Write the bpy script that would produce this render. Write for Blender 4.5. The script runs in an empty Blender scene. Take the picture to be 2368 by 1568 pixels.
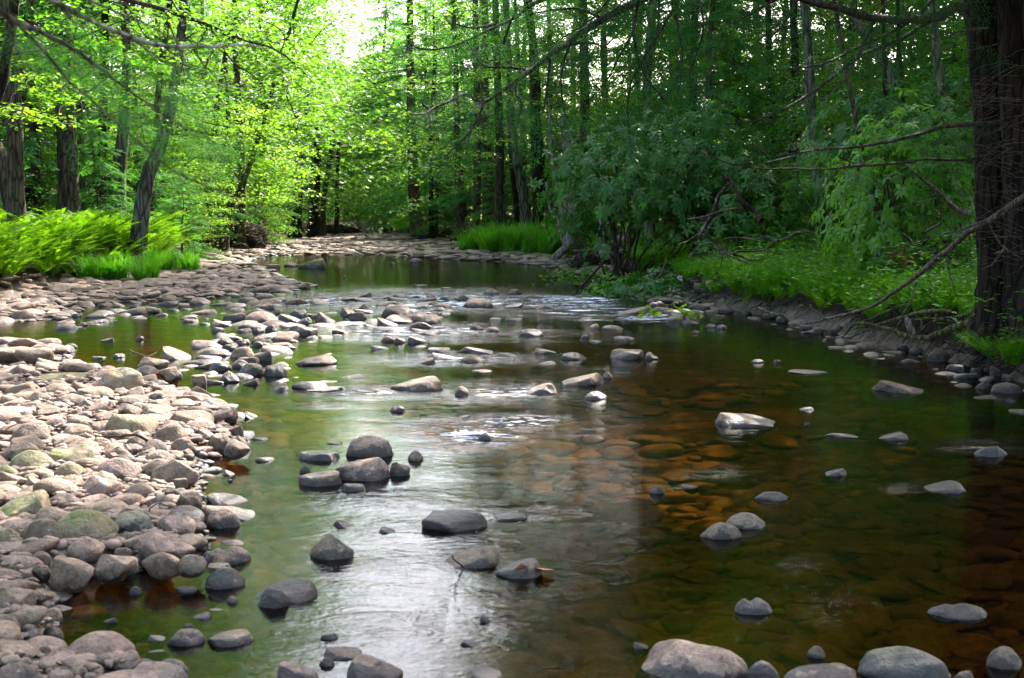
import bpy, math
import numpy as np
from math import radians as R, pi

# ---------------------------------------------------------------- camera, sky, sun, exposure
SC = bpy.context.scene
COL = SC.collection
F, CX, CY, HC = 2858.0, 1184.0, 784.0, 1.6          # focal length, centre in photo pixels (2368 wide), eye height
PIT = math.atan(299.0 / F)
cam_d = bpy.data.cameras.new('camera')
cam = bpy.data.objects.new('camera', cam_d); COL.objects.link(cam)
cam.location = (0, 0, HC); cam.rotation_euler = (pi/2 - PIT, 0, 0)
cam_d.sensor_width = 36.0; cam_d.lens = 36.0 * F / 2368.0
cam_d.clip_start = 0.05; cam_d.clip_end = 2000
cam_d.dof.use_dof = True; cam_d.dof.focus_distance = 15.0; cam_d.dof.aperture_fstop = 5.6
SC.camera = cam

SUN_AZ, SUN_EL = 25.0, 43.0                          # azimuth clockwise from the view direction
W = bpy.data.worlds.new('World'); SC.world = W; W.use_nodes = True
wn = W.node_tree; bg = wn.nodes['Background']
sky = wn.nodes.new('ShaderNodeTexSky'); sky.sky_type = 'NISHITA'; sky.sun_disc = False
sky.sun_elevation = R(SUN_EL); sky.sun_rotation = R(SUN_AZ)
sky.air_density = 1.0; sky.dust_density = 4.0; sky.ozone_density = 1.6
wn.links.new(sky.outputs[0], bg.inputs[0]); bg.inputs[1].default_value = 0.15
sl = bpy.data.lights.new('sun', 'SUN'); sl.energy = 3.6; sl.angle = R(0.53); sl.color = (1.0, 0.95, 0.86)
so = bpy.data.objects.new('sun', sl); COL.objects.link(so); so.location = (20, 20, 40)
so.rotation_euler = (R(90 - SUN_EL), 0, R(180 - SUN_AZ))
SC.view_settings.view_transform = 'Standard'; SC.view_settings.look = 'None'
SC.view_settings.gamma = 1.0; SC.view_settings.use_curve_mapping = False
SC.view_settings.exposure = 2.72
SC.render.engine = 'CYCLES'
cy = SC.cycles
cy.use_denoising = True
cy.max_bounces = 7; cy.diffuse_bounces = 3; cy.glossy_bounces = 3; cy.transmission_bounces = 4
cy.transparent_max_bounces = 8; cy.sample_clamp_indirect = 6.0
cy.caustics_reflective = False; cy.caustics_refractive = False
cy.use_adaptive_sampling = True; cy.adaptive_threshold = 0.02

rng = np.random.default_rng(11)

# ---------------------------------------------------------------- photo pixel <-> place
fwd = np.array([0, math.cos(PIT), -math.sin(PIT)]); upv = np.array([0, math.sin(PIT), math.cos(PIT)])
def ray(u, v):
    return np.array([1.0, 0, 0]) * ((u - CX) / F) + upv * (-(v - CY) / F) + fwd
def gp(u, v, z=0.0):
    d = ray(u, v); t = (z - HC) / d[2]
    return np.array([0, 0, HC]) + d * t
def pd(u, v, D):
    d = ray(u, v); return np.array([0, 0, HC]) + d * (D / d[1])
def topix(P):
    P = np.asarray(P, float) - np.array([0, 0, HC])
    z = P @ fwd; x = P[..., 0]; y = P @ upv
    z = np.where(z < .05, .05, z)
    return CX + F * x / z, CY - F * y / z
CROP = {'A': (0, 900), 'B': (1300, 900), 'C': (2696, 900), 'D': (0, 1783), 'E': (1300, 1783), 'F': (2696, 1783),
        'L': (0, 0), 'M': (1300, 0), 'R': (2696, 0)}
KS = 1400 / 2360.0 * 2368 / 4096.0
def cx_(c, x): return (CROP[c][0]) * 2368 / 4096.0 + x * KS
def cy_(c, y): return (CROP[c][1]) * 2368 / 4096.0 + y * KS

# ---------------------------------------------------------------- object helpers
def mesh_np(name, V, Fc, smooth=False, mats=(), attr=None):
    V = np.ascontiguousarray(V, dtype=np.float32).reshape(-1, 3)
    Fc = np.ascontiguousarray(Fc, dtype=np.int32)
    n, k = Fc.shape
    me = bpy.data.meshes.new(name)
    me.vertices.add(len(V)); me.vertices.foreach_set('co', V.ravel())
    me.loops.add(n * k); me.loops.foreach_set('vertex_index', Fc.ravel())
    me.polygons.add(n)
    me.polygons.foreach_set('loop_start', np.arange(0, n * k, k, dtype=np.int32))
    me.polygons.foreach_set('loop_total', np.full(n, k, dtype=np.int32))
    me.polygons.foreach_set('use_smooth', np.full(n, bool(smooth)))
    for m in mats: me.materials.append(m)
    if attr is not None:
        for an, av in attr.items():
            a = me.attributes.new(an, 'FLOAT', 'POINT'); a.data.foreach_set('value', np.asarray(av, np.float32))
    me.update(calc_edges=True)
    return me
def link(name, me, parent=None, loc=None, rot=None, scale=None):
    o = bpy.data.objects.new(name, me); COL.objects.link(o)
    if parent is not None: o.parent = parent
    if loc is not None: o.location = [float(a) for a in loc]
    if rot is not None: o.rotation_euler = rot
    if scale is not None: o.scale = scale if hasattr(scale, '__len__') else (scale,) * 3
    return o
def tag(o, label=None, cat=None, group=None, kind=None):
    if label: o['label'] = label
    if cat: o['category'] = cat
    if group: o['group'] = group
    if kind: o['kind'] = kind
    return o
def thing(name, label, cat, loc=(0, 0, 0), group=None):
    return tag(link(name, None, loc=loc), label, cat, group)
def join(parts):
    Vs, Fs, o = [], [], 0
    for V, Fc in parts:
        Vs.append(V); Fs.append(Fc + o); o += len(V)
    return np.concatenate(Vs), np.concatenate(Fs)
def quads(Q):                                         # (N,4,3) -> verts, faces
    Q = np.asarray(Q).reshape(-1, 4, 3)
    return Q.reshape(-1, 3), np.arange(len(Q) * 4).reshape(-1, 4)

def norm(v): return v / np.maximum(np.linalg.norm(v, axis=-1, keepdims=True), 1e-9)
def smooth_path(P, rad, k=4):
    P = np.asarray(P, float); rad = np.asarray(rad, float)
    n = len(P)
    if n < 3: k = max(k, 2)
    t = np.linspace(0, n - 1, (n - 1) * k + 1)
    i = np.clip(t.astype(int), 0, n - 2); f = (t - i)[:, None]
    p0 = P[np.clip(i - 1, 0, n - 1)]; p1 = P[i]; p2 = P[i + 1]; p3 = P[np.clip(i + 2, 0, n - 1)]
    Q = .5 * ((2 * p1) + (-p0 + p2) * f + (2 * p0 - 5 * p1 + 4 * p2 - p3) * f**2 + (-p0 + 3 * p1 - 3 * p2 + p3) * f**3)
    return Q, np.interp(t, np.arange(n), rad)
def tube(P, rad, seg=7, k=3, wob=0.0, rg=None, flare=0.0):
    P, rad = smooth_path(P, rad, k) if k > 1 else (np.asarray(P, float), np.asarray(rad, float))
    n = len(P)
    if wob and rg is not None: P = P + np.cumsum(rg.normal(0, wob, (n, 3)), axis=0) * (np.arange(n) > 0)[:, None]
    T = norm(np.gradient(P, axis=0))
    ref = np.array([0., 0, 1]) if abs(T[0, 2]) < .8 else np.array([1., 0, 0])
    A = norm(np.cross(T, ref)); B = np.cross(T, A)
    a = np.linspace(0, 2 * pi, seg, endpoint=False)
    rr = rad[:, None] * np.ones(seg)
    if rg is not None and flare:
        L = np.cumsum(np.r_[0, np.linalg.norm(np.diff(P, axis=0), axis=1)])
        fl = np.exp(-L / flare)[:, None]
        lob = 1 + .9 * np.abs(np.cos(a * 2.5 + rg.uniform(0, 6)))[None]
        rr = rr * (1 + fl * (lob - .75) * .8)
    if rg is not None: rr = rr * (1 + rg.normal(0, .05, rr.shape))
    V = P[:, None] + rr[..., None] * (np.cos(a)[None, :, None] * A[:, None] + np.sin(a)[None, :, None] * B[:, None])
    i = np.arange(n - 1)[:, None] * seg; j = np.arange(seg)[None]; j2 = (j + 1) % seg
    Fc = np.stack([i + j, i + j2, i + seg + j2, i + seg + j], -1).reshape(-1, 4)
    V = V.reshape(-1, 3)
    V = np.vstack([V, P[-1:], P[:1]])
    c = len(V) - 2
    cap = np.array([[(n - 1) * seg + q, (n - 1) * seg + (q + 1) % seg, c, c] for q in range(0, seg)])
    cap = np.array([[(n - 1) * seg + q, (n - 1) * seg + (q + 1) % seg, (n - 1) * seg + (q + 2) % seg, c] for q in range(0, seg, 2)])
    return V, np.vstack([Fc, cap])
def frames(X, up=None, jit=0.0, rg=rng):
    X = norm(np.asarray(X, float)); n = len(X)
    U = np.tile([0., 0, 1], (n, 1)) if up is None else up
    U = U + rg.normal(0, jit, (n, 3)) if jit else U
    Y = norm(np.cross(U, X)); Z = np.cross(X, Y)
    return np.stack([X, Y, Z], -1)                   # columns
def stamp(T, pos, Mx, sc):
    """template quads T (K,4,3) placed at pos (M,3) with frames Mx (M,3,3) and scale sc (M,)"""
    Q = np.einsum('mij,kqj->mkqi', Mx, T) * np.asarray(sc)[:, None, None, None] + np.asarray(pos)[:, None, None]
    return Q.reshape(-1, 4, 3)

# ---------------------------------------------------------------- materials
def nm(name):
    m = bpy.data.materials.new(name); m.use_nodes = True
    nt = m.node_tree; nt.nodes.clear()
    return m, nt, nt.nodes, nt.links
def nd(N, t, **kw):
    n = N.new(t)
    for k, v in kw.items():
        if k.startswith('_'): n.inputs[int(k[1:])].default_value = v
        else: setattr(n, k, v)
    return n
def noise(nt, scale, detail=3.0, rough=.55, vec=None, dist=0.0):
    n = nt.nodes.new('ShaderNodeTexNoise'); n.inputs['Scale'].default_value = scale
    n.inputs['Detail'].default_value = detail; n.inputs['Roughness'].default_value = rough
    n.inputs['Distortion'].default_value = dist
    if vec is not None: nt.links.new(vec, n.inputs['Vector'])
    return n.outputs[0]
def ramp(nt, fac, stops):
    r = nt.nodes.new('ShaderNodeValToRGB'); nt.links.new(fac, r.inputs[0])
    e = r.color_ramp.elements
    while len(e) < len(stops): e.new(.5)
    for q, (p, c) in zip(e, stops):
        q.position = p; q.color = (c, c, c, 1) if not hasattr(c, '__len__') else (*c[:3], 1)
    return r.outputs[0]
def mth(nt, op, a, b=None, c=None, clamp=False):
    m = nt.nodes.new('ShaderNodeMath'); m.operation = op; m.use_clamp = clamp
    for i, x in enumerate((a, b, c)):
        if x is None: continue
        if isinstance(x, (int, float)): m.inputs[i].default_value = x
        else: nt.links.new(x, m.inputs[i])
    return m.outputs[0]
def mixc(nt, fac, a, b, blend='MIX'):
    m = nt.nodes.new('ShaderNodeMix'); m.data_type = 'RGBA'; m.blend_type = blend
    for s, x in ((0, fac), (6, a), (7, b)):
        if isinstance(x, (int, float)): m.inputs[s].default_value = x
        elif isinstance(x, tuple): m.inputs[s].default_value = (*x[:3], 1)
        else: nt.links.new(x, m.inputs[s])
    return m.outputs[2]
def geo(nt): return nt.nodes.new('ShaderNodeNewGeometry')
def bump(nt, h, dist, strength=1.0):
    b = nt.nodes.new('ShaderNodeBump'); b.inputs['Distance'].default_value = dist; b.inputs['Strength'].default_value = strength
    nt.links.new(h, b.inputs['Height']); return b.outputs[0]

def leaf_mat(name, ca, cb, tr=.5, tcol=None, rough=.5, spec=.35, tsat=1.0):
    m, nt, N, L = nm(name)
    out = nd(N, 'ShaderNodeOutputMaterial'); g = geo(nt)
    oi = nd(N, 'ShaderNodeObjectInfo')
    n1 = noise(nt, 1.1, 2, .5, g.outputs['Position'])
    wn_ = nd(N, 'ShaderNodeTexWhiteNoise'); wn_.noise_dimensions = '3D'
    sn = nd(N, 'ShaderNodeVectorMath', operation='SNAP'); L.new(g.outputs['Position'], sn.inputs[0]); sn.inputs[1].default_value = (.12, .12, .12)
    L.new(sn.outputs[0], wn_.inputs[0])
    f = mth(nt, 'ADD', mth(nt, 'MULTIPLY', n1, .9), mth(nt, 'MULTIPLY', wn_.outputs[0], .35))
    f = mth(nt, 'ADD', f, mth(nt, 'MULTIPLY', oi.outputs['Random'], .4))
    fac = mth(nt, 'SUBTRACT', f, .42, clamp=True)
    c = mixc(nt, fac, ca, cb)
    p = nd(N, 'ShaderNodeBsdfPrincipled'); L.new(c, p.inputs['Base Color']); p.inputs['Roughness'].default_value = rough
    p.inputs['Specular IOR Level'].default_value = spec
    t = nd(N, 'ShaderNodeBsdfTranslucent')
    L.new(mixc(nt, 1.0, c, tcol or (1.5, 1.6, .6), 'MULTIPLY'), t.inputs[0])
    mx = nd(N, 'ShaderNodeMixShader'); mx.inputs[0].default_value = tr
    L.new(p.outputs[0], mx.inputs[1]); L.new(t.outputs[0], mx.inputs[2]); L.new(mx.outputs[0], out.inputs[0])
    return m
def bark_mat(name, ca, cb, scale=14, moss=0.0, bd=.02):
    m, nt, N, L = nm(name)
    out = nd(N, 'ShaderNodeOutputMaterial'); g = geo(nt)
    mp = nd(N, 'ShaderNodeMapping'); mp.inputs['Scale'].default_value = (1, 1, .16); L.new(g.outputs['Position'], mp.inputs[0])
    n1 = noise(nt, scale, 5, .65, mp.outputs[0], .4)
    n2 = noise(nt, 1.7, 3, .5, g.outputs['Position'])
    c = mixc(nt, ramp(nt, n1, [(.36, 0.0), (.62, 1.0)]), ca, cb)
    c = mixc(nt, ramp(nt, n2, [(.45, 0.0), (.75, .6)]), c, tuple(min(1, x * 1.5) for x in cb))
    if moss:
        n3 = noise(nt, 4.0, 4, .6, g.outputs['Position'])
        c = mixc(nt, mth(nt, 'MULTIPLY', ramp(nt, n3, [(.45, 0.0), (.62, 1.0)]), moss), c, (.06, .10, .02))
    vo = nd(N, 'ShaderNodeTexVoronoi'); vo.feature = 'DISTANCE_TO_EDGE'; vo.inputs['Scale'].default_value = scale * .9
    wv_ = nd(N, 'ShaderNodeVectorMath', operation='ADD'); L.new(mp.outputs[0], wv_.inputs[0]); sc_ = nd(N, 'ShaderNodeVectorMath', operation='SCALE'); sc_.inputs['Scale'].default_value = .06
    L.new(n2, sc_.inputs[0]); L.new(sc_.outputs[0], wv_.inputs[1]); L.new(wv_.outputs[0], vo.inputs['Vector'])
    plate = ramp(nt, vo.outputs['Distance'], [(.02, .25), (.16, 1.0)])
    c = mixc(nt, 1.0, c, plate, 'MULTIPLY'); n1 = mth(nt, 'ADD', mth(nt, 'MULTIPLY', n1, .5), mth(nt, 'MULTIPLY', plate, .6))
    p = nd(N, 'ShaderNodeBsdfPrincipled'); L.new(c, p.inputs['Base Color']); p.inputs['Roughness'].default_value = .9
    p.inputs['Specular IOR Level'].default_value = .15
    L.new(bump(nt, n1, bd), p.inputs['Normal']); L.new(p.outputs[0], out.inputs[0])
    return m
def rock_mat(name, ca, cb, moss=0.0, wet=True, orange=0.0, under=False):
    m, nt, N, L = nm(name)
    out = nd(N, 'ShaderNodeOutputMaterial'); g = geo(nt); P = g.outputs['Position']
    oi = nd(N, 'ShaderNodeObjectInfo'); at = nd(N, 'ShaderNodeAttribute', attribute_name='rnd')
    rr = mth(nt, 'FRACT', mth(nt, 'ADD', oi.outputs['Random'], at.outputs['Fac']))
    off = nd(N, 'ShaderNodeVectorMath', operation='ADD'); L.new(P, off.inputs[0])
    cmb = nd(N, 'ShaderNodeCombineXYZ'); L.new(mth(nt, 'MULTIPLY', rr, 37.0), cmb.inputs[0]); L.new(cmb.outputs[0], off.inputs[1]); V = off.outputs[0]
    n1 = noise(nt, 5.5, 5, .6, V, .3); n2 = noise(nt, 60, 4, .7, V); n3 = noise(nt, 2.2, 3, .5, V)
    c = mixc(nt, ramp(nt, n1, [(.3, 0.0), (.7, 1.0)]), ca, cb)
    # each stone its own tone, some greyer
    c = mixc(nt, ramp(nt, rr, [(0.0, 0.0), (.55, .15), (1.0, .75)]), c, (ca[0] * .82, ca[1] * .88, ca[2] * .98))
    sp = ramp(nt, n2, [(.30, .62), (.5, 1.0), (.72, 1.22)])
    c = mixc(nt, 1.0, c, sp, 'MULTIPLY')
    n5 = noise(nt, 16, 4, .7, V, .5); c = mixc(nt, 1.0, c, ramp(nt, n5, [(.32, .55), (.48, .98), (.68, 1.3)]), 'MULTIPLY')
    # lichen and dark stain patches
    c = mixc(nt, ramp(nt, n3, [(.56, 0.0), (.68, .45)]), c, (ca[0] * .5, ca[1] * .5, ca[2] * .5))
    vor = nd(N, 'ShaderNodeTexVoronoi'); vor.inputs['Scale'].default_value = 26; L.new(V, vor.inputs['Vector'])
    c = mixc(nt, mth(nt, 'MULTIPLY', ramp(nt, vor.outputs['Distance'], [(.10, .55), (.2, 0.0)]), ramp(nt, n1, [(.5, 0.0), (.56, 1.0)])), c, (.36, .36, .31))
    rough = mth(nt, 'ADD', mth(nt, 'MULTIPLY', n2, .2), .62)
    if orange:
        no = noise(nt, 7, 3, .5, V)
        c = mixc(nt, mth(nt, 'MULTIPLY', ramp(nt, no, [(.5, 0.0), (.64, 1.0)]), orange), c, (.36, .19, .08))
    if moss:
        nmz = nd(N, 'ShaderNodeSeparateXYZ'); L.new(g.outputs['Normal'], nmz.inputs[0])
        n4 = noise(nt, 9, 5, .7, V)
        mf = mth(nt, 'MULTIPLY', ramp(nt, nmz.outputs[2], [(.35, 0.0), (.8, 1.0)]), ramp(nt, n4, [(.42, 0.0), (.6, 1.0)]))
        c = mixc(nt, mth(nt, 'MULTIPLY', mf, moss), c, (.13, .17, .035))
    if wet:
        sz = nd(N, 'ShaderNodeSeparateXYZ'); L.new(P, sz.inputs[0])
        nw = noise(nt, 8, 4, .65, P)
        lev = mth(nt, 'ADD', mth(nt, 'MULTIPLY', mth(nt, 'SUBTRACT', nw, .5), .26), mth(nt, 'ADD', .022, mth(nt, 'MULTIPLY', rr, .065)))
        wf = mth(nt, 'MULTIPLY', mth(nt, 'SUBTRACT', lev, sz.outputs[2]), 90.0, clamp=True)
        c = mixc(nt, wf, c, mixc(nt, 1.0, c, (.27, .25, .28), 'MULTIPLY'))
        rough = mth(nt, 'SUBTRACT', rough, mth(nt, 'MULTIPLY', wf, .22))
        spc = mth(nt, 'ADD', .2, mth(nt, 'MULTIPLY', wf, .3))
    p = nd(N, 'ShaderNodeBsdfPrincipled'); L.new(c, p.inputs['Base Color']); L.new(rough, p.inputs['Roughness'])
    if wet: L.new(spc, p.inputs['Specular IOR Level'])
    h = mth(nt, 'ADD', mth(nt, 'MULTIPLY', n1, .8), mth(nt, 'ADD', mth(nt, 'MULTIPLY', n2, .2), mth(nt, 'MULTIPLY', n5, .35)))
    L.new(bump(nt, h, .035 if not under else .02), p.inputs['Normal']); L.new(p.outputs[0], out.inputs[0])
    return m

M = {}
M['tan'] = rock_mat('sandstone_tan', (0.162, 0.108, 0.076), (0.248, 0.17, 0.123))
M['pink'] = rock_mat('sandstone_pink', (0.201, 0.129, 0.098), (0.296, 0.199, 0.154))
M['grey'] = rock_mat('sandstone_grey', (0.16, 0.109, 0.08), (0.268, 0.183, 0.133))
M['dark'] = rock_mat('sandstone_dark', (0.1, 0.065, 0.047), (0.186, 0.124, 0.088))
M['moss'] = rock_mat('mossy_stone', (0.192, 0.14, 0.088), (0.282, 0.21, 0.136), moss=.7)
M['orange'] = rock_mat('stained_stone', (.21, .165, .125), (.29, .235, .18), orange=.5, moss=.25)
M['bedstone'] = rock_mat('river_bed_stone', (.14, .085, .035), (.42, .27, .11), wet=False, under=True)
M['farstone'] = rock_mat('bar_stone', (0.162, 0.108, 0.083), (0.286, 0.199, 0.158))
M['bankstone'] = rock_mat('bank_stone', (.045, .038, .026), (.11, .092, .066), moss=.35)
M['bark_dark'] = bark_mat('hemlock_bark', (.007, .005, .0035), (.032, .021, .014), 13, bd=.05)
M['bark_brown'] = bark_mat('brown_bark', (.032, .023, .016), (.10, .073, .052), 14, .15)
M['bark_grey'] = bark_mat('grey_bark', (.05, .047, .038), (.15, .135, .11), 9, .35)
M['bark_pale'] = bark_mat('weathered_wood', (.12, .095, .075), (.36, .31, .26), 20)
M['bark_red'] = bark_mat('red_stem_bark', (.09, .04, .025), (.2, .09, .05), 14)
M['root'] = bark_mat('mossy_root', (.05, .035, .02), (.15, .115, .06), 16, .8)
M['twig'] = bark_mat('twig_bark', (.06, .045, .035), (.17, .13, .10), 30, bd=.004)
M['twig_dark'] = bark_mat('dark_twig_bark', (.02, .015, .012), (.07, .05, .04), 30, bd=.004)
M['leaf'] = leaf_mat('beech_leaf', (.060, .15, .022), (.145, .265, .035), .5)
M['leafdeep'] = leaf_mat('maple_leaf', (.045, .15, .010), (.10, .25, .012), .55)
M['leafyel'] = leaf_mat('sunlit_tone_leaf', (.11, .23, .018), (.21, .34, .028), .58)  # yellow green leaf with the sunlit glow put into its colour
M['needle'] = leaf_mat('hemlock_needle', (.018, .065, .022), (.04, .12, .03), .34, (1.3, 1.5, .6), .8, .06)
M['needlefar'] = leaf_mat('hemlock_needle_light', (.045, .14, .035), (.095, .25, .05), .45, (1.3, 1.5, .6), .8, .08)
M['rhodo'] = leaf_mat('rhododendron_leaf', (.032, .10, .020), (.085, .20, .03), .34, (1.2, 1.6, .4), .5, .22)
M['rhodonew'] = leaf_mat('rhododendron_new_leaf', (.07, .2, .02), (.14, .30, .03), .5, None, .4)
M['fern'] = leaf_mat('fern_frond', (.07, .18, .006), (.19, .35, .010), .52)
M['grass'] = leaf_mat('grass_blade', (.05, .20, .012), (.14, .34, .02), .5)
M['herb'] = leaf_mat('herb_leaf', (.045, .16, .008), (.12, .29, .012), .5)
M['litterleaf'] = leaf_mat('dead_leaf', (.16, .07, .03), (.32, .17, .09), .2, (1, 1, 1))
def plain(name, c, r=.6):
    m, nt, N, L = nm(name); out = nd(N, 'ShaderNodeOutputMaterial'); p = nd(N, 'ShaderNodeBsdfPrincipled')
    g = geo(nt); n = noise(nt, 30, 3, .6, g.outputs['Position'])
    L.new(mixc(nt, n, tuple(x * .7 for x in c), tuple(min(1, x * 1.25) for x in c)), p.inputs['Base Color'])
    p.inputs['Roughness'].default_value = r; L.new(p.outputs[0], out.inputs[0]); return m
M['petal'] = plain('petal', (.55, .42, .44)); M['seed'] = plain('seed_cluster', (.30, .17, .10))
M['orange_leaf'] = plain('orange_leaf', (.55, .16, .05)); M['wire'] = plain('wire', (.5, .5, .5))
M['foam'] = plain('foam', (.8, .8, .82))

def ground_mat():
    m, nt, N, L = nm('forest_ground'); out = nd(N, 'ShaderNodeOutputMaterial'); g = geo(nt); P = g.outputs['Position']
    s = nd(N, 'ShaderNodeSeparateXYZ'); L.new(P, s.inputs[0]); z = s.outputs[2]
    n1 = noise(nt, 3, 5, .65, P); n2 = noise(nt, 38, 4, .7, P); n3 = noise(nt, .55, 3, .5, P)
    vor = nd(N, 'ShaderNodeTexVoronoi'); vor.inputs['Scale'].default_value = 16; L.new(P, vor.inputs['Vector'])
    litter = mixc(nt, n2, (.07, .035, .018), (.30, .17, .10)); litter = mixc(nt, mth(nt, 'MULTIPLY', vor.outputs['Color'], .45), litter, (.34, .18, .10))
    soil = mixc(nt, n2, (.010, .007, .004), (.045, .030, .018))
    gravel = mixc(nt, vor.outputs['Color'], (.05, .04, .03), (.16, .13, .10))
    bed = mixc(nt, ramp(nt, vor.outputs['Color'], [(.2, 0.0), (.8, 1.0)]), (.12, .07, .03), (.38, .25, .11))
    bed = mixc(nt, ramp(nt, n1, [(.4, 0.0), (.65, 1.0)]), bed, (.09, .06, .025))
    moss = mixc(nt, n2, (.015, .045, .008), (.06, .13, .02))
    top = mixc(nt, ramp(nt, n3, [(.46, 0.0), (.56, 1.0)]), litter, moss)
    zz = mth(nt, 'ADD', z, mth(nt, 'MULTIPLY', mth(nt, 'SUBTRACT', n1, .5), .25))
    c = mixc(nt, mth(nt, 'MULTIPLY', mth(nt, 'ADD', z, .03), 25.0, clamp=True), bed, gravel)
    c = mixc(nt, mth(nt, 'MULTIPLY', mth(nt, 'SUBTRACT', zz, .13), 12.0, clamp=True), c, soil)
    c = mixc(nt, mth(nt, 'MULTIPLY', mth(nt, 'SUBTRACT', zz, .46), 9.0, clamp=True), c, top)
    p = nd(N, 'ShaderNodeBsdfPrincipled'); L.new(c, p.inputs['Base Color']); p.inputs['Roughness'].default_value = .95
    p.inputs['Specular IOR Level'].default_value = .1
    L.new(bump(nt, mth(nt, 'ADD', n1, mth(nt, 'MULTIPLY', n2, .35)), .06), p.inputs['Normal']); L.new(p.outputs[0], out.inputs[0])
    return m
def water_mat():
    m, nt, N, L = nm('stream_water'); out = nd(N, 'ShaderNodeOutputMaterial'); g = geo(nt); P = g.outputs['Position']
    at = nd(N, 'ShaderNodeAttribute', attribute_name='riffle'); rf = at.outputs['Fac']
    mp = nd(N, 'ShaderNodeMapping'); mp.inputs['Scale'].default_value = (.8, 1.25, 1); L.new(P, mp.inputs[0]); V = mp.outputs[0]
    a = noise(nt, 2.2, 2, .5, V, .6); b = noise(nt, 9, 3, .55, V, 1.2); c = noise(nt, 30, 3, .6, V, .8)
    calm = mth(nt, 'ADD', mth(nt, 'MULTIPLY', a, .014), mth(nt, 'ADD', mth(nt, 'MULTIPLY', b, .0065), mth(nt, 'MULTIPLY', c, .0022)))
    ruf = mth(nt, 'ADD', mth(nt, 'MULTIPLY', b, .085), mth(nt, 'MULTIPLY', c, .022))
    base = mth(nt, 'MULTIPLY', calm, mth(nt, 'ADD', .22, mth(nt, 'MULTIPLY', rf, 2.2, clamp=True)))
    mp2 = nd(N, 'ShaderNodeMapping'); mp2.inputs['Scale'].default_value = (1.0, 2.1, 1); L.new(P, mp2.inputs[0])
    st = noise(nt, 1.9, 5, .68, mp2.outputs[0], .8)
    stm = ramp(nt, st, [(.45, .06), (.56, 1.0)])
    rr2 = mth(nt, 'MULTIPLY', mth(nt, 'MULTIPLY', rf, rf), stm)
    h = mth(nt, 'ADD', base, mth(nt, 'MULTIPLY', ruf, rr2))
    bn = bump(nt, h, 1.0)
    fr = nd(N, 'ShaderNodeFresnel'); fr.inputs['IOR'].default_value = 1.333; L.new(bn, fr.inputs['Normal'])
    gl = nd(N, 'ShaderNodeBsdfGlossy'); gl.inputs['Roughness'].default_value = .03; L.new(bn, gl.inputs['Normal'])
    tr = nd(N, 'ShaderNodeBsdfTransparent'); tr.inputs[0].default_value = (.40, .27, .085, 1)
    mx = nd(N, 'ShaderNodeMixShader'); L.new(fr.outputs[0], mx.inputs[0]); L.new(tr.outputs[0], mx.inputs[1]); L.new(gl.outputs[0], mx.inputs[2])
    st2 = noise(nt, 9, 4, .7, mp2.outputs[0], 1.0)
    ff = mth(nt, 'MULTIPLY', ramp(nt, mth(nt, 'ADD', mth(nt, 'MULTIPLY', st, .55), mth(nt, 'MULTIPLY', st2, .5)), [(.535, 0.0), (.60, 1.0)]), mth(nt, 'MULTIPLY', mth(nt, 'SUBTRACT', rf, .36), 2.2, clamp=True))
    df = nd(N, 'ShaderNodeBsdfDiffuse'); df.inputs[0].default_value = (.78, .80, .82, 1); mx2 = nd(N, 'ShaderNodeMixShader')
    L.new(ff, mx2.inputs[0]); L.new(mx.outputs[0], mx2.inputs[1]); L.new(df.outputs[0], mx2.inputs[2])
    L.new(mx2.outputs[0], out.inputs[0])
    return m
M['ground'] = ground_mat(); M['water'] = water_mat()

# ---------------------------------------------------------------- terrain
def poly(px, world=()):
    return np.array([gp(u, v)[:2] for u, v in px] + [list(w) for w in world])
BAR_NEAR = poly([(-900, 862), (0, 862), (230, 855), (330, 880), (400, 905), (480, 940), (535, 965), (530, 1000), (570, 1035), (468, 1065),
                 (455, 1130), (450, 1200), (470, 1290), (340, 1318), (210, 1322), (115, 1345), (120, 1430), (90, 1510), (110, 1545), (370, 1562), (380, 1800), (-900, 1800)])
BAR_STRIP = poly([(-900, 790), (0, 797), (90, 805), (150, 822), (130, 846), (60, 850), (-900, 850)])
BAR_SHORE = poly([(-900, 1660), (380, 1640), (600, 1700), (1000, 1800), (1400, 1760), (1500, 1640), (2200, 1640), (2900, 1760), (2900, 3400), (-900, 3400)])
BAR_UP = poly([(-900, 735), (0, 745), (130, 738), (200, 703), (330, 696), (420, 696), (640, 676), (715, 665), (640, 642), (590, 618), (560, 604), (600, 597),
               (640, 590), (880, 589), (1000, 597), (1200, 607), (1290, 619), (1350, 600), (1290, 570), (1060, 546), (880, 541), (700, 539), (560, 541), (440, 549), (300, 570), (-900, 610)])
BANK_L = poly([(0, 692), (100, 674), (190, 655), (300, 641), (420, 622), (432, 600), (436, 580), (470, 566), (620, 564), (640, 545), (830, 537), (838, 530)],
              [(-13, 125), (-90, 140), (-90, -14), (-3.8, -14), (-3.8, 1), (-6.5, 7), (-10.5, 14)])
BANK_R = poly([(893, 540), (905, 546), (1060, 552), (1290, 582), (1330, 604), (1400, 640), (1520, 682), (1620, 708), (1740, 731), (1890, 758), (1960, 788), (2130, 828), (2260, 876), (2400, 912), (2700, 1010)],
              [(5.2, 4), (4.5, -14), (90, -14), (90, 140), (-9.5, 140)])
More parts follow.
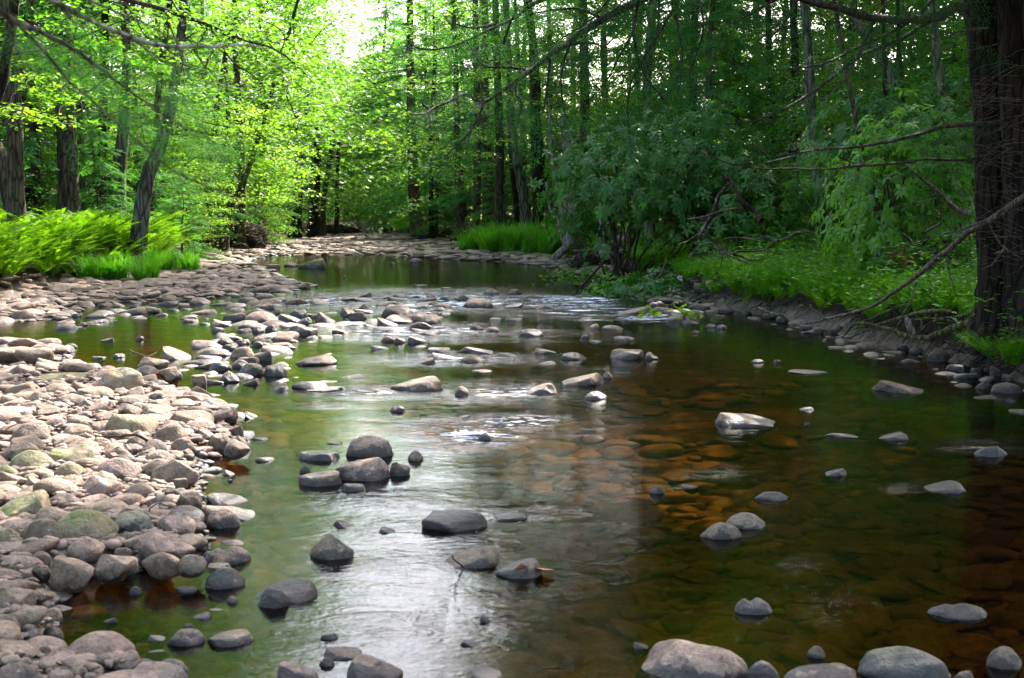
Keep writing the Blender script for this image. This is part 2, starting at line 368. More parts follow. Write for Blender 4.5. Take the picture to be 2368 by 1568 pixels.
def sdist(X, Y, Pg):
    """signed distance, positive inside"""
    d2 = np.full(X.shape, 1e9); ins = np.zeros(X.shape, bool)
    for i in range(len(Pg)):
        ax, ay = Pg[i]; bx, by = Pg[(i + 1) % len(Pg)]
        ex, ey = bx - ax, by - ay; L2 = ex * ex + ey * ey + 1e-12
        t = np.clip(((X - ax) * ex + (Y - ay) * ey) / L2, 0, 1)
        d2 = np.minimum(d2, (X - ax - t * ex)**2 + (Y - ay - t * ey)**2)
        c = (ay > Y) != (by > Y)
        with np.errstate(divide='ignore', invalid='ignore'):
            xi = ax + (Y - ay) / (by - ay if by != ay else 1e-9) * ex
        ins ^= c & (X < xi)
    d = np.sqrt(d2); return np.where(ins, d, -d)
_wr = np.random.default_rng(3); _K = _wr.normal(0, 1, (14, 2)); _PH = _wr.uniform(0, 6.28, 14)
def wn2(X, Y, s):
    r = 0
    for i in range(14): r = r + np.sin((X * _K[i, 0] + Y * _K[i, 1]) / s + _PH[i])
    return r / 5.0
def sst(x): x = np.clip(x, 0, 1); return x * x * (3 - 2 * x)
def ground(X, Y):
    X = np.asarray(X, float); Y = np.asarray(Y, float)
    sc = np.clip(Y / 14.0, .35, 3.0)
    bed = -.17 - .14 * sst((X + 2.5) / 3.5) + .035 * wn2(X, Y, .7) + .03 * wn2(X, Y, 2.0)
    h = bed
    for Pg, top in ((BAR_NEAR, .075), (BAR_STRIP, .05), (BAR_UP, .085), (BAR_SHORE, .06)):
        s = sdist(X, Y, Pg)
        tp = np.where(Y > 44, top * .25, top)
        h = np.maximum(h, np.where(s > -.5 * sc, np.minimum(tp, s * .22 / sc) + .02 * wn2(X, Y, .5 * sc), -9))
    s = sdist(X, Y, BANK_L)
    hl = np.where(s > -.3, sst((s + .2) / .8) * .72 + np.clip(s, 0, 40) * .02 + .06 * wn2(X, Y, 1.3) * sst(s), -9) - .0 * s
    h = np.maximum(h, np.where(s > -.2, hl, -9))
    s = sdist(X, Y, BANK_R)
    wide = .25 + .25 * sst(wn2(X, Y, 3.0) + .5)
    hr = sst((s - .15 - .12 * wn2(X, Y, .6)) / (wide + .25)) * .52 + np.clip(s, 0, 14) * .075 * sst(s / 4) + np.clip(s - 14, 0, 50) * .03 + .07 * wn2(X, Y, 1.5) * sst(s)
    hr = np.where(Y > 30, np.minimum(hr, .55 + np.clip(s - 4, 0, 99) * .03 + .05 * wn2(X, Y, 1.5)), hr)
    h = np.maximum(h, np.where(s > -.05, hr - .03, -9))
    return h
def gz(x, y): return float(ground(np.array([x]), np.array([y]))[0])
xs = np.concatenate([-np.geomspace(22, 90, 26)[::-1], np.linspace(-21.6, 13.6, 210), np.geomspace(14, 90, 30)])
ys = np.concatenate([np.linspace(-13, 2.5, 20), np.geomspace(2.7, 140, 300)])
GX, GY = np.meshgrid(xs, ys); GZ = ground(GX, GY)
def grid_faces(ny, nx):
    i = np.arange(ny - 1)[:, None] * nx; j = np.arange(nx - 1)[None]
    return np.stack([i + j, i + j + 1, i + nx + j + 1, i + nx + j], -1).reshape(-1, 4)
terrain = tag(link('ground', mesh_np('ground', np.stack([GX, GY, GZ], -1), grid_faces(*GX.shape), True, [M['ground']])), kind='structure')
# far ground out to the horizon
o = link('far_ground', mesh_np('far_ground', np.array([[-900, -900, -.8], [900, -900, -.8], [900, 1200, -.8], [-900, 1200, -.8]]), [[0, 1, 2, 3]], False, [M['ground']]))
tag(o, kind='structure')

# ---------------------------------------------------------------- water
wx = np.linspace(-19, 9, 240); wy = np.concatenate([np.linspace(-6, 2, 10), np.geomspace(2.2, 128, 330)])
WX, WY = np.meshgrid(wx, wy)
RIF = [(1000, 697, 440, 28, 1.0), (820, 690, 240, 18, 1.0), (1350, 705, 270, 32, .95), (1480, 735, 200, 18, .7), (950, 765, 260, 22, .75), (1240, 775, 240, 20, .7),
       (1080, 830, 220, 16, .6), (860, 905, 200, 16, .55), (1180, 905, 150, 26, .75), (720, 935, 80, 10, .6), (1095, 1005, 150, 34, 1.0), (1210, 975, 110, 20, .8),
       (900, 1160, 230, 30, .4), (1230, 1185, 120, 16, .7), (1100, 1280, 120, 60, .6), (1150, 1420, 90, 60, .55), (1640, 1095, 110, 22, .6), (1560, 1125, 80, 14, .5),
       (880, 1250, 200, 170, .24), (900, 1470, 220, 130, .22), (1950, 1400, 120, 60, .3), (1850, 1300, 70, 30, .28), (2100, 1130, 90, 16, .35), (760, 580, 220, 9, .6), (700, 560, 200, 7, .6),
       (2260, 1035, 110, 20, .5), (1420, 860, 90, 14, .4), (1340, 1010, 90, 40, .35), (1650, 980, 300, 60, .12), (870, 528, 60, 6, .8)]
U, Vp = topix(np.stack([WX, WY, 0 * WX], -1))
rif = np.full(WX.shape, .05)
for (a, b, c, d, s) in RIF:
    q = ((U - a) / c)**2 + ((Vp - b) / d)**2
    rif = np.maximum(rif, s * np.exp(-q * 1.1))
rif = rif * (0.8 + .35 * wn2(WX, WY, .35))
rif = np.clip(rif, .03, 1)
tag(link('stream_water', mesh_np('stream_water', np.stack([WX, WY, 0 * WX], -1), grid_faces(*WX.shape), True, [M['water']], {'riffle': rif.ravel()})), kind='structure')

# ---------------------------------------------------------------- stones
def ico(sub):
    import bmesh
    bm = bmesh.new(); bmesh.ops.create_icosphere(bm, subdivisions=sub, radius=1.0)
    V = np.array([v.co[:] for v in bm.verts]); Fc = np.array([[v.index for v in f.verts] for f in bm.faces]); bm.free()
    return norm(V), Fc
ICO = {s: ico(s) for s in (1, 2, 3, 4)}
def vnoise(V, s, rg):
    r = 0
    for i in range(10):
        k = rg.normal(0, 1, 3) / s; r = r + np.sin(V @ k + rg.uniform(0, 6.28))
    return r / 4.5
def rock_shape(kind, sub, seed):
    rg = np.random.default_rng(seed); V, Fc = ICO[sub]; V = V.copy()
    V = V * (1 + .10 * vnoise(V, .75, rg))[:, None]
    ncut = {'round': 7, 'block': 10, 'slab': 8, 'wedgel': 8, 'wedger': 8, 'peak': 9, 'lobed': 5, 'log': 5}[kind]
    soft = {'round': .72, 'lobed': .5, 'log': .6}.get(kind, .9)
    lim = {'round': (.68, .9), 'lobed': (.8, .95), 'log': (.8, .95)}.get(kind, (.52, .78))
    cuts = [norm(rg.normal(0, 1, 3) * np.array([1, 1, .55])) for _ in range(ncut)]
    if kind == 'slab': cuts += [norm(np.array([rg.normal(0, .17), rg.normal(0, .12), 1.0]))]
    if kind == 'block': cuts += [norm(np.array([rg.normal(0, .28), rg.normal(0, .15), 1.0])), norm(np.array([rg.normal(0, .3), -1, .35]))]
    if kind == 'wedgel': cuts += [norm(np.array([.55, -.1, 1.0]))] * 1
    if kind == 'wedger': cuts += [norm(np.array([-.55, -.1, 1.0]))] * 1
    if kind == 'peak': cuts = [norm(np.array([s * rg.uniform(.4, .8), rg.uniform(-.6, .3), rg.uniform(.7, 1.0)])) for s in (-1, 1, -1, 1)] + cuts[:4]
    for i, n in enumerate(cuts):
        d = rg.uniform(*lim)
        if kind == 'slab' and i == ncut: d = .38
        if kind == 'block' and i == ncut: d = .6
        if kind.startswith('wedge') and i == ncut: d = .25
        if kind == 'peak' and i < 4: d = rg.uniform(.55, .75)
        e = V @ n - d
        V = V - np.where(e > 0, e * soft, 0)[:, None] * n
    A_, B_ = Fc[:, [0, 1, 2]].ravel(), Fc[:, [1, 2, 0]].ravel()
    for _ in range({4: 2, 3: 1}.get(sub, 0)):
        acc = np.zeros_like(V); cnt = np.zeros(len(V)); np.add.at(acc, A_, V[B_]); np.add.at(cnt, A_, 1); V = V * .35 + .65 * acc / cnt[:, None]
    V[:, :2] *= (1 - .17 * np.clip(V[:, 2] / V[:, 2].max(), 0, 1)**1.3)[:, None]
    if kind == 'lobed': V[:, 2] *= 1 - .35 * np.exp(-((V[:, 0] - rg.uniform(-.2, .2)) / .22)**2)
    V = V + norm(V) * ((.030 if sub < 4 else .042) * vnoise(V, .24, rg) + (.020 * vnoise(V, .10, rg) + .008 * vnoise(V, .045, rg) if sub > 3 else 0))[:, None]
    lo, hi = V.min(0), V.max(0)
    V = (V - (lo + hi) / 2) / ((hi - lo) / 2)           # fills the -1..1 box
    return V, Fc
SHAPES = {}
def rock_mesh(kind, sub, seed, mat):
    key = (kind, sub, seed, mat)
    if key not in SHAPES:
        V, Fc = rock_shape(kind, sub, seed * 7 + 1); SHAPES[key] = mesh_np('stone_' + kind, V, Fc, True, [M[mat]])
    return SHAPES[key]
PLACED = []                                            # x, y, radius of hand-placed stones
hero_rng = np.random.default_rng(5)
def place_rock(c, x0, x1, yt, yb, kind, mat, label=None, base=0.0, parent=None, seed=None, dr=None, cat=None):
    u0, u1 = cx_(c, x0), cx_(c, x1); vt, vb = cy_(c, yt), cy_(c, yb)
    g = gp((u0 + u1) / 2, vb, base); D = g[1]
    w = (u1 - u0) / F * D / math.cos(PIT)
    dr = dr or (hero_rng.uniform(.62, .8) if kind in ('round', 'lobed', 'peak', 'log') else hero_rng.uniform(.75, .95)); dep = w * dr
    zt = pd((u0 + u1) / 2, vt, D + dep * (.45 if kind in ('round', 'lobed', 'peak', 'log') else .8))[2]
    zt = max(zt, base + .014)
    cap = w * (.46 if base > 0 else .62)
    if zt - base > cap: zt = base + cap
    eq = {'slab': .45, 'block': .25, 'wedgel': .2, 'wedger': .2}.get(kind, 0.0)
    hz = (zt - base) / (1 - eq + (.12 if base > 0 or 'undercut' in (label or '') or 'large blocky' in (label or '') else -.02))
    zb = zt - 2 * hz
    cy0 = D + dep * .5 * .80; s = seed if seed is not None else int(hero_rng.integers(0, 3))
    cxw = g[0] * cy0 / D
    me = rock_mesh(kind, 4, s, mat)
    big = w > .1
    o = link('stone' if parent is not None else 'river_stone', me, parent, (cxw, cy0, (zt + zb) / 2), (hero_rng.normal(0, .05), hero_rng.normal(0, .05), hero_rng.normal(0, .22) + (pi if (hero_rng.random() < .4 and kind in ('round', 'block', 'slab')) else 0)),
             (w / 2 * 1.02, dep / 2, (zt - zb) / 2))
    PLACED.append((cxw, cy0, w / 2))
    if label: tag(o, label, cat or 'stone')
    return o
HERO = [
 # mid stream
 ('B', 445, 795, 1012, 1120, 'block', 'tan', 'large blocky brown boulder with dark undercut, mirrored in green water at mid stream'),
 ('B', 872, 975, 1088, 1152, 'round', 'pink', 'small pale rounded stone just right of the large blocky brown boulder'),
 ('B', 1320, 1572, 1055, 1148, 'wedger', 'grey', 'half wet wedge stone with a pale peak at its left end, beside white ripples'),
 ('B', 1575, 1880, 983, 1080, 'wedger', 'tan', 'long boulder sloping down to the right, above the lumpy brownish stone'),
 ('B', 1870, 1942, 988, 1036, 'peak', 'grey', 'little dark pointed stone off the right end of the long sloping boulder'),
 ('B', 1750, 1900, 1120, 1178, 'round', 'orange', 'lumpy orange brown stone just below the long sloping boulder'),
 ('B', 437, 540, 1218, 1260, 'lobed', 'tan', 'small low two-toned stone alone in green water below the large blocky boulder'),
 ('B', 1030, 1125, 1400, 1448, 'round', 'pink', 'small pale rounded stone in the frothy run behind the big stacked boulders'),
 ('B', 1915, 2155, 820, 905, 'block', 'tan', 'lumpy pitted boulder with a small pyramid stone at its right side'),
 ('B', 2155, 2252, 857, 908, 'peak', 'dark', 'small dark pyramid stone touching the right side of the lumpy pitted boulder'),
 ('B', 1590, 1768, 858, 910, 'round', 'dark', 'smooth dark domed stone left of the lumpy pitted boulder'),
 ('B', 1412, 1572, 822, 868, 'wedgel', 'grey', 'low stone with a flat wet left end and raised right end in the riffle'),
 ('B', 1305, 1478, 700, 756, 'round', 'tan', 'rounded tan boulder mirrored in calm water below the upper riffle'),
 ('B', 975, 1070, 665, 706, 'peak', 'dark', 'little dark stone at the left of a pair in the middle riffle'),
 ('B', 1080, 1173, 686, 720, 'round', 'pink', 'little pale stone at the right of a pair in the middle riffle'),
 ('B', 577, 790, 592, 665, 'block', 'tan', 'angular flat-topped slab leaning left, right of the heap of stones at mid stream'),
 ('B', 580, 778, 692, 742, 'wedger', 'dark', 'dark mossy flat stone sloping right below the angular leaning slab'),
 ('B', 310, 505, 682, 716, 'slab', 'pink', 'pale level slab mirrored below the heap of stones'),
 ('B', 378, 470, 748, 790, 'round', 'tan', 'small rounded stone at the left end of the low two-block ledge'),
 ('B', 462, 560, 755, 798, 'slab', 'tan', 'middle block of the low ledge of joined stones'),
 ('B', 552, 694, 745, 798, 'block', 'grey', 'squared right end block of the low ledge of joined stones'),
 ('B', 305, 430, 808, 840, 'block', 'dark', 'small dark broken stones below the low ledge'),
 ('B', 676, 850, 820, 858, 'slab', 'grey', 'flat grey slab at the left tip of the fan of slabs'),
 ('B', 890, 1180, 810, 868, 'wedgel', 'tan', 'long slab rising to a blunt right end, top of the fan of slabs'),
 ('B', 695, 920, 862, 910, 'slab', 'grey', 'thin flat slab below the flat grey slab, left of a wet lump'),
 ('B', 914, 1068, 878, 928, 'round', 'grey', 'wet lumpy stone in front of the long rising slab'),
 ('B', 635, 745, 895, 938, 'block', 'dark', 'small dark stone with white water behind it, below the thin flat slab'),
 ('B', 940, 1145, 495, 557, 'round', 'pink', 'broad tan humped stone in the upper riffle'),
 ('B', 760, 895, 472, 508, 'slab', 'tan', 'flat stone with a wet dark foot left of the broad humped stone'),
 ('B', 888, 972, 472, 515, 'round', 'dark', 'dark round stone wedged between the flat stone and the broad humped stone'),
 ('B', 675, 750, 465, 502, 'block', 'grey', 'wet pale block with white water to its left in the upper riffle'),
 ('B', 1066, 1185, 433, 470, 'lobed', 'tan', 'low two-humped stone, left one of two at the top of the riffle'),
 ('B', 1228, 1330, 433, 470, 'round', 'tan', 'small rounded stone, right one of two at the top of the riffle'),
 ('B', 1212, 1340, 522, 560, 'slab', 'grey', 'low flat stone awash right of the broad humped stone'),
 ('B', 1420, 1540, 535, 566, 'round', 'grey', 'low wet stone awash in the sparkling upper riffle'),
 ('B', 1940, 2230, 545, 606, 'slab', 'pink', 'great flat pale slab with a sapling sprig at its right end'),
 ('B', 2200, 2420, 552, 600, 'slab', 'tan', 'flat slab behind the sprig, continuing the great pale slab'),
 ('B', 2180, 2300, 512, 545, 'lobed', 'grey', 'low grey stone just behind the great flat slab'),
 ('B', 2285, 2430, 588, 642, 'wedger', 'grey', 'wet grey stone in front of the right end of the great slab'),
 ('B', 1776, 1848, 663, 690, 'wedger', 'pink', 'small pale-topped stone above the low stone in calm water'),
 ('B', 1870, 2012, 675, 706, 'round', 'grey', 'low wet mound right of the small pale-topped stone'),
 ('B', 1937, 2090, 745, 772, 'slab', 'grey', 'low flat stone with a tiny pebble at its front'),
 ('B', 1725, 1778, 740, 760, 'round', 'grey', 'tiny stone awash left of the low flat stone'),
 ('B', 568, 660, 222, 252, 'round', 'pink', 'pale pink boulder standing alone in the far pool'),
 ('B', 433, 470, 250, 264, 'round', 'pink', 'tiny pale stone left of the pink boulder in the far pool'),
 ('B', 598, 695, 400, 411, 'slab', 'pink', 'thin pale slab awash at the lower edge of the far pool'),
 ('B', 785, 850, 418, 431, 'slab', 'pink', 'tiny pale slab awash right of the thin slab at the pool edge'),
 ('B', 120, 150, 343, 357, 'round', 'pink', 'single tiny pale stone in the far pool, lower left'),
 ('B', 912, 985, 1278, 1298, 'slab', 'grey', 'barely emergent grey stone above the frothy run'),
 ('B', 370, 585, 537, 615, 'block', 'tan', 'curved folded-looking boulder at the right end of the heap of stones'),
 ('B', 220, 312, 532, 582, 'peak', 'dark', 'dark leaning stone at the top of the heap of stones'),
 ('B', 100, 242, 548, 614, 'wedgel', 'tan', 'tilted stone at the left of the heap of stones'),
 ('B', 165, 292, 582, 640, 'round', 'pink', 'pale stone at the foot of the heap of stones'),
 ('B', 345, 505, 615, 680, 'wedgel', 'tan', 'humped stone under the curved boulder of the heap'),
 ('B', -70, 82, 585, 655, 'wedgel', 'tan', 'pale slab rising to the right, just left of the heap of stones'),
 ('B', 200, 326, 452, 488, 'slab', 'tan', 'low flat stone awash above the heap of stones'),
 # right half
 ('C', 275, 725, 1245, 1360, 'wedgel', 'grey', 'big wedge boulder with a pale band along its side, rising to the right'),
 ('C', 1325, 1718, 1030, 1135, 'wedgel', 'dark', 'big brown angular boulder with a long low left toe, in dark water'),
 ('C', 515, 606, 905, 930, 'round', 'grey', 'small grey-capped stone, left one of two far out in green water'),
 ('C', 665, 726, 908, 932, 'round', 'dark', 'small dark stone, right one of two far out in green water'),
 ('C', 770, 1045, 970, 1004, 'slab', 'grey', 'long thin flat stone barely above the dark water'),
 ('C', 838, 942, 1220, 1250, 'wedger', 'dark', 'small reddish brown stone right of the big wedge boulder'),
 ('C', 878, 914, 1328, 1350, 'round', 'dark', 'tiny brown pebble below the reddish brown stone'),
 ('C', 1010, 1250, 1392, 1434, 'wedgel', 'grey', 'low pale-capped stone trailing left, left one of a pair'),
 ('C', 1355, 1578, 1385, 1452, 'wedger', 'dark', 'low dark stone with a pale nick, right one of a pair'),
 ('C', 2030, 2112, 1065, 1106, 'round', 'grey', 'small wet stone at the dark right shore, left of the wrinkled one'),
 ('C', 2140, 2338, 1062, 1135, 'round', 'grey', 'wrinkled wet boulder standing in black water at the right edge'),
 ('C', 2235, 2300, 1172, 1200, 'round', 'dark', 'tiny stone below the wrinkled wet boulder'),
 ('C', 2020, 2250, 1490, 1562, 'round', 'grey', 'grey domed stone in dark water near the right edge with glints to its left'),
 ('C', 48, 172, 635, 668, 'wedgel', 'tan', 'pale flat stone next in line below the great slab'),
 ('C', 210, 292, 667, 692, 'round', 'tan', 'small tan stone touching a sunlit white one'),
 ('C', 285, 358, 672, 702, 'round', 'pink', 'small sunlit whitish stone in the line of stones right of the great slab'),
 ('C', 118, 180, 712, 732, 'round', 'grey', 'tiny wet stone left below the sunlit whitish stone'),
 # foreground centre
 ('E', 645, 1115, 395, 572, 'block', 'tan', 'big many-faced tan boulder with a wet dark front, centre of the foreground'),
 ('E', 1140, 1382, 435, 502, 'wedger', 'dark', 'dark wet stone with white water at its right tip, beside the many-faced boulder'),
 ('E', 795, 1195, 650, 820, 'wedger', 'tan', 'saddle-shaped stone tall at the left, with a forked twig in front'),
 ('E', 1142, 1468, 742, 893, 'block', 'tan', 'flat-topped tan boulder with an orange leaf stuck to its front'),
 ('E', 1040, 1118, 1120, 1193, 'peak', 'dark', 'small dark stone at the edge of the bright glare'),
 ('E', 365, 482, 540, 590, 'wedgel', 'grey', 'small grey stone tilting out of the bright water'),
 ('E', 905, 1058, 1300, 1355, 'wedgel', 'grey', 'low wet stone in the glare near the bottom'),
 ('E', -20, 258, 1335, 1440, 'slab', 'dark', 'smooth dark wet flat stone in the bright water near the bottom'),
 ('E', 150, 540, 1400, 1600, 'peak', 'pink', 'pale sunlit peaked boulder cut off by the bottom edge'),
 ('E', -100, 192, 592, 765, 'peak', 'tan', 'cubical boulder with a peaked top, mirrored in the white glare'),
 ('E', 48, 212, 490, 553, 'wedgel', 'grey', 'low stone above the cubical boulder in bright water'),
 ('E', 2190, 2292, 268, 322, 'round', 'dark', 'small black wet stone far out in the dark amber water'),
 ('E', 2070, 2185, 1318, 1368, 'slab', 'grey', 'thin wet stone behind the big pale boulder at the bottom edge'),
 ('B', 142, 470, 1418, 1565, 'round', 'pink', 'pinkish square slab at the back of the big stacked boulders'),
 ('E', 0, 440, 42, 235, 'slab', 'pink', 'broad flat-topped front slab of the big stacked boulders'),
 ('D', 2003, 2330, 150, 270, 'slab', 'tan', 'flat left slab of the big stacked boulders'),
 ('E', 430, 572, 75, 205, 'block', 'dark', 'dark rough block at the right end of the big stacked boulders'),
 ('E', 110, 272, 245, 310, 'slab', 'dark', 'wet dark slab at the waterline under the big stacked boulders'),
 ('E', 560, 665, 30, 100, 'round', 'grey', 'low wet stone right of the big stacked boulders'),
 ('D', 1993, 2315, 15, 100, 'slab', 'grey', 'smooth dark oval stone behind the big stacked boulders'),
 ('D', 2020, 2095, 135, 185, 'round', 'dark', 'small brown stone between the oval stone and the big stacked boulders'),
 ('D', 1722, 1862, 68, 110, 'slab', 'dark', 'low dark stone with debris on it, left of the oval stone'),
 # foreground right
 ('F', 175, 452, 510, 628, 'round', 'grey', 'round speckled stone, front one of a touching pair in amber water'),
 ('F', 350, 622, 448, 560, 'round', 'grey', 'pale-topped stone, rear one of a touching pair in amber water'),
 ('F', 405, 662, 1025, 1135, 'lobed', 'pink', 'pale egg-like stone with a wet front, alone in amber water'),
 ('F', 535, 768, 312, 370, 'round', 'grey', 'low grey mound upstream of the touching pair'),
 ('F', 1000, 1160, 143, 205, 'wedger', 'grey', 'speckled stone with its low tail to the right'),
 ('F', 1630, 1955, 225, 322, 'wedger', 'grey', 'hooked grey stone with a dark hollow and a long right tail'),
 ('F', 45, 168, 262, 290, 'slab', 'grey', 'thin wet stone awash with ripples left of the low grey mound'),
 ('F', 900, 1022, 1345, 1432, 'round', 'dark', 'dark wet stone behind the big stained boulder'),
 ('F', 965, 1185, 1452, 1545, 'wedger', 'tan', 'tilted pale flat stone between the small boulders at the bottom'),
 ('F', 1705, 2105, 1065, 1168, 'lobed', 'dark', 'saddle-backed black wet boulder top near the right edge'),
 ('F', 2108, 2350, 1350, 1505, 'round', 'grey', 'rounded dark stone with a pale cap in the lower right corner'),
 ('F', -262, 502, 1310, 1590, 'round', 'pink', 'large flat-topped pale boulder at the bottom edge, left of the squarish one'),
 ('F', 472, 714, 1443, 1600, 'round', 'pink', 'squarish pale boulder between two large ones at the bottom edge'),
 ('F', 725, 1260, 1490, 1620, 'round', 'pink', 'low pale boulder shelf left of the big stained boulder'),
 ('F', 1235, 1870, 1358, 1600, 'round', 'orange', 'big orange stained boulder cut off by the bottom edge'),
 ('F', 1850, 2060, 1513, 1660, 'round', 'pink', 'pale boulder tip right of the big stained boulder'),
 # left pools
 ('A', 1935, 2140, 670, 748, 'block', 'dark', 'dark blocky boulder standing out from the shoal into the riffle'),
 ('A', 1985, 2272, 860, 945, 'wedger', 'dark', 'dark angular slab with a black undercut, alone left of mid stream'),
 ('A', 1965, 2228, 1040, 1112, 'block', 'tan', 'rear slab of a stepped pair in light green water'),
 ('A', 2065, 2335, 1076, 1122, 'slab', 'grey', 'thin front slab of a stepped pair in light green water'),
 ('A', 1820, 1948, 1066, 1122, 'wedger', 'dark', 'small dark wedge left of the stepped pair of slabs'),
 ('A', 1245, 1436, 1083, 1192, 'peak', 'tan', 'wedge boulder with a high right shoulder, mirrored beside the cobble bar'),
 ('A', 45, 246, 572, 642, 'round', 'tan', 'rounded tan boulder mirrored at the far left pool edge'),
 ('A', 805, 990, 550, 602, 'block', 'tan', 'long undercut stone mirrored in the pool below the shoal'),
 ('A', 980, 1092, 557, 592, 'wedger', 'pink', 'small flat stone joined to the right of the long undercut stone'),
 ('A', 757, 842, 513, 552, 'wedgel', 'pink', 'pale tilted flake standing up behind the long undercut stone'),
 ('A', 85, 252, 765, 852, 'round', 'tan', 'domed stone at the left edge beyond the near cobble bar'),
 ('A', 190, 352, 815, 862, 'slab', 'grey', 'low grey stone right of the domed stone'),
 ('A', 430, 522, 797, 832, 'round', 'grey', 'small stone alone in the brown pool, nearest the domed stone'),
 ('A', 678, 770, 757, 785, 'slab', 'grey', 'flat submerged-looking stone in the brown pool'),
 ('A', 760, 846, 862, 895, 'block', 'dark', 'small black notched stone in the brown pool'),
 ('A', 620, 712, 877, 900, 'slab', 'grey', 'thin stone awash left of the black notched stone'),
 ('A', 505, 590, 918, 950, 'round', 'tan', 'small smooth oval stone in the brown pool near the cobble bar'),
 ('A', 525, 597, 653, 680, 'round', 'tan', 'small stone alone in the bright green pool'),
 ('A', 1228, 1338, 628, 656, 'slab', 'grey', 'flat grey stone awash in the brown pool'),
 ('A', 915, 972, 747, 775, 'round', 'grey', 'tiny round stone in the middle of the brown pool'),
 ('A', 2010, 2205, 225, 292, 'block', 'moss', 'mossy humped rock at the left end of the far pool'),
 ('A', 1655, 1878, 580, 650, 'round', 'pink', 'large rounded pinkish stone in the middle of the shoal'),
 ('A', 1870, 2035, 595, 662, 'block', 'tan', 'blocky stone right of the large rounded pinkish one'),
 ('A', 1505, 1672, 590, 642, 'slab', 'pink', 'pale flat stone left of the large rounded pinkish one'),
 ('A', 1425, 1580, 630, 682, 'wedgel', 'orange', 'tan stone with a shaded foot below the pale flat stone'),
 ('A', 1645, 1718, 1280, 1310, 'wedgel', 'dark', 'tiny black angular stone in light green water'),
 ('A', 1685, 1812, 1425, 1452, 'slab', 'grey', 'flat oval stone awash in light green water'),
 ('A', 1085, 1292, 815, 908, 'wedgel', 'tan', 'angular boulder with a twig on its back and a dark undercut'),
 ('A', 1320, 1512, 870, 912, 'slab', 'tan', 'long flat stone right of the angular boulder with the twig'),
 # near left pool
 ('D', 1345, 1728, 378, 508, 'slab', 'grey', 'wide wet platform stone under the tan dome'),
 ('D', 1390, 1632, 425, 555, 'round', 'tan', 'tan domed stone mirrored in green water on the wide wet platform'),
 ('D', 1370, 1700, 312, 402, 'slab', 'dark', 'flat grey wet stone behind the wide platform'),
 ('D', 1368, 1692, 675, 798, 'lobed', 'tan', 'two-lobed stone lying slantwise at the edge of the bar'),
 ('D', 1385, 1658, 815, 962, 'round', 'orange', 'bright tan rounded boulder with a dark wet foot'),
 ('D', 1660, 2148, 865, 1058, 'wedger', 'dark', 'broad boulder with a pale rim and dark wet face, at the edge of the glare'),
 ('D', 1733, 1948, 955, 1092, 'round', 'grey', 'dome-shaped grey stone in front of the broad dark-faced boulder'),
 ('D', 412, 938, 1250, 1500, 'log', 'pink', 'long pale log-like boulder lying slantwise in the near pool'),
 ('D', 1125, 1392, 1235, 1352, 'round', 'pink', 'sunlit cream stone with a black wet foot, left one of two ovals'),
 ('D', 1398, 1720, 1220, 1350, 'slab', 'tan', 'long oval stone mirrored in the near pool, right one of two ovals'),
 ('D', 1000, 1115, 1275, 1318, 'slab', 'pink', 'low pale stone left of the sunlit cream stone'),
 ('D', 1858, 2152, 1425, 1600, 'block', 'pink', 'squarish pale boulder with a pebble on its corner at the bottom edge'),
 ('D', 1035, 1272, 1440, 1545, 'round', 'tan', 'sunlit rounded stone in the shallows at the bottom edge'),
 ('D', 888, 1072, 1420, 1495, 'block', 'tan', 'angular tan stone left of the sunlit rounded stone'),
 ('D', 850, 940, 1370, 1440, 'round', 'dark', 'small wet dark stone at the right tip of the log-like boulder'),
 ('D', 868, 962, 948, 1005, 'round', 'dark', 'small dark stone in the green near pool'),
 ('D', 1288, 1428, 1110, 1172, 'wedger', 'dark', 'small dark wedge stone in the middle of the near pool'),
 ('D', 1240, 1312, 1195, 1232, 'round', 'dark', 'tiny dark stone above the two ovals'),
 ('D', 1520, 1608, 1012, 1060, 'round', 'dark', 'small dark ball-like stone below the bright tan boulder'),
 ('D', 270, 487, 950, 1045, 'slab', 'grey', 'flat wet grey stone at the top left of the near pool'),
 ('D', 275, 432, 1200, 1320, 'round', 'tan', 'rounded stone standing in brown water at the left edge of the near pool'),
 ('D', 138, 428, 1052, 1215, 'wedger', 'tan', 'stone tapering to the right into the near pool'),
]
for h in HERO: place_rock(*h)
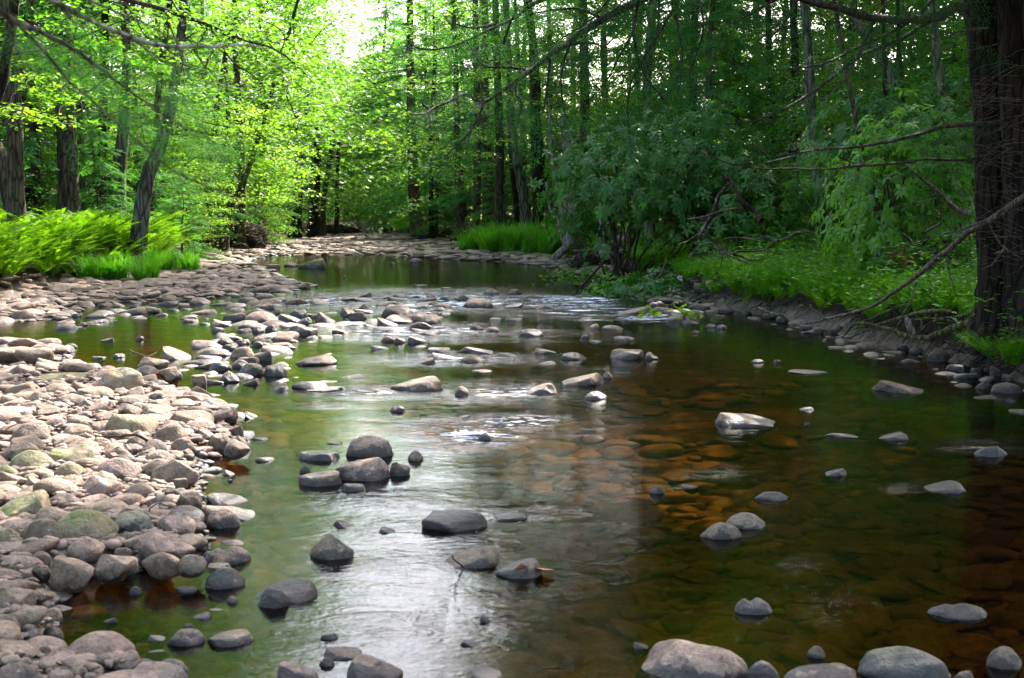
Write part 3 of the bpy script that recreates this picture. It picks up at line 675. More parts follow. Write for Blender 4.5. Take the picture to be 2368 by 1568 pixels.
# the named boulders that stand on the near cobble bar: part of it, but large
bar_near = tag(link('cobble_bar', None), kind='structure')
BARROCKS = [
 ('D', 355, 798, 368, 650, 'round', 'moss'), ('D', 140, 488, 485, 662, 'round', 'tan'), ('D', -10, 345, 265, 492, 'wedger', 'moss'), ('D', 368, 582, 58, 222, 'round', 'moss'),
 ('D', 60, 372, 28, 165, 'round', 'moss'), ('D', 315, 648, -30, 140, 'wedger', 'moss'), ('D', -60, 138, 98, 228, 'round', 'moss'), ('D', 30, 330, -80, 70, 'block', 'tan'),
 ('D', 545, 812, 172, 342, 'block', 'pink'), ('D', 650, 958, 78, 228, 'round', 'pink'), ('D', 962, 1192, 28, 200, 'round', 'pink'), ('D', 1025, 1342, 62, 245, 'peak', 'tan'),
 ('D', 832, 1052, 245, 352, 'round', 'pink'), ('D', 1092, 1218, 285, 338, 'round', 'dark'), ('D', 1188, 1372, 265, 408, 'block', 'dark'), ('D', 985, 1182, 335, 412, 'round', 'tan'),
 ('D', 770, 1042, 408, 582, 'round', 'orange'), ('D', 1045, 1332, 445, 578, 'block', 'pink'), ('D', 930, 1228, 530, 745, 'peak', 'pink'), ('D', 955, 1232, 715, 838, 'round', 'dark'),
 ('D', 1192, 1398, 712, 838, 'round', 'grey'), ('D', 342, 632, 718, 892, 'block', 'tan'), ('D', 210, 345, 660, 780, 'round', 'tan'), ('D', 452, 708, 618, 742, 'round', 'pink'),
 ('D', 645, 922, 712, 842, 'block', 'grey'), ('D', 798, 932, 578, 652, 'round', 'grey'), ('D', 772, 892, 683, 735, 'round', 'pink'), ('D', -60, 238, 870, 1112, 'block', 'tan'),
 ('D', -60, 138, 1110, 1242, 'round', 'tan'), ('D', -60, 235, 1290, 1425, 'slab', 'tan'), ('D', -40, 305, 1462, 1640, 'round', 'pink'), ('D', 198, 392, 1410, 1505, 'block', 'pink'),
 ('D', 348, 522, 1482, 1600, 'round', 'pink'), ('D', 595, 1075, 1498, 1660, 'slab', 'pink'), ('D', -40, 128, 1348, 1470, 'round', 'orange'), ('D', 255, 350, 1330, 1400, 'round', 'dark'),
 ('D', -60, 148, 440, 665, 'round', 'moss'), ('D', 130, 245, 190, 300, 'wedger', 'moss'), ('D', 165, 350, 175, 300, 'wedgel', 'moss'), ('D', 365, 535, 180, 240, 'slab', 'dark'), ('D', 315, 545, 320, 412, 'round', 'pink'),
 ('D', 545, 755, 310, 400, 'block', 'pink'), ('D', 285, 420, 410, 480, 'round', 'pink'), ('D', 125, 215, 740, 880, 'block', 'pink'), ('D', 215, 342, 765, 870, 'block', 'tan'), ('D', 700, 900, 0, 90, 'peak', 'tan'),
 ('D', 1155, 1270, 210, 268, 'slab', 'dark'), ('D', 1400, 1555, 775, 832, 'slab', 'grey'),
 ('A', 165, 675, 978, 1055, 'slab', 'moss'), ('A', 680, 978, 945, 1105, 'round', 'orange'), ('A', 930, 1132, 885, 958, 'block', 'tan'), ('A', 898, 1082, 945, 1015, 'round', 'grey'),
 ('A', 1060, 1202, 948, 1005, 'block', 'tan'), ('A', 1108, 1232, 975, 1030, 'round', 'grey'), ('A', 720, 1105, 1250, 1412, 'slab', 'moss'), ('A', 1028, 1292, 1325, 1472, 'round', 'grey'),
 ('A', 1128, 1442, 1235, 1345, 'block', 'tan'), ('A', 1330, 1452, 1298, 1442, 'block', 'pink'), ('A', 1150, 1322, 1420, 1522, 'round', 'tan'), ('A', 1388, 1605, 1222, 1305, 'wedger', 'pink'),
 ('A', 508, 658, 1155, 1248, 'peak', 'tan'), ('A', 238, 462, 1192, 1282, 'wedgel', 'dark'), ('A', 55, 368, 1338, 1482, 'round', 'tan'), ('A', 28, 248, 1045, 1152, 'block', 'tan'),
 ('A', 600, 760, 1275, 1405, 'block', 'tan'), ('A', 420, 642, 1348, 1452, 'round', 'tan'), ('A', 700, 912, 1493, 1600, 'peak', 'tan'), ('A', 28, 302, 1462, 1600, 'round', 'tan'),
 ('A', 315, 605, 1498, 1620, 'slab', 'moss'), ('A', 600, 762, 1435, 1512, 'round', 'tan'), ('A', 1400, 1548, 1388, 1480, 'block', 'tan'), ('A', 1518, 1692, 1438, 1532, 'peak', 'tan'),
 ('A', 1545, 1642, 1338, 1395, 'slab', 'dark'), ('A', 948, 1198, 1193, 1292, 'slab', 'tan'), ('A', 485, 772, 1078, 1178, 'block', 'tan'), ('A', 180, 362, 1123, 1202, 'round', 'grey'),
 ('A', 598, 772, 1048, 1112, 'round', 'pink'), ('A', 898, 1240, 1092, 1185, 'wedger', 'tan'), ('A', 990, 1142, 1128, 1192, 'round', 'pink'), ('A', 780, 1022, 1133, 1202, 'block', 'grey'),
 ('A', 745, 880, 1100, 1150, 'round', 'tan'), ('A', 295, 470, 1300, 1372, 'round', 'pink'), ('A', 0, 135, 1140, 1215, 'slab', 'tan'), ('A', -30, 240, 1200, 1290, 'slab', 'pink'), ('A', 45, 240, 1268, 1345, 'slab', 'tan'),
 ('A', 365, 480, 1130, 1190, 'round', 'tan'), ('A', 450, 620, 1270, 1350, 'slab', 'tan'), ('A', 850, 985, 1425, 1490, 'round', 'dark'), ('A', 980, 1180, 1515, 1600, 'round', 'pink'), ('A', 240, 400, 880, 975, 'slab', 'tan'),
 ('A', 70, 192, 910, 978, 'block', 'tan'), ('A', 300, 470, 1045, 1110, 'round', 'moss'), ('A', -40, 70, 1030, 1110, 'round', 'tan'), ('A', 830, 960, 1195, 1260, 'slab', 'grey'), ('A', 1280, 1400, 1000, 1060, 'slab', 'grey'),
]
for b in BARROCKS: place_rock(*b, base=.07, parent=bar_near)
SHOAL = [  # smaller stones that break the surface on the shoal: pieces of the stream bed
 ('A', 1460, 1572, 755, 802, 'round', 'tan'), ('A', 1480, 1612, 790, 842, 'slab', 'tan'), ('A', 1570, 1692, 762, 806, 'slab', 'tan'), ('A', 1692, 1788, 752, 800, 'slab', 'tan'), ('A', 1700, 1780, 782, 820, 'round', 'dark'),
 ('A', 1555, 1722, 820, 895, 'round', 'tan'), ('A', 1720, 1848, 843, 918, 'block', 'dark'), ('A', 1600, 1758, 880, 938, 'slab', 'grey'), ('A', 1308, 1482, 920, 965, 'slab', 'grey'), ('A', 1402, 1562, 925, 982, 'round', 'dark'),
 ('A', 1558, 1682, 905, 962, 'round', 'tan'), ('A', 1612, 1782, 930, 1012, 'round', 'tan'), ('A', 1765, 1942, 933, 1020, 'block', 'dark'), ('A', 1478, 1632, 985, 1062, 'peak', 'dark'), ('A', 1385, 1512, 1030, 1072, 'slab', 'dark'),
 ('A', 1630, 1752, 1025, 1078, 'wedger', 'dark'), ('A', 1425, 1522, 682, 722, 'slab', 'pink'), ('A', 1588, 1702, 690, 724, 'slab', 'tan'), ('A', 1700, 1788, 685, 726, 'round', 'tan'), ('A', 1785, 1872, 672, 720, 'round', 'dark'),
 ('A', 1268, 1422, 487, 537, 'round', 'pink'), ('A', 1070, 1202, 467, 512, 'round', 'tan'), ('A', 1965, 2097, 385, 432, 'wedger', 'tan'), ('A', 1348, 1420, 655, 673, 'slab', 'grey'), ('A', 1980, 2110, 620, 668, 'wedger', 'dark'),
 ('A', 2135, 2275, 590, 655, 'wedgel', 'pink'), ('A', 1750, 1865, 527, 570, 'round', 'tan'), ('A', 1830, 1915, 560, 600, 'slab', 'tan'), ('A', 1720, 1860, 458, 500, 'round', 'pink'), ('A', 1195, 1280, 525, 555, 'slab', 'pink'),
 ('A', 1945, 2075, 565, 620, 'slab', 'grey'), ('A', 2070, 2180, 595, 625, 'slab', 'grey'), ('A', 2290, 2360, 550, 600, 'round', 'tan'), ('A', 2300, 2400, 590, 620, 'slab', 'dark'), ('A', 1910, 2010, 250, 280, 'round', 'tan'),
 ('A', 1780, 1900, 262, 290, 'slab', 'grey'), ('A', 1600, 1690, 305, 330, 'slab', 'grey'), ('A', 650, 760, 520, 550, 'slab', 'tan'), ('A', 480, 560, 590, 620, 'slab', 'tan'), ('A', 280, 355, 810, 860, 'block', 'dark'),
 ('A', -60, 80, 808, 866, 'round', 'tan'), ('A', 420, 490, 883, 920, 'peak', 'dark'), ('A', 300, 420, 870, 915, 'slab', 'tan'), ('A', 1165, 1290, 1105, 1125, 'slab', 'dark'), ('A', 2190, 2310, 1458, 1480, 'slab', 'grey'),
 ('D', 1300, 1410, 115, 160, 'wedger', 'grey'), ('D', 1330, 1450, 180, 215, 'slab', 'dark'), ('D', 1500, 1580, 160, 200, 'slab', 'grey'), ('D', 1180, 1335, 935, 990, 'slab', 'grey'), ('D', 1250, 1380, 583, 635, 'wedger', 'grey'),
 ('D', 700, 790, 1170, 1195, 'slab', 'grey'), ('D', 2150, 2260, 1430, 1490, 'round', 'tan'), ('D', 2150, 2280, 1248, 1310, 'slab', 'grey'), ('D', 760, 890, 690, 735, 'slab', 'tan'), ('E', 950, 1190, 1520, 1570, 'slab', 'pink'),
 ('D', 1530, 1570, 225, 245, 'round', 'dark'), ('D', 1415, 1692, -20, 62, 'slab', 'tan'), ('D', 1520, 1690, -70, 30, 'peak', 'tan'),
]
bed = tag(link('stream_bed', None), kind='structure')
for b in SHOAL: place_rock(*b, parent=bed)
# right shore line of stones
shore_r = tag(link('stony_shore', None), kind='structure')
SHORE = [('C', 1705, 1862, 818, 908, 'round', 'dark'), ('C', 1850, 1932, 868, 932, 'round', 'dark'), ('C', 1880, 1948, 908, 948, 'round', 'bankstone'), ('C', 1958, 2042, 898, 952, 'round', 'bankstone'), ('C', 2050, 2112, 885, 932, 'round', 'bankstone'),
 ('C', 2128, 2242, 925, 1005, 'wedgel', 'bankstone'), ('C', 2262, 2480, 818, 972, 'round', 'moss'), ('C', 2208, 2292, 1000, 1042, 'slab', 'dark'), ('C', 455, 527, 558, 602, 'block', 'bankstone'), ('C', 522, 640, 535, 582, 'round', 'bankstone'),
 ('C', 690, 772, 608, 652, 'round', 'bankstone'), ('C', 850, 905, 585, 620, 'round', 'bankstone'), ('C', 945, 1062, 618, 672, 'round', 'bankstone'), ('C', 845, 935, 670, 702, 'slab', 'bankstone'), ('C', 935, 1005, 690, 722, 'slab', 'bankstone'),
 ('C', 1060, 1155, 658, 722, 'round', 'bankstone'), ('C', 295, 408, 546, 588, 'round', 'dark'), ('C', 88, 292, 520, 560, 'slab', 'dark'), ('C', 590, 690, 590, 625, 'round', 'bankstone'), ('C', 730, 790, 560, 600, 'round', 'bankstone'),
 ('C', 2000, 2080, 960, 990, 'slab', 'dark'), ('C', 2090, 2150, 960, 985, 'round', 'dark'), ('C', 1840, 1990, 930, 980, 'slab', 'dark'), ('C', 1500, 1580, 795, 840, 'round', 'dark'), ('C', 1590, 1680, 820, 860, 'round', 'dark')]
for b in SHORE: place_rock(*b, base=.02, parent=shore_r)

PL = np.array(PLACED)
def far_enough(x, y, r, k=.75):
    d = np.hypot(PL[:, 0] - x, PL[:, 1] - y)
    return not (d < (PL[:, 2] + r) * k).any()
FKIND = ['round', 'block', 'block', 'slab', 'slab', 'wedger', 'wedgel', 'peak']
LOW = {}
for k in set(FKIND):
    for s in range(2): LOW[(k, s)] = rock_shape(k, 2, 50 + s)[0]
def in_view(x, y, m=60):
    u, v = topix(np.array([x, y, 0.0])); return -m < u < 2368 + m and v < 1568 + 120
def scatter_stones(parent, Pg, n, size, zfun, mats, nparts, lift=.3, flat=(.35, .65), sd=1, keep=None, stuff_name='cobbles', stuffmat='farstone', yr=None):
    rg = np.random.default_rng(sd)
    lo, hi = Pg.min(0), Pg.max(0)
    if yr: lo[1] = max(lo[1], yr[0]); hi[1] = min(hi[1], yr[1])
    lo[0] = max(lo[0], -26); hi[0] = min(hi[0], 16)
    N = n * 14
    # even out in the picture rather than on the ground
    y = 1 / rg.uniform(1 / hi[1], 1 / max(lo[1], 3.2), N); x = rg.uniform(lo[0], hi[0], N)
    u, v = topix(np.stack([x, y, 0 * x], -1))
    ok = (sdist(x, y, Pg) > -.04 * np.clip(y / 8, 1, 4)) & (u > -120) & (u < 2490) & (v < 1640)
    if keep is not None: ok &= keep(x, y)
    x, y = x[ok][:n], y[ok][:n]; r = size(y) * np.exp(np.clip(rg.normal(0, .48, len(x)), -1.2, .75)) * .5
    z = zfun(x, y)
    px = r / y; order = np.argsort(-px); items = []
    cell = {}
    for i in order:
        if not far_enough(x[i], y[i], r[i]): continue
        ck = (int(x[i] / .35), int(y[i] / .35)); bad = False
        for a in (-1, 0, 1):
            for b in (-1, 0, 1):
                for j in cell.get((ck[0] + a, ck[1] + b), ()):
                    if math.hypot(x[i] - x[j], y[i] - y[j]) < (r[i] + r[j]) * .62: bad = True
        if bad: continue
        cell.setdefault(ck, []).append(i); items.append(i)
    Vs, Fs, At, off = [], [], [], 0
    for q, i in enumerate(items):
        k = FKIND[rg.integers(len(FKIND))]; s = int(rg.integers(2)); a = rg.uniform(0, 6.28); hgt = r[i] * rg.uniform(*flat)
        sx, sy = r[i] * rg.uniform(.85, 1.25), r[i] * rg.uniform(.7, 1.0)
        zc = z[i] + hgt * lift
        if q < nparts:
            link('stone', rock_mesh(k, 3, 20 + s, mats[rg.integers(len(mats))]), parent, (x[i], y[i], zc), (rg.normal(0, .12), rg.normal(0, .12), a), (sx, sy, hgt))
        else:
            V = LOW[(k, s)] * np.array([sx, sy, hgt]); c, s_ = math.cos(a), math.sin(a)
            V = np.stack([V[:, 0] * c - V[:, 1] * s_, V[:, 0] * s_ + V[:, 1] * c, V[:, 2]], -1) + np.array([x[i], y[i], zc])
            Vs.append(V); Fs.append(ICO[2][1] + off); off += len(V); At.append(np.full(len(V), rg.random()))
    if Vs:
        o = link(stuff_name, mesh_np(stuff_name, np.concatenate(Vs), np.concatenate(Fs), True, [M[stuffmat]], {'rnd': np.concatenate(At)}), parent)
        tag(o, kind='stuff')
    return len(items)
zg = lambda x, y: ground(x, y)
n1 = scatter_stones(bar_near, BAR_NEAR, 2600, lambda y: .085 + .004 * y, zg, ['tan', 'pink', 'grey', 'tan', 'dark'], 200, .2, (.3, .6), 1)
n11 = scatter_stones(bar_near, BAR_NEAR, 5200, lambda y: .03 + .002 * y, lambda x, y: ground(x, y) + .012, ['tan'], 0, .3, (.4, .7), 31, stuff_name='gravel')
bar_up = tag(link('upper_cobble_bar', None), kind='structure')
n2 = scatter_stones(bar_up, BAR_UP, 9000, lambda y: .15 + .0026 * y, zg, ['pink', 'tan', 'farstone', 'grey'], 300, .15, (.25, .42), 2, keep=lambda x, y: (y < 60) | (wn2(x, y, 2.5) > .2))
strip = tag(link('cobble_strip', None), kind='structure')
n3 = scatter_stones(strip, BAR_STRIP, 260, lambda y: .2 + 0 * y, zg, ['pink', 'tan', 'grey'], 60, .3, (.35, .6), 3)
# shoal: a spread of small stones just breaking the surface
SHOALP = poly([(120, 745), (330, 700), (640, 678), (1000, 690), (1060, 720), (960, 770), (820, 760), (700, 800), (640, 860), (520, 880), (420, 850), (500, 770), (330, 735), (150, 760)])
n4 = scatter_stones(bed, SHOALP, 520, lambda y: .21 + 0 * y, lambda x, y: -.045 + .0 * x, ['pink', 'tan', 'grey', 'farstone'], 120, .25, (.3, .5), 4)
EDGE = poly([(380, 905), (600, 890), (640, 960), (600, 1060), (560, 1150), (590, 1250), (700, 1440), (420, 1540), (130, 1500), (130, 1340), (470, 1290), (450, 1100), (540, 1010)])
RFP = poly([(640, 700), (1000, 690), (1500, 690), (1560, 740), (1300, 850), (1000, 900), (650, 930), (560, 850), (760, 770)])
n45 = scatter_stones(bed, RFP, 170, lambda y: .15 + 0 * y, lambda x, y: -.05 + 0 * x, ['tan', 'grey', 'dark', 'pink'], 110, .2, (.28, .45), 14)
n5 = scatter_stones(bed, EDGE, 46, lambda y: .10 + 0 * y, lambda x, y: -.03 + .0 * x, ['grey', 'tan', 'dark'], 40, .2, (.3, .5), 5)
# stones of the bed seen through the amber water
BEDP = poly([(380, 820), (2300, 820), (3200, 1200), (3400, 1800), (-200, 1800), (100, 1300), (500, 1250), (600, 1000)])
n6 = scatter_stones(bed, BEDP, 4200, lambda y: .085 + .010 * y, lambda x, y: ground(x, y), ['bedstone'], 140, .15, (.2, .42), 6, keep=lambda x, y: (ground(x, y) < -.06) & (wn2(x, y, .9) > -.55), stuff_name='bed_stones', stuffmat='bedstone')
# right shore
SH = poly([(1330, 604), (1400, 640), (1520, 682), (1620, 708), (1740, 731), (1890, 758), (1960, 788), (2130, 828), (2260, 876), (2400, 912), (2600, 960), (2500, 1000), (2250, 905), (2120, 850), (1950, 805), (1730, 742), (1600, 722), (1510, 696), (1400, 655), (1300, 622)])
SH2 = poly([(1300, 600), (1420, 615), (1560, 640), (1660, 690), (1640, 716), (1500, 694), (1390, 652), (1300, 622)])
zs = lambda x, y: np.maximum(ground(x, y), -.05)
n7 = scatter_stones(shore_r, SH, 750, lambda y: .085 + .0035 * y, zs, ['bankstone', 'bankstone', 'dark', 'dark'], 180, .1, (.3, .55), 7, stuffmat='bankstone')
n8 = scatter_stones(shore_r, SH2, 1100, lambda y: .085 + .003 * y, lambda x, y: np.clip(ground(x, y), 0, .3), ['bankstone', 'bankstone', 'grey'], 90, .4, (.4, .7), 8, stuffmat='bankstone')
n9 = scatter_stones(tag(link('near_shore', None), kind='structure'), BAR_SHORE, 500, lambda y: .12 + 0 * y, zg, ['tan', 'pink', 'grey'], 60, .35, (.4, .7), 9)
print('STONES', n1, n2, n3, n4, n5, n6, n7, n8, n9)

# ---------------------------------------------------------------- foliage templates
def leafq(c, a, s, l, w, rg=None, cup=.0):
    """rhombic leaves: base c, axis a, side s"""
    b = c; t = c + a * l[:, None]; mid = c + a * (l * .45)[:, None]
    n = np.cross(a, s)
    return np.stack([b, mid + s * (w * .5)[:, None] - n * (w * cup)[:, None], t, mid - s * (w * .5)[:, None] - n * (w * cup)[:, None]], 1)
def spray_fine(rg, L=.42, ntw=18, nl=.016, nw=.007, dens=70):
    """flat hemlock spray: side twigs set with needles, in the x-y plane, tip drooping"""
    Q = []
    for i in range(ntw):
        x = L * (.08 + .92 * i / ntw); tl = L * .52 * (1 - .8 * (x / L)**1.4) * rg.uniform(.75, 1.1); sd = 1 if i % 2 else -1
        an = sd * R(rg.uniform(42, 60)); d = np.array([math.cos(an), math.sin(an), rg.normal(0, .07)])
        n = max(4, int(tl * dens))
        t = np.linspace(.04, 1, n) * tl
        c = np.array([x, 0, 0]) + d * t[:, None]; c[:, 2] -= .5 * t**2
        s2 = np.where(np.arange(n) % 2, 1, -1); an2 = an + s2 * R(58)
        a = np.stack([np.cos(an2), np.sin(an2), rg.normal(0, .15, n)], -1); a = norm(a)
        s = norm(np.cross(np.array([0, 0, 1.]), a))
        l = nl * rg.uniform(.8, 1.3, n); Q.append(leafq(c, a, s, l, np.full(n, nw)))
    Q = np.concatenate(Q); Q[..., 2] -= .22 * Q[..., 0]**2 / L
    return Q
def spray_coarse(rg, L=.6, ntw=14, w=.042):
    Q = []
    for i in range(ntw):
        x = L * (.05 + .95 * i / ntw); tl = L * .5 * (1 - .75 * x / L) * rg.uniform(.7, 1.1); sd = 1 if i % 2 else -1
        an = sd * R(rg.uniform(35, 60)); n = 2
        for k in range(n):
            an2 = an + rg.normal(0, .35); a = norm(np.array([math.cos(an2), math.sin(an2), rg.normal(-.1, .15)]))[None]
            s = norm(np.cross(np.array([0, 0, 1.]), a) + rg.normal(0, .25, 3))
            c = np.array([[x, 0, 0]]) + np.array([math.cos(an), math.sin(an), 0]) * tl * k / n
            Q.append(leafq(c, a, s, np.array([tl / n * 1.25]), np.array([w * rg.uniform(.8, 1.4)])))
    Q = np.concatenate(Q); Q[..., 2] -= .25 * Q[..., 0]**2 / L
    return Q
tr_ = np.random.default_rng(21)
SPF = [spray_fine(tr_) for _ in range(3)]
SPM = [spray_fine(tr_, .5, 15, .034, .013, 34) for _ in range(3)]
SPC = [spray_coarse(tr_) for _ in range(4)]
def rdir(n, rg, zlo=-.3, zhi=.3):
    a = rg.uniform(0, 2 * pi, n); z = rg.uniform(zlo, zhi, n); return norm(np.stack([np.cos(a), np.sin(a), z], -1))

def hemlock_crown(seed, H=17., Rb=3.6, z0=1.6, nb=105, per=17, spr=SPC, sz=1.0):
    rg = np.random.default_rng(seed); pos, dr, sc, st = [], [], [], []
    for i in range(nb):
        z = z0 + (H - z0) * (i / nb)**.9; L = Rb * (1 - ((z - z0) / (H - z0 + .6)))**.75 * rg.uniform(.6, 1.15) + .3
        a = rg.uniform(0, 2 * pi); d = np.array([math.cos(a), math.sin(a), rg.uniform(-.12, .18)])
        pts = [np.array([0, 0, z]) + d * L * t + np.array([0, 0, -.22 * L * t * t]) for t in (0, .35, .7, 1)]
        st.append((pts, [.035 * (L / 3) + .008, .018, .01, .004]))
        m = max(3, int(per * L / 2.2))
        for k in range(m):
            t = .22 + .78 * (k + rg.random() * .6) / m; p = pts[0] + d * L * t + np.array([0, 0, -.22 * L * t * t])
            s = (1 if k % 2 else -1) * R(rg.uniform(15, 75)); c_, s_ = math.cos(s), math.sin(s)
            dd = np.array([d[0] * c_ - d[1] * s_, d[0] * s_ + d[1] * c_, rg.uniform(-.35, .05)])
            pos.append(p); dr.append(dd); sc.append((1.45 - .55 * t) * rg.uniform(.8, 1.3) * sz * min(1, .45 + L / 3))
    pos, dr, sc = np.array(pos), np.array(dr), np.array(sc)
    Q = []
    for k in range(len(spr)):
        m = np.arange(len(pos)) % len(spr) == k
        Q.append(stamp(spr[k], pos[m], frames(dr[m], jit=.22, rg=rg), sc[m]))
    return quads(np.concatenate(Q)), join([tube(p, r, 4, 1) for p, r in st])
def leafy_crown(seed, H=15., Rb=3.4, z0=2.2, nb=130, nl=190, ls=.12, flat=.16):
    rg = np.random.default_rng(seed); Q, st = [], []
    for i in range(nb):
        z = z0 + (H - z0) * rg.beta(1.1, 1.15); prof = math.sin(pi * min(1, max(.12, (z - z0 + .8) / (H - z0 + 1.6))))**.55
        a = rg.uniform(0, 2 * pi); rr = Rb * prof * math.sqrt(rg.uniform(.05, 1)); c = np.array([math.cos(a) * rr, math.sin(a) * rr, z])
        br = rg.uniform(.55, 1.15); n = int(nl * br * rg.uniform(.6, 1.3))
        p = rg.normal(0, .5, (n, 3)) * np.array([br, br, br * flat]) + c
        p[:, 2] -= .12 * ((p[:, 0] - c[0])**2 + (p[:, 1] - c[1])**2)
        ax = rdir(n, rg, -.55, .15); sdv = norm(np.cross(ax, np.array([0, 0, 1.])) + rg.normal(0, .35, (n, 3)))
        l = ls * rg.uniform(.7, 1.35, n); Q.append(leafq(p, ax, sdv, l, l * .62, cup=.12))
        if i % 3 == 0: st.append(([np.array([0, 0, max(z0 * .6, z - rr * .55)]), c * .5 + np.array([0, 0, z * .45]), c], [.04, .022, .007]))
    return quads(np.concatenate(Q)), join([tube(p, r, 4, 2) for p, r in st])
def bush_rhodo(seed, rx, rz, nwh=330, ls=.13):
    """dome of leaf whorls at the branch tips"""
    rg = np.random.default_rng(seed); Q, Fl, st = [], [], []
    for i in range(nwh):
        d = norm(rg.normal(0, 1, 3)); d[2] = abs(d[2]) * rg.choice([1, 1, 1, -.35 if rz < 3 else .2]); r = rg.uniform(.45, 1.0)**.6
        c = np.array([d[0] * rx * r, d[1] * rx * r, rz * ((.28 if rz < 3 else .54 - .30 * rg.random()**3) + (.72 if rz < 3 else .46) * d[2] * r)]); c += rg.normal(0, .1, 3)
        ax = norm(d * np.array([1, 1, .7]) + np.array([0, 0, .5]) + rg.normal(0, .25, 3))
        u = norm(np.cross(ax, rg.normal(0, 1, 3))); w = np.cross(ax, u); k = rg.integers(6, 10)
        an = np.linspace(0, 2 * pi, k, endpoint=False) + rg.uniform(0, 6)
        a = norm(u * np.cos(an)[:, None] + w * np.sin(an)[:, None] + ax * rg.uniform(-.25, .55, (k, 1)) + np.array([0, 0, -.25]))
        s = norm(np.cross(ax, a)); l = ls * rg.uniform(.8, 1.25, k)
        b = c + a * .012; m1 = b + a * (l * .35)[:, None]; m2 = b + a * (l * .75)[:, None] - ax * (l * .08)[:, None]; t = b + a * l[:, None] - ax * (l * .22)[:, None]
        wv = (l * .20)[:, None]
        Q.append(np.stack([b, m1 + s * wv, m2, m1 - s * wv], 1)); Q.append(np.stack([m1 + s * wv, m2 + s * wv * .8, t, m2], 1)); Q.append(np.stack([m1 - s * wv, m2, t, m2 - s * wv * .8], 1))
        if i % 7 == 0: Fl.append(c + ax * .03)
        if i % 30 == 0: st.append(([np.array([rg.normal(0, .4), rg.normal(0, .3), 0]), c * np.array([.3, .3, .4]) + rg.normal(0, .10, 3), c * np.array([.6, .6, .75]) + rg.normal(0, .10, 3), c], [.026, .02, .014, .006]))
    return quads(np.concatenate(Q)), join([tube(p, r, 5, 3) for p, r in st]), np.array(Fl)
def fern_clump(seed, nf=11, L=.8, np_=22, w=.2):
    rg = np.random.default_rng(seed); Q = []
    for i in range(nf):
        a = 2 * pi * i / nf + rg.normal(0, .3); Lf = L * rg.uniform(.65, 1.15); el = rg.uniform(.95, 1.35)
        t = np.linspace(0, 1, np_ + 1)[1:]; hx = Lf * (np.sin(t * 1.25) * math.cos(el) + .38 * t**2.2); hz = Lf * (t * math.sin(el) - .38 * t**2.4)
        c = np.stack([np.cos(a) * hx, np.sin(a) * hx, hz], -1); tan = norm(np.gradient(c, axis=0)); sd = np.array([-math.sin(a), math.cos(a), 0])
        up = np.cross(tan, sd)
        pw = w * .5 * np.sin(np.clip(t * 1.02 + .06, 0, 1) * pi)**.6 * (1.15 - .45 * t) * Lf / L
        for s in (1, -1):
            ax = norm(sd * s + tan * .45 + rg.normal(0, .10, (np_, 3)) - up * .12)
            m = t > .16
            Q.append(leafq(c[m], ax[m], norm(tan[m] + 0 * ax[m]), pw[m] + .01, np.full(m.sum(), Lf / np_ * .92)))
        Q.append(np.stack([c[:-1] - sd * .004, c[:-1] + sd * .004, c[1:] + sd * .004, c[1:] - sd * .004], 1))
    return quads(np.concatenate(Q))
def grass_clump(seed, nb=170, L=.5, R0=.14, w=.008, lean=.6):
    rg = np.random.default_rng(seed); a = rg.uniform(0, 2 * pi, nb); r = R0 * np.sqrt(rg.random(nb)); l = L * rg.uniform(.5, 1.2, nb)
    b = np.stack([np.cos(a) * r, np.sin(a) * r, 0 * r], -1); a2 = a + rg.normal(0, .6, nb); d = np.stack([np.cos(a2), np.sin(a2), 0 * a2], -1); sd = np.stack([-np.sin(a2), np.cos(a2), 0 * a2], -1)
    le = (lean * rg.uniform(.3, 1.3, nb))[:, None]; Q = []; prev = b; pw = w
    for k in range(1, 5):
        t = k / 4; p = b + d * le * l[:, None] * t**1.8 + np.array([0, 0, 1.]) * (l[:, None] * (t - .42 * le * t**2.6))
        nw = w * (1 - t)**.7; Q.append(np.stack([prev - sd * pw, prev + sd * pw, p + sd * nw, p - sd * nw], 1)); prev, pw = p, nw
    return quads(np.concatenate(Q))
def herb_clump(seed, n=60, R0=.28, h=.35, ls=.075):
    rg = np.random.default_rng(seed); p = np.stack([rg.normal(0, R0, n), rg.normal(0, R0, n), np.abs(rg.normal(0, h * .6, n)) + .04], -1)
    ax = rdir(n, rg, -.3, .4); s = norm(np.cross(ax, np.array([0, 0, 1.])) + rg.normal(0, .3, (n, 3))); l = ls * rg.uniform(.6, 1.4, n)
    return quads(leafq(p, ax, s, l, l * .5, cup=.1))

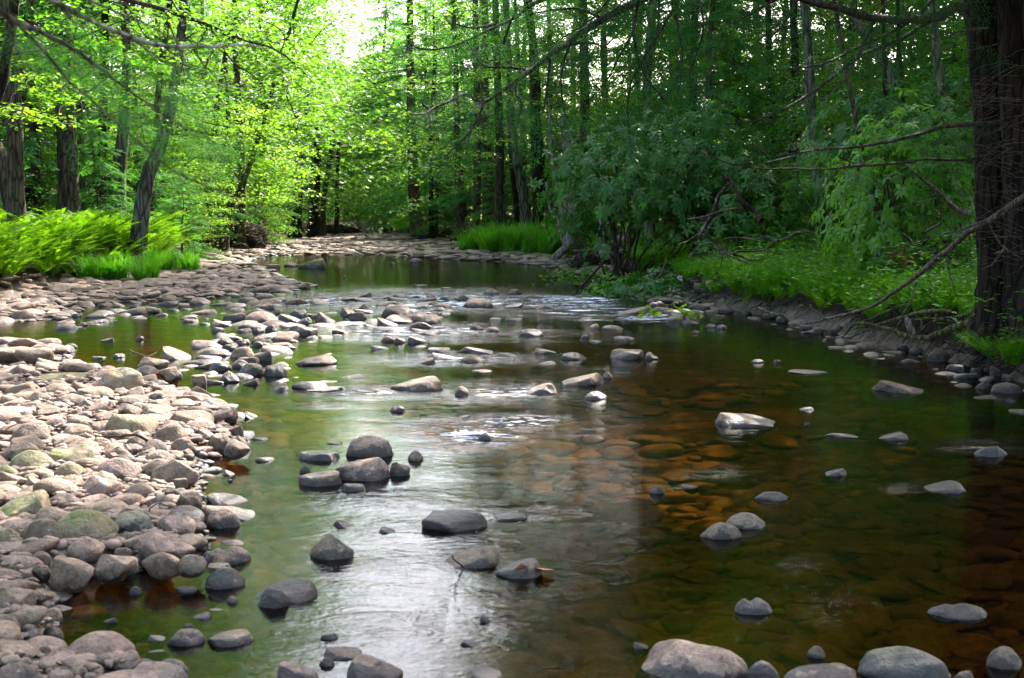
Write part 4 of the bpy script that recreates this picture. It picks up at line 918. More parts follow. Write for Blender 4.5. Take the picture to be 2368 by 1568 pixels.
# ---------------------------------------------------------------- how a tree of the wood is told from the others
ANCH_L = [(-150, 'far outside the ferns on the left'), (40, 'near the left edge'), (110, 'left of the thickest left trunk'), (195, 'behind the thickest left trunk'), (250, 'behind the slim dark trunk on the left'),
          (300, 'behind the sunlit grey trunk'), (350, 'behind the slanting tree'), (410, 'just right of the slanting tree'), (465, 'left of the driftwood heap'), (530, 'above the driftwood heap'), (590, 'behind the right end of the driftwood heap'), (650, 'right of the driftwood heap'),
          (715, 'at the far left clump of trunks'), (790, 'right of the far left clump of trunks'), (850, 'at the far end of the stream'), (3000, 'right of the far end of the stream')]
ANCH_R = [(930, 'left of the brown conifer trunk'), (990, 'behind the brown conifer trunk'), (1050, 'right of the brown conifer trunk'), (1110, 'above the root mound beyond the pool'), (1160, 'left of the mottled grey trunk'), (1240, 'behind the mottled grey trunk'), (1310, 'behind the dead snag'), (1390, 'right of the dead snag'),
          (1500, 'behind the tallest rhododendron'), (1600, 'behind the second tall rhododendron'), (1700, 'above the reddish stem'), (1790, 'left of the pair of tall trunks'), (1880, 'behind the pair of tall trunks'), (1950, 'right of the pair of tall trunks'), (2030, 'left of the curved grey tree'), (2120, 'behind the curved grey tree'),
          (2210, 'behind the bowed tree'), (2368, 'behind the big hemlock'), (9999, 'outside the right edge')]
REG = {}
def told(t, look, u, D, side):
    row = 'front row' if D < 38 else 'second row' if D < 58 else 'deep wood' if D < 85 else 'farthest row'
    an = next(a for q, a in (ANCH_L if side == 'L' else ANCH_R) if u <= q)
    REG.setdefault((look, row, an), []).append((u, t))
def tell_apart():
    for (look, row, an), l in REG.items():
        l.sort(key=lambda q: q[0])
        w = [''] if len(l) == 1 else ['left ', 'right '] if len(l) == 2 else ['left ', 'middle ', 'right ', 'outer '][:len(l)]
        for (u, t), q in zip(l, w): t['label'] = (q + look + ', ' + row + ', ' + an)

# ---------------------------------------------------------------- the wood
HC_, LC_ = [], []
for i in range(3):
    (V, Fc), (V2, F2) = hemlock_crown(100 + i)
    HC_.append((mesh_np('hemlock_crown', V, Fc, False, [M['needlefar']]), mesh_np('hemlock_branches', V2, F2, True, [M['twig']])))
for i in range(4):
    (V, Fc), (V2, F2) = leafy_crown(200 + i, nb=150 if i < 2 else 120, nl=170, ls=.125)
    LC_.append([mesh_np('leafy_crown', V, Fc, False, [M[mm]]) for mm in ('leaf', 'leafdeep', 'leafyel')] + [mesh_np('leafy_branches', V2, F2, True, [M['twig']])])
TRK = []
for i in range(4):
    rg = np.random.default_rng(300 + i); P = [np.array([0, 0, -.4])]; 
    for k in range(1, 7): P.append(np.array([rg.normal(0, .12) * k / 3, rg.normal(0, .12) * k / 3, k * 2.7]))
    V, Fc = tube(P, [.24, .19, .17, .15, .12, .08, .03], 10, 4, 0, rg, .35)
    TRK.append([mesh_np('tree_trunk', V, Fc, True, [M[b]]) for b in ('bark_brown', 'bark_grey', 'bark_dark')])
tree_rng = np.random.default_rng(77)
def wood_tree(x, y, kind, s, label, group, v=None, bark=None, tw=1.0, leaf='leaf'):
    z = gz(x, y); rg = tree_rng
    nmz = {'h': 'hemlock_tree', 'l': 'broadleaf_tree'}[kind]
    t = thing(nmz, label, 'tree', (x, y, z), group); t.rotation_euler = (0, 0, rg.uniform(0, 6.28)); t.scale = (s,) * 3
    link('trunk', TRK[rg.integers(4)][{'b': 0, 'g': 1, 'd': 2}[bark or ('b' if kind == 'h' else 'g')]], t, scale=(tw, tw, 1))
    if kind == 'h':
        c = HC_[rg.integers(3) if v is None else v]; link('crown', c[0], t); link('branches', c[1], t)
    else:
        c = LC_[rg.integers(4) if v is None else v]; link('crown', c[{'leaf': 0, 'leafdeep': 1, 'leafyel': 2}[leaf]], t); link('branches', c[3], t)
    return t
def at(u, D): return (u - CX) / F * D, D
LF = ['leaf', 'leafdeep', 'leafyel']
# left bank rows
TL = [  # u, D, kind, scale, leaf
 (-420, 24, 'l', .9, 0), (-230, 29, 'h', .9, 0), (-60, 34, 'l', .95, 2), (30, 41, 'l', 1.0, 0), (90, 33, 'h', .75, 0), (200, 36, 'l', .8, 0), (260, 44, 'h', .9, 0), (330, 40, 'l', .75, 0), (385, 50, 'l', .95, 2),
 (440, 46, 'h', .62, 0), (480, 56, 'l', .85, 0), (520, 66, 'h', .95, 0), (150, 52, 'l', 1.1, 2), (-120, 48, 'l', 1.1, 0), (-300, 40, 'h', 1.1, 0), (-560, 34, 'l', 1.1, 1), (20, 60, 'h', 1.2, 0), (300, 62, 'l', 1.15, 0),
 (420, 72, 'l', 1.1, 2), (555, 78, 'l', .95, 2), (600, 70, 'l', .62, 0), (580, 92, 'h', 1.1, 0), (200, 80, 'l', 1.4, 2), (640, 96, 'l', .95, 0), (400, 95, 'h', 1.4, 0), (60, 90, 'l', 1.5, 0), (500, 58, 'l', .6, 2)]
for i, (u, D, k, s, lf) in enumerate(TL):
    x, y = at(u, D)
    t = wood_tree(x, y, k, s, {'h': 'feathery hemlock in the wood behind the left fern bank', 'l': 'broadleaf tree with light green tiers of leaves behind the left fern bank'}[k],
              {'h': 'hemlocks of the left bank', 'l': 'broadleaf trees of the left bank'}[k], leaf=LF[lf], tw=.8)
    told(t, {'h': 'feathery hemlock', 'l': ['light green broadleaf tree', 'deep green broadleaf tree', 'yellow green broadleaf tree'][lf]}[k], u, D, 'L')
# the far end of the stream, below the gap of sky
TC = [(668, 112, 'h', .95), (705, 100, 'l', .80), (735, 118, 'h', .9), (770, 124, 'l', .82), (800, 128, 'h', .80), (832, 131, 'l', .72), (862, 128, 'h', .74), (888, 124, 'l', .86), (920, 118, 'h', 1.05),
      (895, 100, 'h', 1.0), (872, 112, 'h', .85), (770, 126, 'l', .9), (800, 122, 'l', .82), (825, 126, 'l', .86), (848, 122, 'l', .84), (690, 90, 'h', .62), (745, 98, 'h', .60), (640, 130, 'l', 1.1), (905, 104, 'h', .95), (850, 118, 'h', .55), (815, 120, 'h', .5), (785, 112, 'h', .52)]
for u, D, k, s in TC:
    x, y = at(u, D); s = s * (1.22 if u > 650 else 1)
    t = wood_tree(x, y, k, s, {'h': 'hazy conifer closing the view at the far bend of the stream', 'l': 'hazy broadleaf tree closing the view at the far bend of the stream'}[k],
              {'h': 'conifers at the far bend', 'l': 'broadleaf trees at the far bend'}[k], leaf=LF[int(u) % 2 * 2], tw=.8)
    told(t, {'h': 'hazy conifer', 'l': 'hazy broadleaf tree'}[k], u, D, 'L')
# right bank
TR = [(955, 92, 'h', 1.1, 0), (985, 80, 'h', .95, 0), (1040, 86, 'h', 1.15, 0), (1010, 66, 'h', .72, 0), (1075, 72, 'h', 1.0, 0), (1120, 62, 'h', .9, 0), (1100, 95, 'l', 1.3, 1), (1165, 78, 'h', 1.1, 0),
      (1215, 66, 'l', 1.0, 1), (1270, 58, 'h', 1.0, 0), (1330, 70, 'l', 1.25, 0), (1400, 52, 'l', 1.0, 0), (1470, 62, 'l', 1.2, 2), (1560, 48, 'h', 1.0, 0), (1590, 58, 'l', 1.2, 2), (1670, 44, 'l', 1.0, 0),
      (1740, 52, 'l', 1.15, 2), (1800, 40, 'l', .95, 0), (1900, 46, 'l', 1.1, 2), (1960, 36, 'l', 1.0, 0), (2060, 42, 'l', 1.1, 2), (2120, 32, 'l', .9, 0), (2220, 36, 'h', 1.0, 0), (2330, 30, 'l', .95, 0), (2450, 36, 'l', 1.1, 0),
      (1500, 36, 'l', .7, 1), (1640, 32, 'h', .8, 0), (2600, 24, 'h', 1.0, 0), (2560, 44, 'l', 1.2, 2), (2750, 34, 'h', 1.1, 0), (1250, 88, 'l', .85, 2), (1450, 84, 'l', .85, 2), (1680, 74, 'l', .85, 2), (1900, 68, 'l', .85, 2), (2150, 60, 'l', .85, 2), (2380, 52, 'l', .85, 2), (1040, 112, 'l', 1.4, 0)]
for u, D, k, s, lf in TR:
    x, y = at(u, D); s = s * ((.8 if 1580 < u < 2180 else 1.3) if u > 1300 and D < 50 else 1)
    t = wood_tree(x, y, k, s, {'h': 'shady hemlock in the wood on the right bank', 'l': 'broadleaf tree with backlit leaves deep in the wood on the right bank'}[k],
              {'h': 'hemlocks of the right bank', 'l': 'broadleaf trees of the right bank'}[k], leaf=LF[lf], tw=.8)
    told(t, {'h': 'shady hemlock', 'l': ['green broadleaf tree', 'dark green broadleaf tree', 'backlit yellow green tree'][lf]}[k], u, D, 'R')
# around and behind the photographer
for x, y, k, s in [(-9, 3, 'l', 1.0), (-13, 9, 'h', 1.0), (-8, -6, 'h', 1.0), (-2, -11, 'l', 1.1), (7, -8, 'h', 1.1), (12, -2, 'l', 1.1), (9.5, 4.5, 'h', 1.05), (13, 9, 'h', 1.2), (12, 15, 'h', 1.1), (17, 12, 'l', 1.3), (16, 20, 'l', 1.2), (-16, 17, 'l', 1.0), (-19, 6, 'l', 1.2)]:
    wood_tree(x, y, k, s, 'tall tree beside the photographer, outside the picture', 'trees beside the photographer', leaf='leafdeep', tw=.9)

# trunks that show one by one: u,v pairs at depth D, widths in photo pixels
def trunk_tree(name, pts, D, wpx, bark, label, group=None, stub=0, flare=.5, cat='tree', top=True, seed=0):
    rg = np.random.default_rng(900 + seed)
    P = [pd(u, v, D) for u, v in pts]; b = P[0].copy(); 
    gzv = gz(b[0], b[1]); b[2] = gzv; P[0][2] = gzv - .3
    if top:
        d = P[-1] - P[-2]; d = d / max(.3, d[2]) ; P += [P[-1] + d * 3 + rg.normal(0, .15, 3), P[-1] + d * 7 + rg.normal(0, .3, 3)]
        wpx = list(wpx) + [wpx[-1] * .8, wpx[-1] * .45]
    rad = [w * .5 / F * D for w in wpx]
    t = thing(name, label, cat, b, group)
    V, Fc = tube(np.array(P) - b, rad, 12, 5, .004 * D / 20, rg, flare * rad[0] * 4)
    link('trunk', mesh_np(name + '_trunk', V, Fc, True, [M[bark]]), t)
    if stub:
        br = []
        for i in range(stub):
            f = rg.uniform(.25, .95); k = int(f * (len(P) - 1)); p = P[k] + (P[min(k + 1, len(P) - 1)] - P[k]) * rg.random() - b
            a = rg.uniform(0, 6.28); L = rg.uniform(.3, 1.3) * D / 30; d = np.array([math.cos(a), math.sin(a) * .5, rg.uniform(-.3, .3)])
            br.append(tube([p, p + d * L * .5 + np.array([0, 0, -.04]), p + d * L + np.array([0, 0, rg.normal(0, .12)])], [.022 * D / 30, .014 * D / 30, .004], 5, 3))
        for V, Fc in br: link('dead_branch', mesh_np('dead_branch', V, Fc, True, [M['twig']]), t)
    return t
TT = [
 ('leaning_tree', [(55, 492), (15, 420), (-20, 330), (-60, 200)], 28, [50, 42, 38, 34], 'bark_brown', 'brown tree leaning out of the left edge behind the ferns', 0),
 ('forest_tree', [(68, 492), (66, 440), (64, 380), (60, 250)], 34, [18, 17, 15, 13], 'bark_dark', 'thin dark trunk next to the leaning tree at the left edge', 3),
 ('forest_tree', [(160, 495), (158, 400), (152, 270), (148, 100), (146, 0)], 31, [52, 46, 42, 38, 34], 'bark_brown', 'thickest upright trunk behind the ferns on the left', 10),
 ('forest_tree', [(236, 495), (233, 400), (236, 260), (240, 60)], 35, [26, 22, 20, 17], 'bark_dark', 'slim dark trunk right of the thickest left trunk', 6),
 ('forest_tree', [(268, 500), (275, 400), (285, 300), (292, 120)], 33, [40, 32, 27, 22], 'bark_grey', 'sunlit grey trunk between the dark one and the slanting one', 6),
 ('slanting_tree', [(308, 520), (338, 430), (372, 330), (400, 220), (420, 80)], 30, [44, 34, 30, 26, 22], 'bark_grey', 'tree slanting up to the right over the ferns', 6),
 ('forest_tree', [(346, 500), (352, 430), (360, 350), (366, 200)], 38, [22, 19, 17, 15], 'bark_brown', 'slim trunk right behind the slanting tree', 4),
 ('forest_tree', [(-130, 560), (-70, 380), (2, 200), (18, 130), (38, 0)], 17, [36, 32, 28, 25, 22], 'bark_dark', 'dark trunk entering at the left edge above the ferns', 0),
 ('bent_tree', [(470, 520), (480, 470), (476, 420), (486, 330)], 46, [24, 20, 17, 14], 'bark_brown', 'short bent trunk above the heap of driftwood', 4),
 ('bent_tree', [(510, 530), (530, 480), (555, 440), (575, 380)], 46, [26, 18, 15, 12], 'bark_brown', 'trunk leaning right out of the heap of driftwood', 4),
 ('bent_tree', [(496, 520), (508, 470), (530, 430), (528, 350)], 48, [20, 15, 13, 11], 'bark_grey', 'second thinner trunk leaning over the heap of driftwood', 3),
 ('forest_tree', [(682, 530), (686, 480), (692, 430), (694, 350)], 70, [26, 20, 18, 14], 'bark_dark', 'leftmost dark trunk of the clump at the far left bank', 5),
 ('forest_tree', [(712, 528), (718, 470), (722, 400), (726, 300)], 74, [14, 12, 11, 9], 'bark_grey', 'thin grey trunk in the clump at the far left bank', 3),
 ('forest_tree', [(728, 530), (730, 470), (735, 400), (738, 290)], 73, [26, 19, 17, 14], 'bark_dark', 'dark thick trunk in the middle of the clump at the far left bank', 5),
 ('forest_tree', [(742, 526), (748, 470), (757, 400), (770, 300)], 75, [18, 14, 12, 9], 'bark_brown', 'forked trunk slanting right in the clump at the far left bank', 4),
 ('forest_tree', [(776, 514), (779, 460), (780, 400), (782, 320)], 80, [13, 10, 9, 7], 'bark_dark', 'thin trunk at the right of the clump at the far left bank', 4),
 ('pine_tree', [(968, 533), (960, 480), (954, 400), (950, 300), (948, 180), (946, 40)], 70, [34, 27, 25, 22, 19, 15], 'bark_brown', 'brown conifer trunk standing on the bank beyond the far pool', 14),
 ('young_tree', [(1001, 536), (1000, 480), (1000, 400), (1000, 280)], 66, [18, 12, 10, 7], 'bark_dark', 'thin straight trunk right of the brown conifer beyond the far pool', 8),
 ('forest_tree', [(1076, 524), (1066, 470), (1060, 410), (1056, 280)], 62, [28, 22, 20, 15], 'bark_brown', 'trunk leaning left between the brown conifer and the root mound', 8),
 ('forest_tree', [(1140, 520), (1132, 440), (1128, 350), (1124, 180)], 58, [30, 26, 24, 20], 'bark_brown', 'broad shaded trunk behind the uprooted mound', 10),
 ('forest_tree', [(1208, 528), (1194, 460), (1184, 390), (1178, 320), (1172, 200)], 50, [22, 18, 16, 14, 11], 'bark_dark', 'dark slim trunk leaning left at the fern mound', 6),
 ('forest_tree', [(1226, 530), (1212, 460), (1196, 390), (1184, 300), (1178, 180)], 47, [30, 24, 21, 18, 15], 'bark_grey', 'grey mottled trunk crossing the dark slim one at the fern mound', 5),
 ('forest_tree', [(1222, 520), (1216, 440), (1210, 350), (1204, 220)], 55, [16, 14, 13, 11], 'bark_grey', 'straight grey trunk behind the mottled one', 3),
 ('forest_tree', [(1256, 530), (1250, 460), (1246, 380), (1240, 290), (1236, 150)], 46, [32, 30, 28, 25, 20], 'bark_dark', 'thick dark hollow trunk in the middle of the right bank group', 6),
 ('forest_tree', [(1238, 528), (1236, 450), (1232, 360), (1230, 230)], 48, [12, 11, 10, 9], 'bark_brown', 'thin trunk touching the thick hollow one', 3),
 ('forest_tree', [(1590, 500), (1592, 440), (1598, 330), (1602, 200), (1606, 0)], 34, [24, 22, 20, 18, 16], 'bark_dark', 'dark trunk behind the rhododendron', 3),
 ('forest_tree', [(1782, 470), (1786, 380), (1788, 250), (1782, 120), (1778, -20)], 34, [20, 17, 15, 14, 13], 'bark_dark', 'dark trunk left of the pair of tall trunks', 4),
 ('forest_tree', [(1828, 450), (1832, 380), (1842, 250), (1838, 120), (1836, -20)], 32, [20, 19, 18, 17, 16], 'bark_dark', 'left one of the pair of tall trunks in the right wood', 3),
 ('forest_tree', [(1896, 540), (1890, 420), (1878, 280), (1868, 130), (1854, -20)], 25, [28, 26, 24, 22, 20], 'bark_grey', 'right, paler one of the pair of tall trunks in the right wood', 3),
 ('curved_tree', [(2110, 470), (2096, 350), (2082, 230), (2040, 130), (1990, 60), (1970, -30)], 24, [34, 30, 26, 20, 16, 14], 'bark_grey', 'curved grey tree bending left in the right wood', 3),
 ('slender_tree', [(2090, 300), (2084, 220), (2075, 110), (2072, -20)], 23, [9, 9, 8, 8], 'bark_dark', 'slender dark stem in front of the curved grey tree', 0),
 ('curved_tree', [(2205, 450), (2196, 330), (2178, 220), (2160, 110), (2150, -20)], 20, [24, 23, 21, 19, 17], 'bark_grey', 'bowed tree with greenish bark left of the big hemlock', 2),
 ('stem_tree', [(2052, 552), (2028, 480), (2008, 420), (1996, 350)], 19, [30, 22, 18, 12], 'bark_brown', 'brown fluted trunk leaning left on the right slope', 4),
 ('stem_tree', [(2030, 500), (2042, 430), (2050, 380), (2046, 300)], 21, [16, 13, 12, 10], 'bark_dark', 'dark trunk just right of the fluted one on the slope', 2),
]
for i, (n, pts, D, wpx, bk, lab, st) in enumerate(TT):
    trunk_tree(n, pts, D, wpx, bk, lab, stub=st, seed=i, top='far left bank' not in lab)
# dead snag with a broken top, stubs of branches
P = [pd(u, v, 42) for u, v in ((1322, 545), (1319, 470), (1314, 400), (1310, 340), (1305, 300), (1302, 268))]
b = P[0].copy(); b[2] = gz(b[0], b[1]); P[0][2] = b[2] - .3
t = thing('dead_snag', 'grey dead trunk with a broken top and bare stubs, beside the rhododendron', 'dead tree', b)
rg = np.random.default_rng(4); V, Fc = tube(np.array(P) - b, [w * .5 / F * 42 for w in (36, 27, 25, 23, 20, 8)], 12, 4, .005, rg, .5)
link('trunk', mesh_np('snag_trunk', V, Fc, True, [M['bark_pale']]), t)
for (u0, v0), (u1, v1), (u2, v2) in [((1310, 300), (1285, 290), (1262, 284)), ((1312, 355), (1290, 335), (1268, 300)), ((1314, 375), (1295, 362), (1270, 358)), ((1312, 395), (1290, 388), (1274, 372)), ((1316, 448), (1280, 446), (1244, 448)), ((1316, 452), (1290, 462), (1250, 460)),
                                   ((1306, 290), (1340, 270), (1362, 262)), ((1308, 330), (1345, 310), (1370, 290)), ((1316, 410), (1345, 395), (1370, 392))]:
    V, Fc = tube(np.array([pd(u0, v0, 42), pd(u1, v1, 41.6), pd(u2, v2, 41.2)]) - b, [.055, .035, .012], 6, 3, .01, rg); link('branch', mesh_np('snag_branch', V, Fc, True, [M['bark_pale']]), t)
# thin dead poles leaning by the snag
def pole(name, pts, D, wpx, bark, label, cat='dead stem', dz=None):
    P = [pd(u, v, D if dz is None else D + dz * i) for i, (u, v) in enumerate(pts)]; b = P[0].copy()
    t = thing(name, label, cat, b); V, Fc = tube(np.array(P) - b, [w * .5 / F * D for w in wpx], 8, 4, .002, np.random.default_rng(8))
    link('stem', mesh_np(name, V, Fc, True, [M[bark]]), t); return t
pole('dead_pole', [(1318, 566), (1296, 480), (1280, 400), (1272, 320), (1270, 225)], 39, [20, 11, 9, 8, 4], 'bark_pale', 'tall thin bleached pole leaning left in front of the snag')
pole('dead_pole', [(1312, 568), (1292, 520), (1272, 480), (1262, 420)], 39, [20, 12, 8, 4], 'bark_pale', 'short bleached stick leaning against the tall thin pole')
pole('broken_plank', [(1262, 618), (1290, 590), (1318, 562)], 37, [14, 18, 12], 'bark_pale', 'split log leaning from the cobbles up to the grassy bank', 'log')
pole('bare_branch', [(1168, 540), (1182, 510), (1190, 480), (1206, 462)], 45, [5, 4, 3, 2], 'twig_dark', 'bent bare twig standing in the ferns beyond the pool', 'branch')
# weathered stump by the water
P = [pd(u, v, 28) for u, v in ((1418, 600), (1412, 570), (1408, 540), (1404, 512), (1398, 490))]; b = P[0].copy()
t = thing('weathered_stump', 'twisted weathered stump at the bank under the rhododendron', 'stump', b)
V, Fc = tube(np.array(P) - b, [.20, .27, .26, .17, .09], 16, 5, .01, np.random.default_rng(9), .0); V[:, 0] += .05 * np.sin(V[:, 2] * 14 + V[:, 1] * 22)
link('trunk', mesh_np('stump', V, Fc, True, [M['bark_pale']]), t)
for k, (u, v) in enumerate([(1385, 590), (1450, 585), (1462, 560), (1395, 470), (1425, 480)]):
    V, Fc = tube(np.array([pd(1410, 560 if v > 500 else 515, 28), pd((u + 1410) / 2, v - 8, 27.8), pd(u, v, 27.6)]) - b, [.12, .08, .03], 8, 3, .01, np.random.default_rng(k)); link('root', mesh_np('stump_root', V, Fc, True, [M['bark_pale']]), t)

# ---------------------------------------------------------------- understory: saplings and shrubs, the far-off wood, and leaf clumps added above the view
SAP = []
for i in range(4):
    (V, Fc), (V2, F2) = leafy_crown(400 + i, H=5.2, Rb=1.9, z0=.35, nb=75, nl=150, ls=.10, flat=.14)
    SAP.append([mesh_np('sapling_leaves', V, Fc, False, [M[mm]]) for mm in ('leaf', 'leafdeep', 'leafyel')] + [mesh_np('sapling_twigs', V2, F2, True, [M['twig']])])
V, Fc = tube([np.array(p) for p in ((0, 0, -.2), (.08, .05, 1.6), (-.05, .1, 3.2), (.05, 0, 5))], [.05, .04, .025, .006], 6, 3); SAPST = mesh_np('sapling_stem', V, Fc, True, [M['bark_grey']])
YH = []
for i in range(2):
    (V, Fc), (V2, F2) = hemlock_crown(450 + i, H=6.5, Rb=2.1, z0=.4, nb=70, per=16, sz=.75)
    YH.append((mesh_np('young_hemlock_crown', V, Fc, False, [M['needlefar']]), mesh_np('young_hemlock_branches', V2, F2, True, [M['twig']])))
srg = np.random.default_rng(55)
SLAB = {'L': ('sapling with light green leaves in the thicket along the left bank', 'saplings of the left bank'),
        'R': ('leafy sapling in the thicket between the trunks of the right bank', 'saplings of the right bank'),
        'hL': ('young feathery hemlock in the thicket along the left bank', 'young hemlocks of the left bank'),
        'hR': ('young drooping hemlock between the trunks of the right bank', 'young hemlocks of the right bank')}
def sapling(u, D, s, leaf, side, hem=False):
    x, y = at(u, D); z = gz(x, y)
    lab, gr = SLAB[('h' if hem else '') + side]
    t = thing('young_hemlock' if hem else 'sapling', lab, 'tree' if hem else 'sapling', (x, y, z), gr); t.rotation_euler = (srg.normal(0, .06), srg.normal(0, .06), srg.uniform(0, 6.28)); t.scale = (s, s, s * srg.uniform(.8, 1.15))
    told(t, 'young drooping hemlock' if hem else ['leafy green sapling', 'dark green sapling', 'lime green sapling'][leaf], u, D, side)
    if hem:
        c = YH[srg.integers(2)]; link('crown', c[0], t); link('branches', c[1], t); link('trunk', SAPST, t, scale=(1.3, 1.3, 1.25))
    else:
        c = SAP[srg.integers(4)]; link('crown', c[leaf], t); link('branches', c[3], t); link('stem', SAPST, t)
SAPL = [(-60, 30, .8, 0, 'L'), (20, 38, 1.0, 2, 'L'), (110, 36, .8, 0, 'L', 1), (205, 40, 1.0, 0, 'L'), (250, 32, .55, 0, 'L', 1), (300, 46, 1.1, 2, 'L'), (345, 36, .65, 0, 'L', 1), (400, 42, .9, 0, 'L'), (425, 35, .5, 0, 'L', 1), (455, 50, 1.1, 0, 'L'),
        (500, 52, .95, 0, 'L', 1), (545, 56, 1.2, 2, 'L'), (575, 60, 1.0, 0, 'L', 1), (620, 68, 1.3, 0, 'L'), (645, 72, 1.1, 2, 'L'), (600, 54, .8, 0, 'L'), (665, 82, 1.4, 0, 'L', 1), (700, 92, 1.5, 2, 'L'), (760, 100, 1.6, 2, 'L'), (805, 112, 1.6, 0, 'L', 1), (838, 118, 1.7, 0, 'L'), (870, 112, 1.6, 0, 'L', 1),
        (720, 84, .9, 0, 'L', 1), (-150, 36, 1.1, 0, 'L'), (60, 50, 1.3, 2, 'L'), (160, 58, 1.5, 0, 'L'), (380, 60, 1.5, 2, 'L'), (440, 40, .75, 2, 'L'), (130, 44, 1.2, 2, 'L'),
        (920, 96, 1.5, 0, 'R', 1), (975, 88, 1.3, 0, 'R', 1), (1030, 76, 1.3, 2, 'R'), (1010, 72, 1.0, 0, 'R', 1), (1060, 68, 1.1, 0, 'R', 1), (1100, 64, 1.2, 0, 'R', 1), (1150, 66, 1.4, 1, 'R'), (1175, 54, .9, 0, 'R', 1), (1225, 62, 1.4, 2, 'R'), (1290, 60, 1.3, 2, 'R'), (1350, 52, 1.2, 2, 'R'), (1290, 48, .8, 0, 'R', 1),
        (1420, 46, 1.1, 0, 'R'), (1480, 42, 1.1, 2, 'R'), (1540, 38, 1.0, 0, 'R'), (1610, 40, 1.2, 2, 'R'), (1680, 36, 1.0, 0, 'R'), (1730, 34, .9, 2, 'R'), (1800, 36, 1.1, 2, 'R'), (1850, 32, .9, 0, 'R'), (1910, 34, 1.1, 2, 'R'), (1970, 28, .9, 0, 'R'), (2040, 30, 1.0, 2, 'R'), (2110, 26, .9, 0, 'R'),
        (2170, 26, .9, 1, 'R'), (2240, 24, .9, 0, 'R', 1), (2160, 17, .45, 0, 'R', 1), (2330, 22, .9, 0, 'R'), (2430, 20, .9, 1, 'R'), (1380, 60, 1.5, 2, 'R'), (1500, 56, 1.5, 2, 'R'), (1660, 50, 1.5, 2, 'R'), (1760, 46, 1.5, 2, 'R'), (1890, 44, 1.4, 2, 'R'), (2010, 40, 1.3, 2, 'R'), (1200, 80, 1.6, 2, 'R')]
for s in SAPL: sapling(*s[:5], hem=len(s) > 5)

tell_apart()
def far_wood(seed, n):
    rg = np.random.default_rng(seed); C = []
    while len(C) < n:
        x, y, z = rg.uniform(-85, 75), rg.uniform(45, 135), rg.beta(1, 1.6) * 20
        if x > 5: z *= .6
        u = CX + F * x / y
        if x > 0 and y < 52: continue
        if x > 22 or y > 58:
            if y < 100 and 520 < u < 960: continue
            if 560 < u < 980 and z > 8: continue
            C.append((x, y, z))
        elif x < -30: C.append((x, y, z))
    C = np.array(C); k = 70; N = len(C) * k
    p = np.repeat(C, k, 0) + rg.normal(0, 1, (N, 3)) * np.array([1.3, 1.3, .32]); ax = rdir(N, rg, -.5, .2); s = norm(np.cross(ax, np.array([0, 0, 1.])) + rg.normal(0, .4, (N, 3)))
    l = rg.uniform(.2, .42, N)
    return quads(leafq(p, ax, s, l, l * .65, cup=.1))
def unseen_canopy(seed, n, ua, ub_, Da, Db, k=60):  # loose leaf clumps above the view, added to shape light and reflections
    rg = np.random.default_rng(seed); D = rg.uniform(Da, Db, n); u = rg.uniform(ua, ub_, n); x = (u - CX) / F * D; z = 2.6 + D * rg.uniform(.17, .40, n)
    kp = (u < 1580) | (u > 2180) | (rg.random(n) < .4); x, D, z = x[kp], D[kp], z[kp]; n = len(x)
    C = np.stack([x, D, z], -1); p = np.repeat(C, k, 0) + rg.normal(0, 1, (n * k, 3)) * np.array([1.2, 1.2, .35]); ax = rdir(n * k, rg, -.5, .2); s = norm(np.cross(ax, np.array([0, 0, 1.])) + rg.normal(0, .4, (n * k, 3)))
    l = rg.uniform(.18, .40, n * k); return quads(leafq(p, ax, s, l, l * .65, cup=.1))
V, Fc = unseen_canopy(6, 900, -700, 575, 28, 60); tag(link('added_canopy', mesh_np('added_canopy', V, Fc, False, [M['leaf']])), 'leaf clumps added above the left wood to bound the sky reflection', 'foliage', kind='stuff')  # unseen clumps added to keep sky glare off the left water
V, Fc = unseen_canopy(7, 420, 1600, 2800, 22, 34); tag(link('added_canopy', mesh_np('added_canopy', V, Fc, False, [M['leaf']])), 'leaf clumps added above the near right wood to shade the stream', 'foliage', kind='stuff')  # unseen clumps added to cast shade on midstream
rgq = np.random.default_rng(9); nq = 420; Dq = rgq.uniform(98, 130, nq); uq = rgq.uniform(640, 930, nq); C1 = np.stack([(uq - CX) / F * Dq, Dq, rgq.uniform(0, 1, nq) * (1.6 + .118 * Dq) + .3], -1)
nq = 260; Dq = rgq.uniform(58, 92, nq); uq = rgq.uniform(585, 765, nq); C2 = np.stack([(uq - CX) / F * Dq, Dq, Dq * rgq.uniform(.05, .25, nq) + 1], -1)
nq = 240; Dq = rgq.uniform(70, 120, nq); uq = rgq.uniform(725, 905, nq); C3 = np.stack([(uq - CX) / F * Dq, Dq, 1.6 + Dq * rgq.beta(1.0, 1.9, nq) * .26], -1)
C = np.concatenate([C1, C2, C3]); k = 60; n_ = len(C) * k; p = np.repeat(C, k, 0) + rgq.normal(0, 1, (n_, 3)) * np.array([1.0, 1.0, .3]); ax = rdir(n_, rgq, -.5, .2); s_ = norm(np.cross(ax, np.array([0, 0, 1.])) + rgq.normal(0, .4, (n_, 3))); l = rgq.uniform(.2, .42, n_)
V, Fc = quads(leafq(p, ax, s_, l, l * .65, cup=.1)); tag(link('gap_foliage', mesh_np('gap_foliage', V, Fc, False, [M['leaf']])), 'light green foliage closing the lower part of the gap of sky', 'foliage', kind='stuff')
HW = unseen_canopy
def unseen_canopy(seed, n, ua, ub_, Da, Db, k=60, thin=True):
    return HW(seed, n, ua, ub_, Da, Db, k) if thin else HW_all(seed, n, ua, ub_, Da, Db, k)
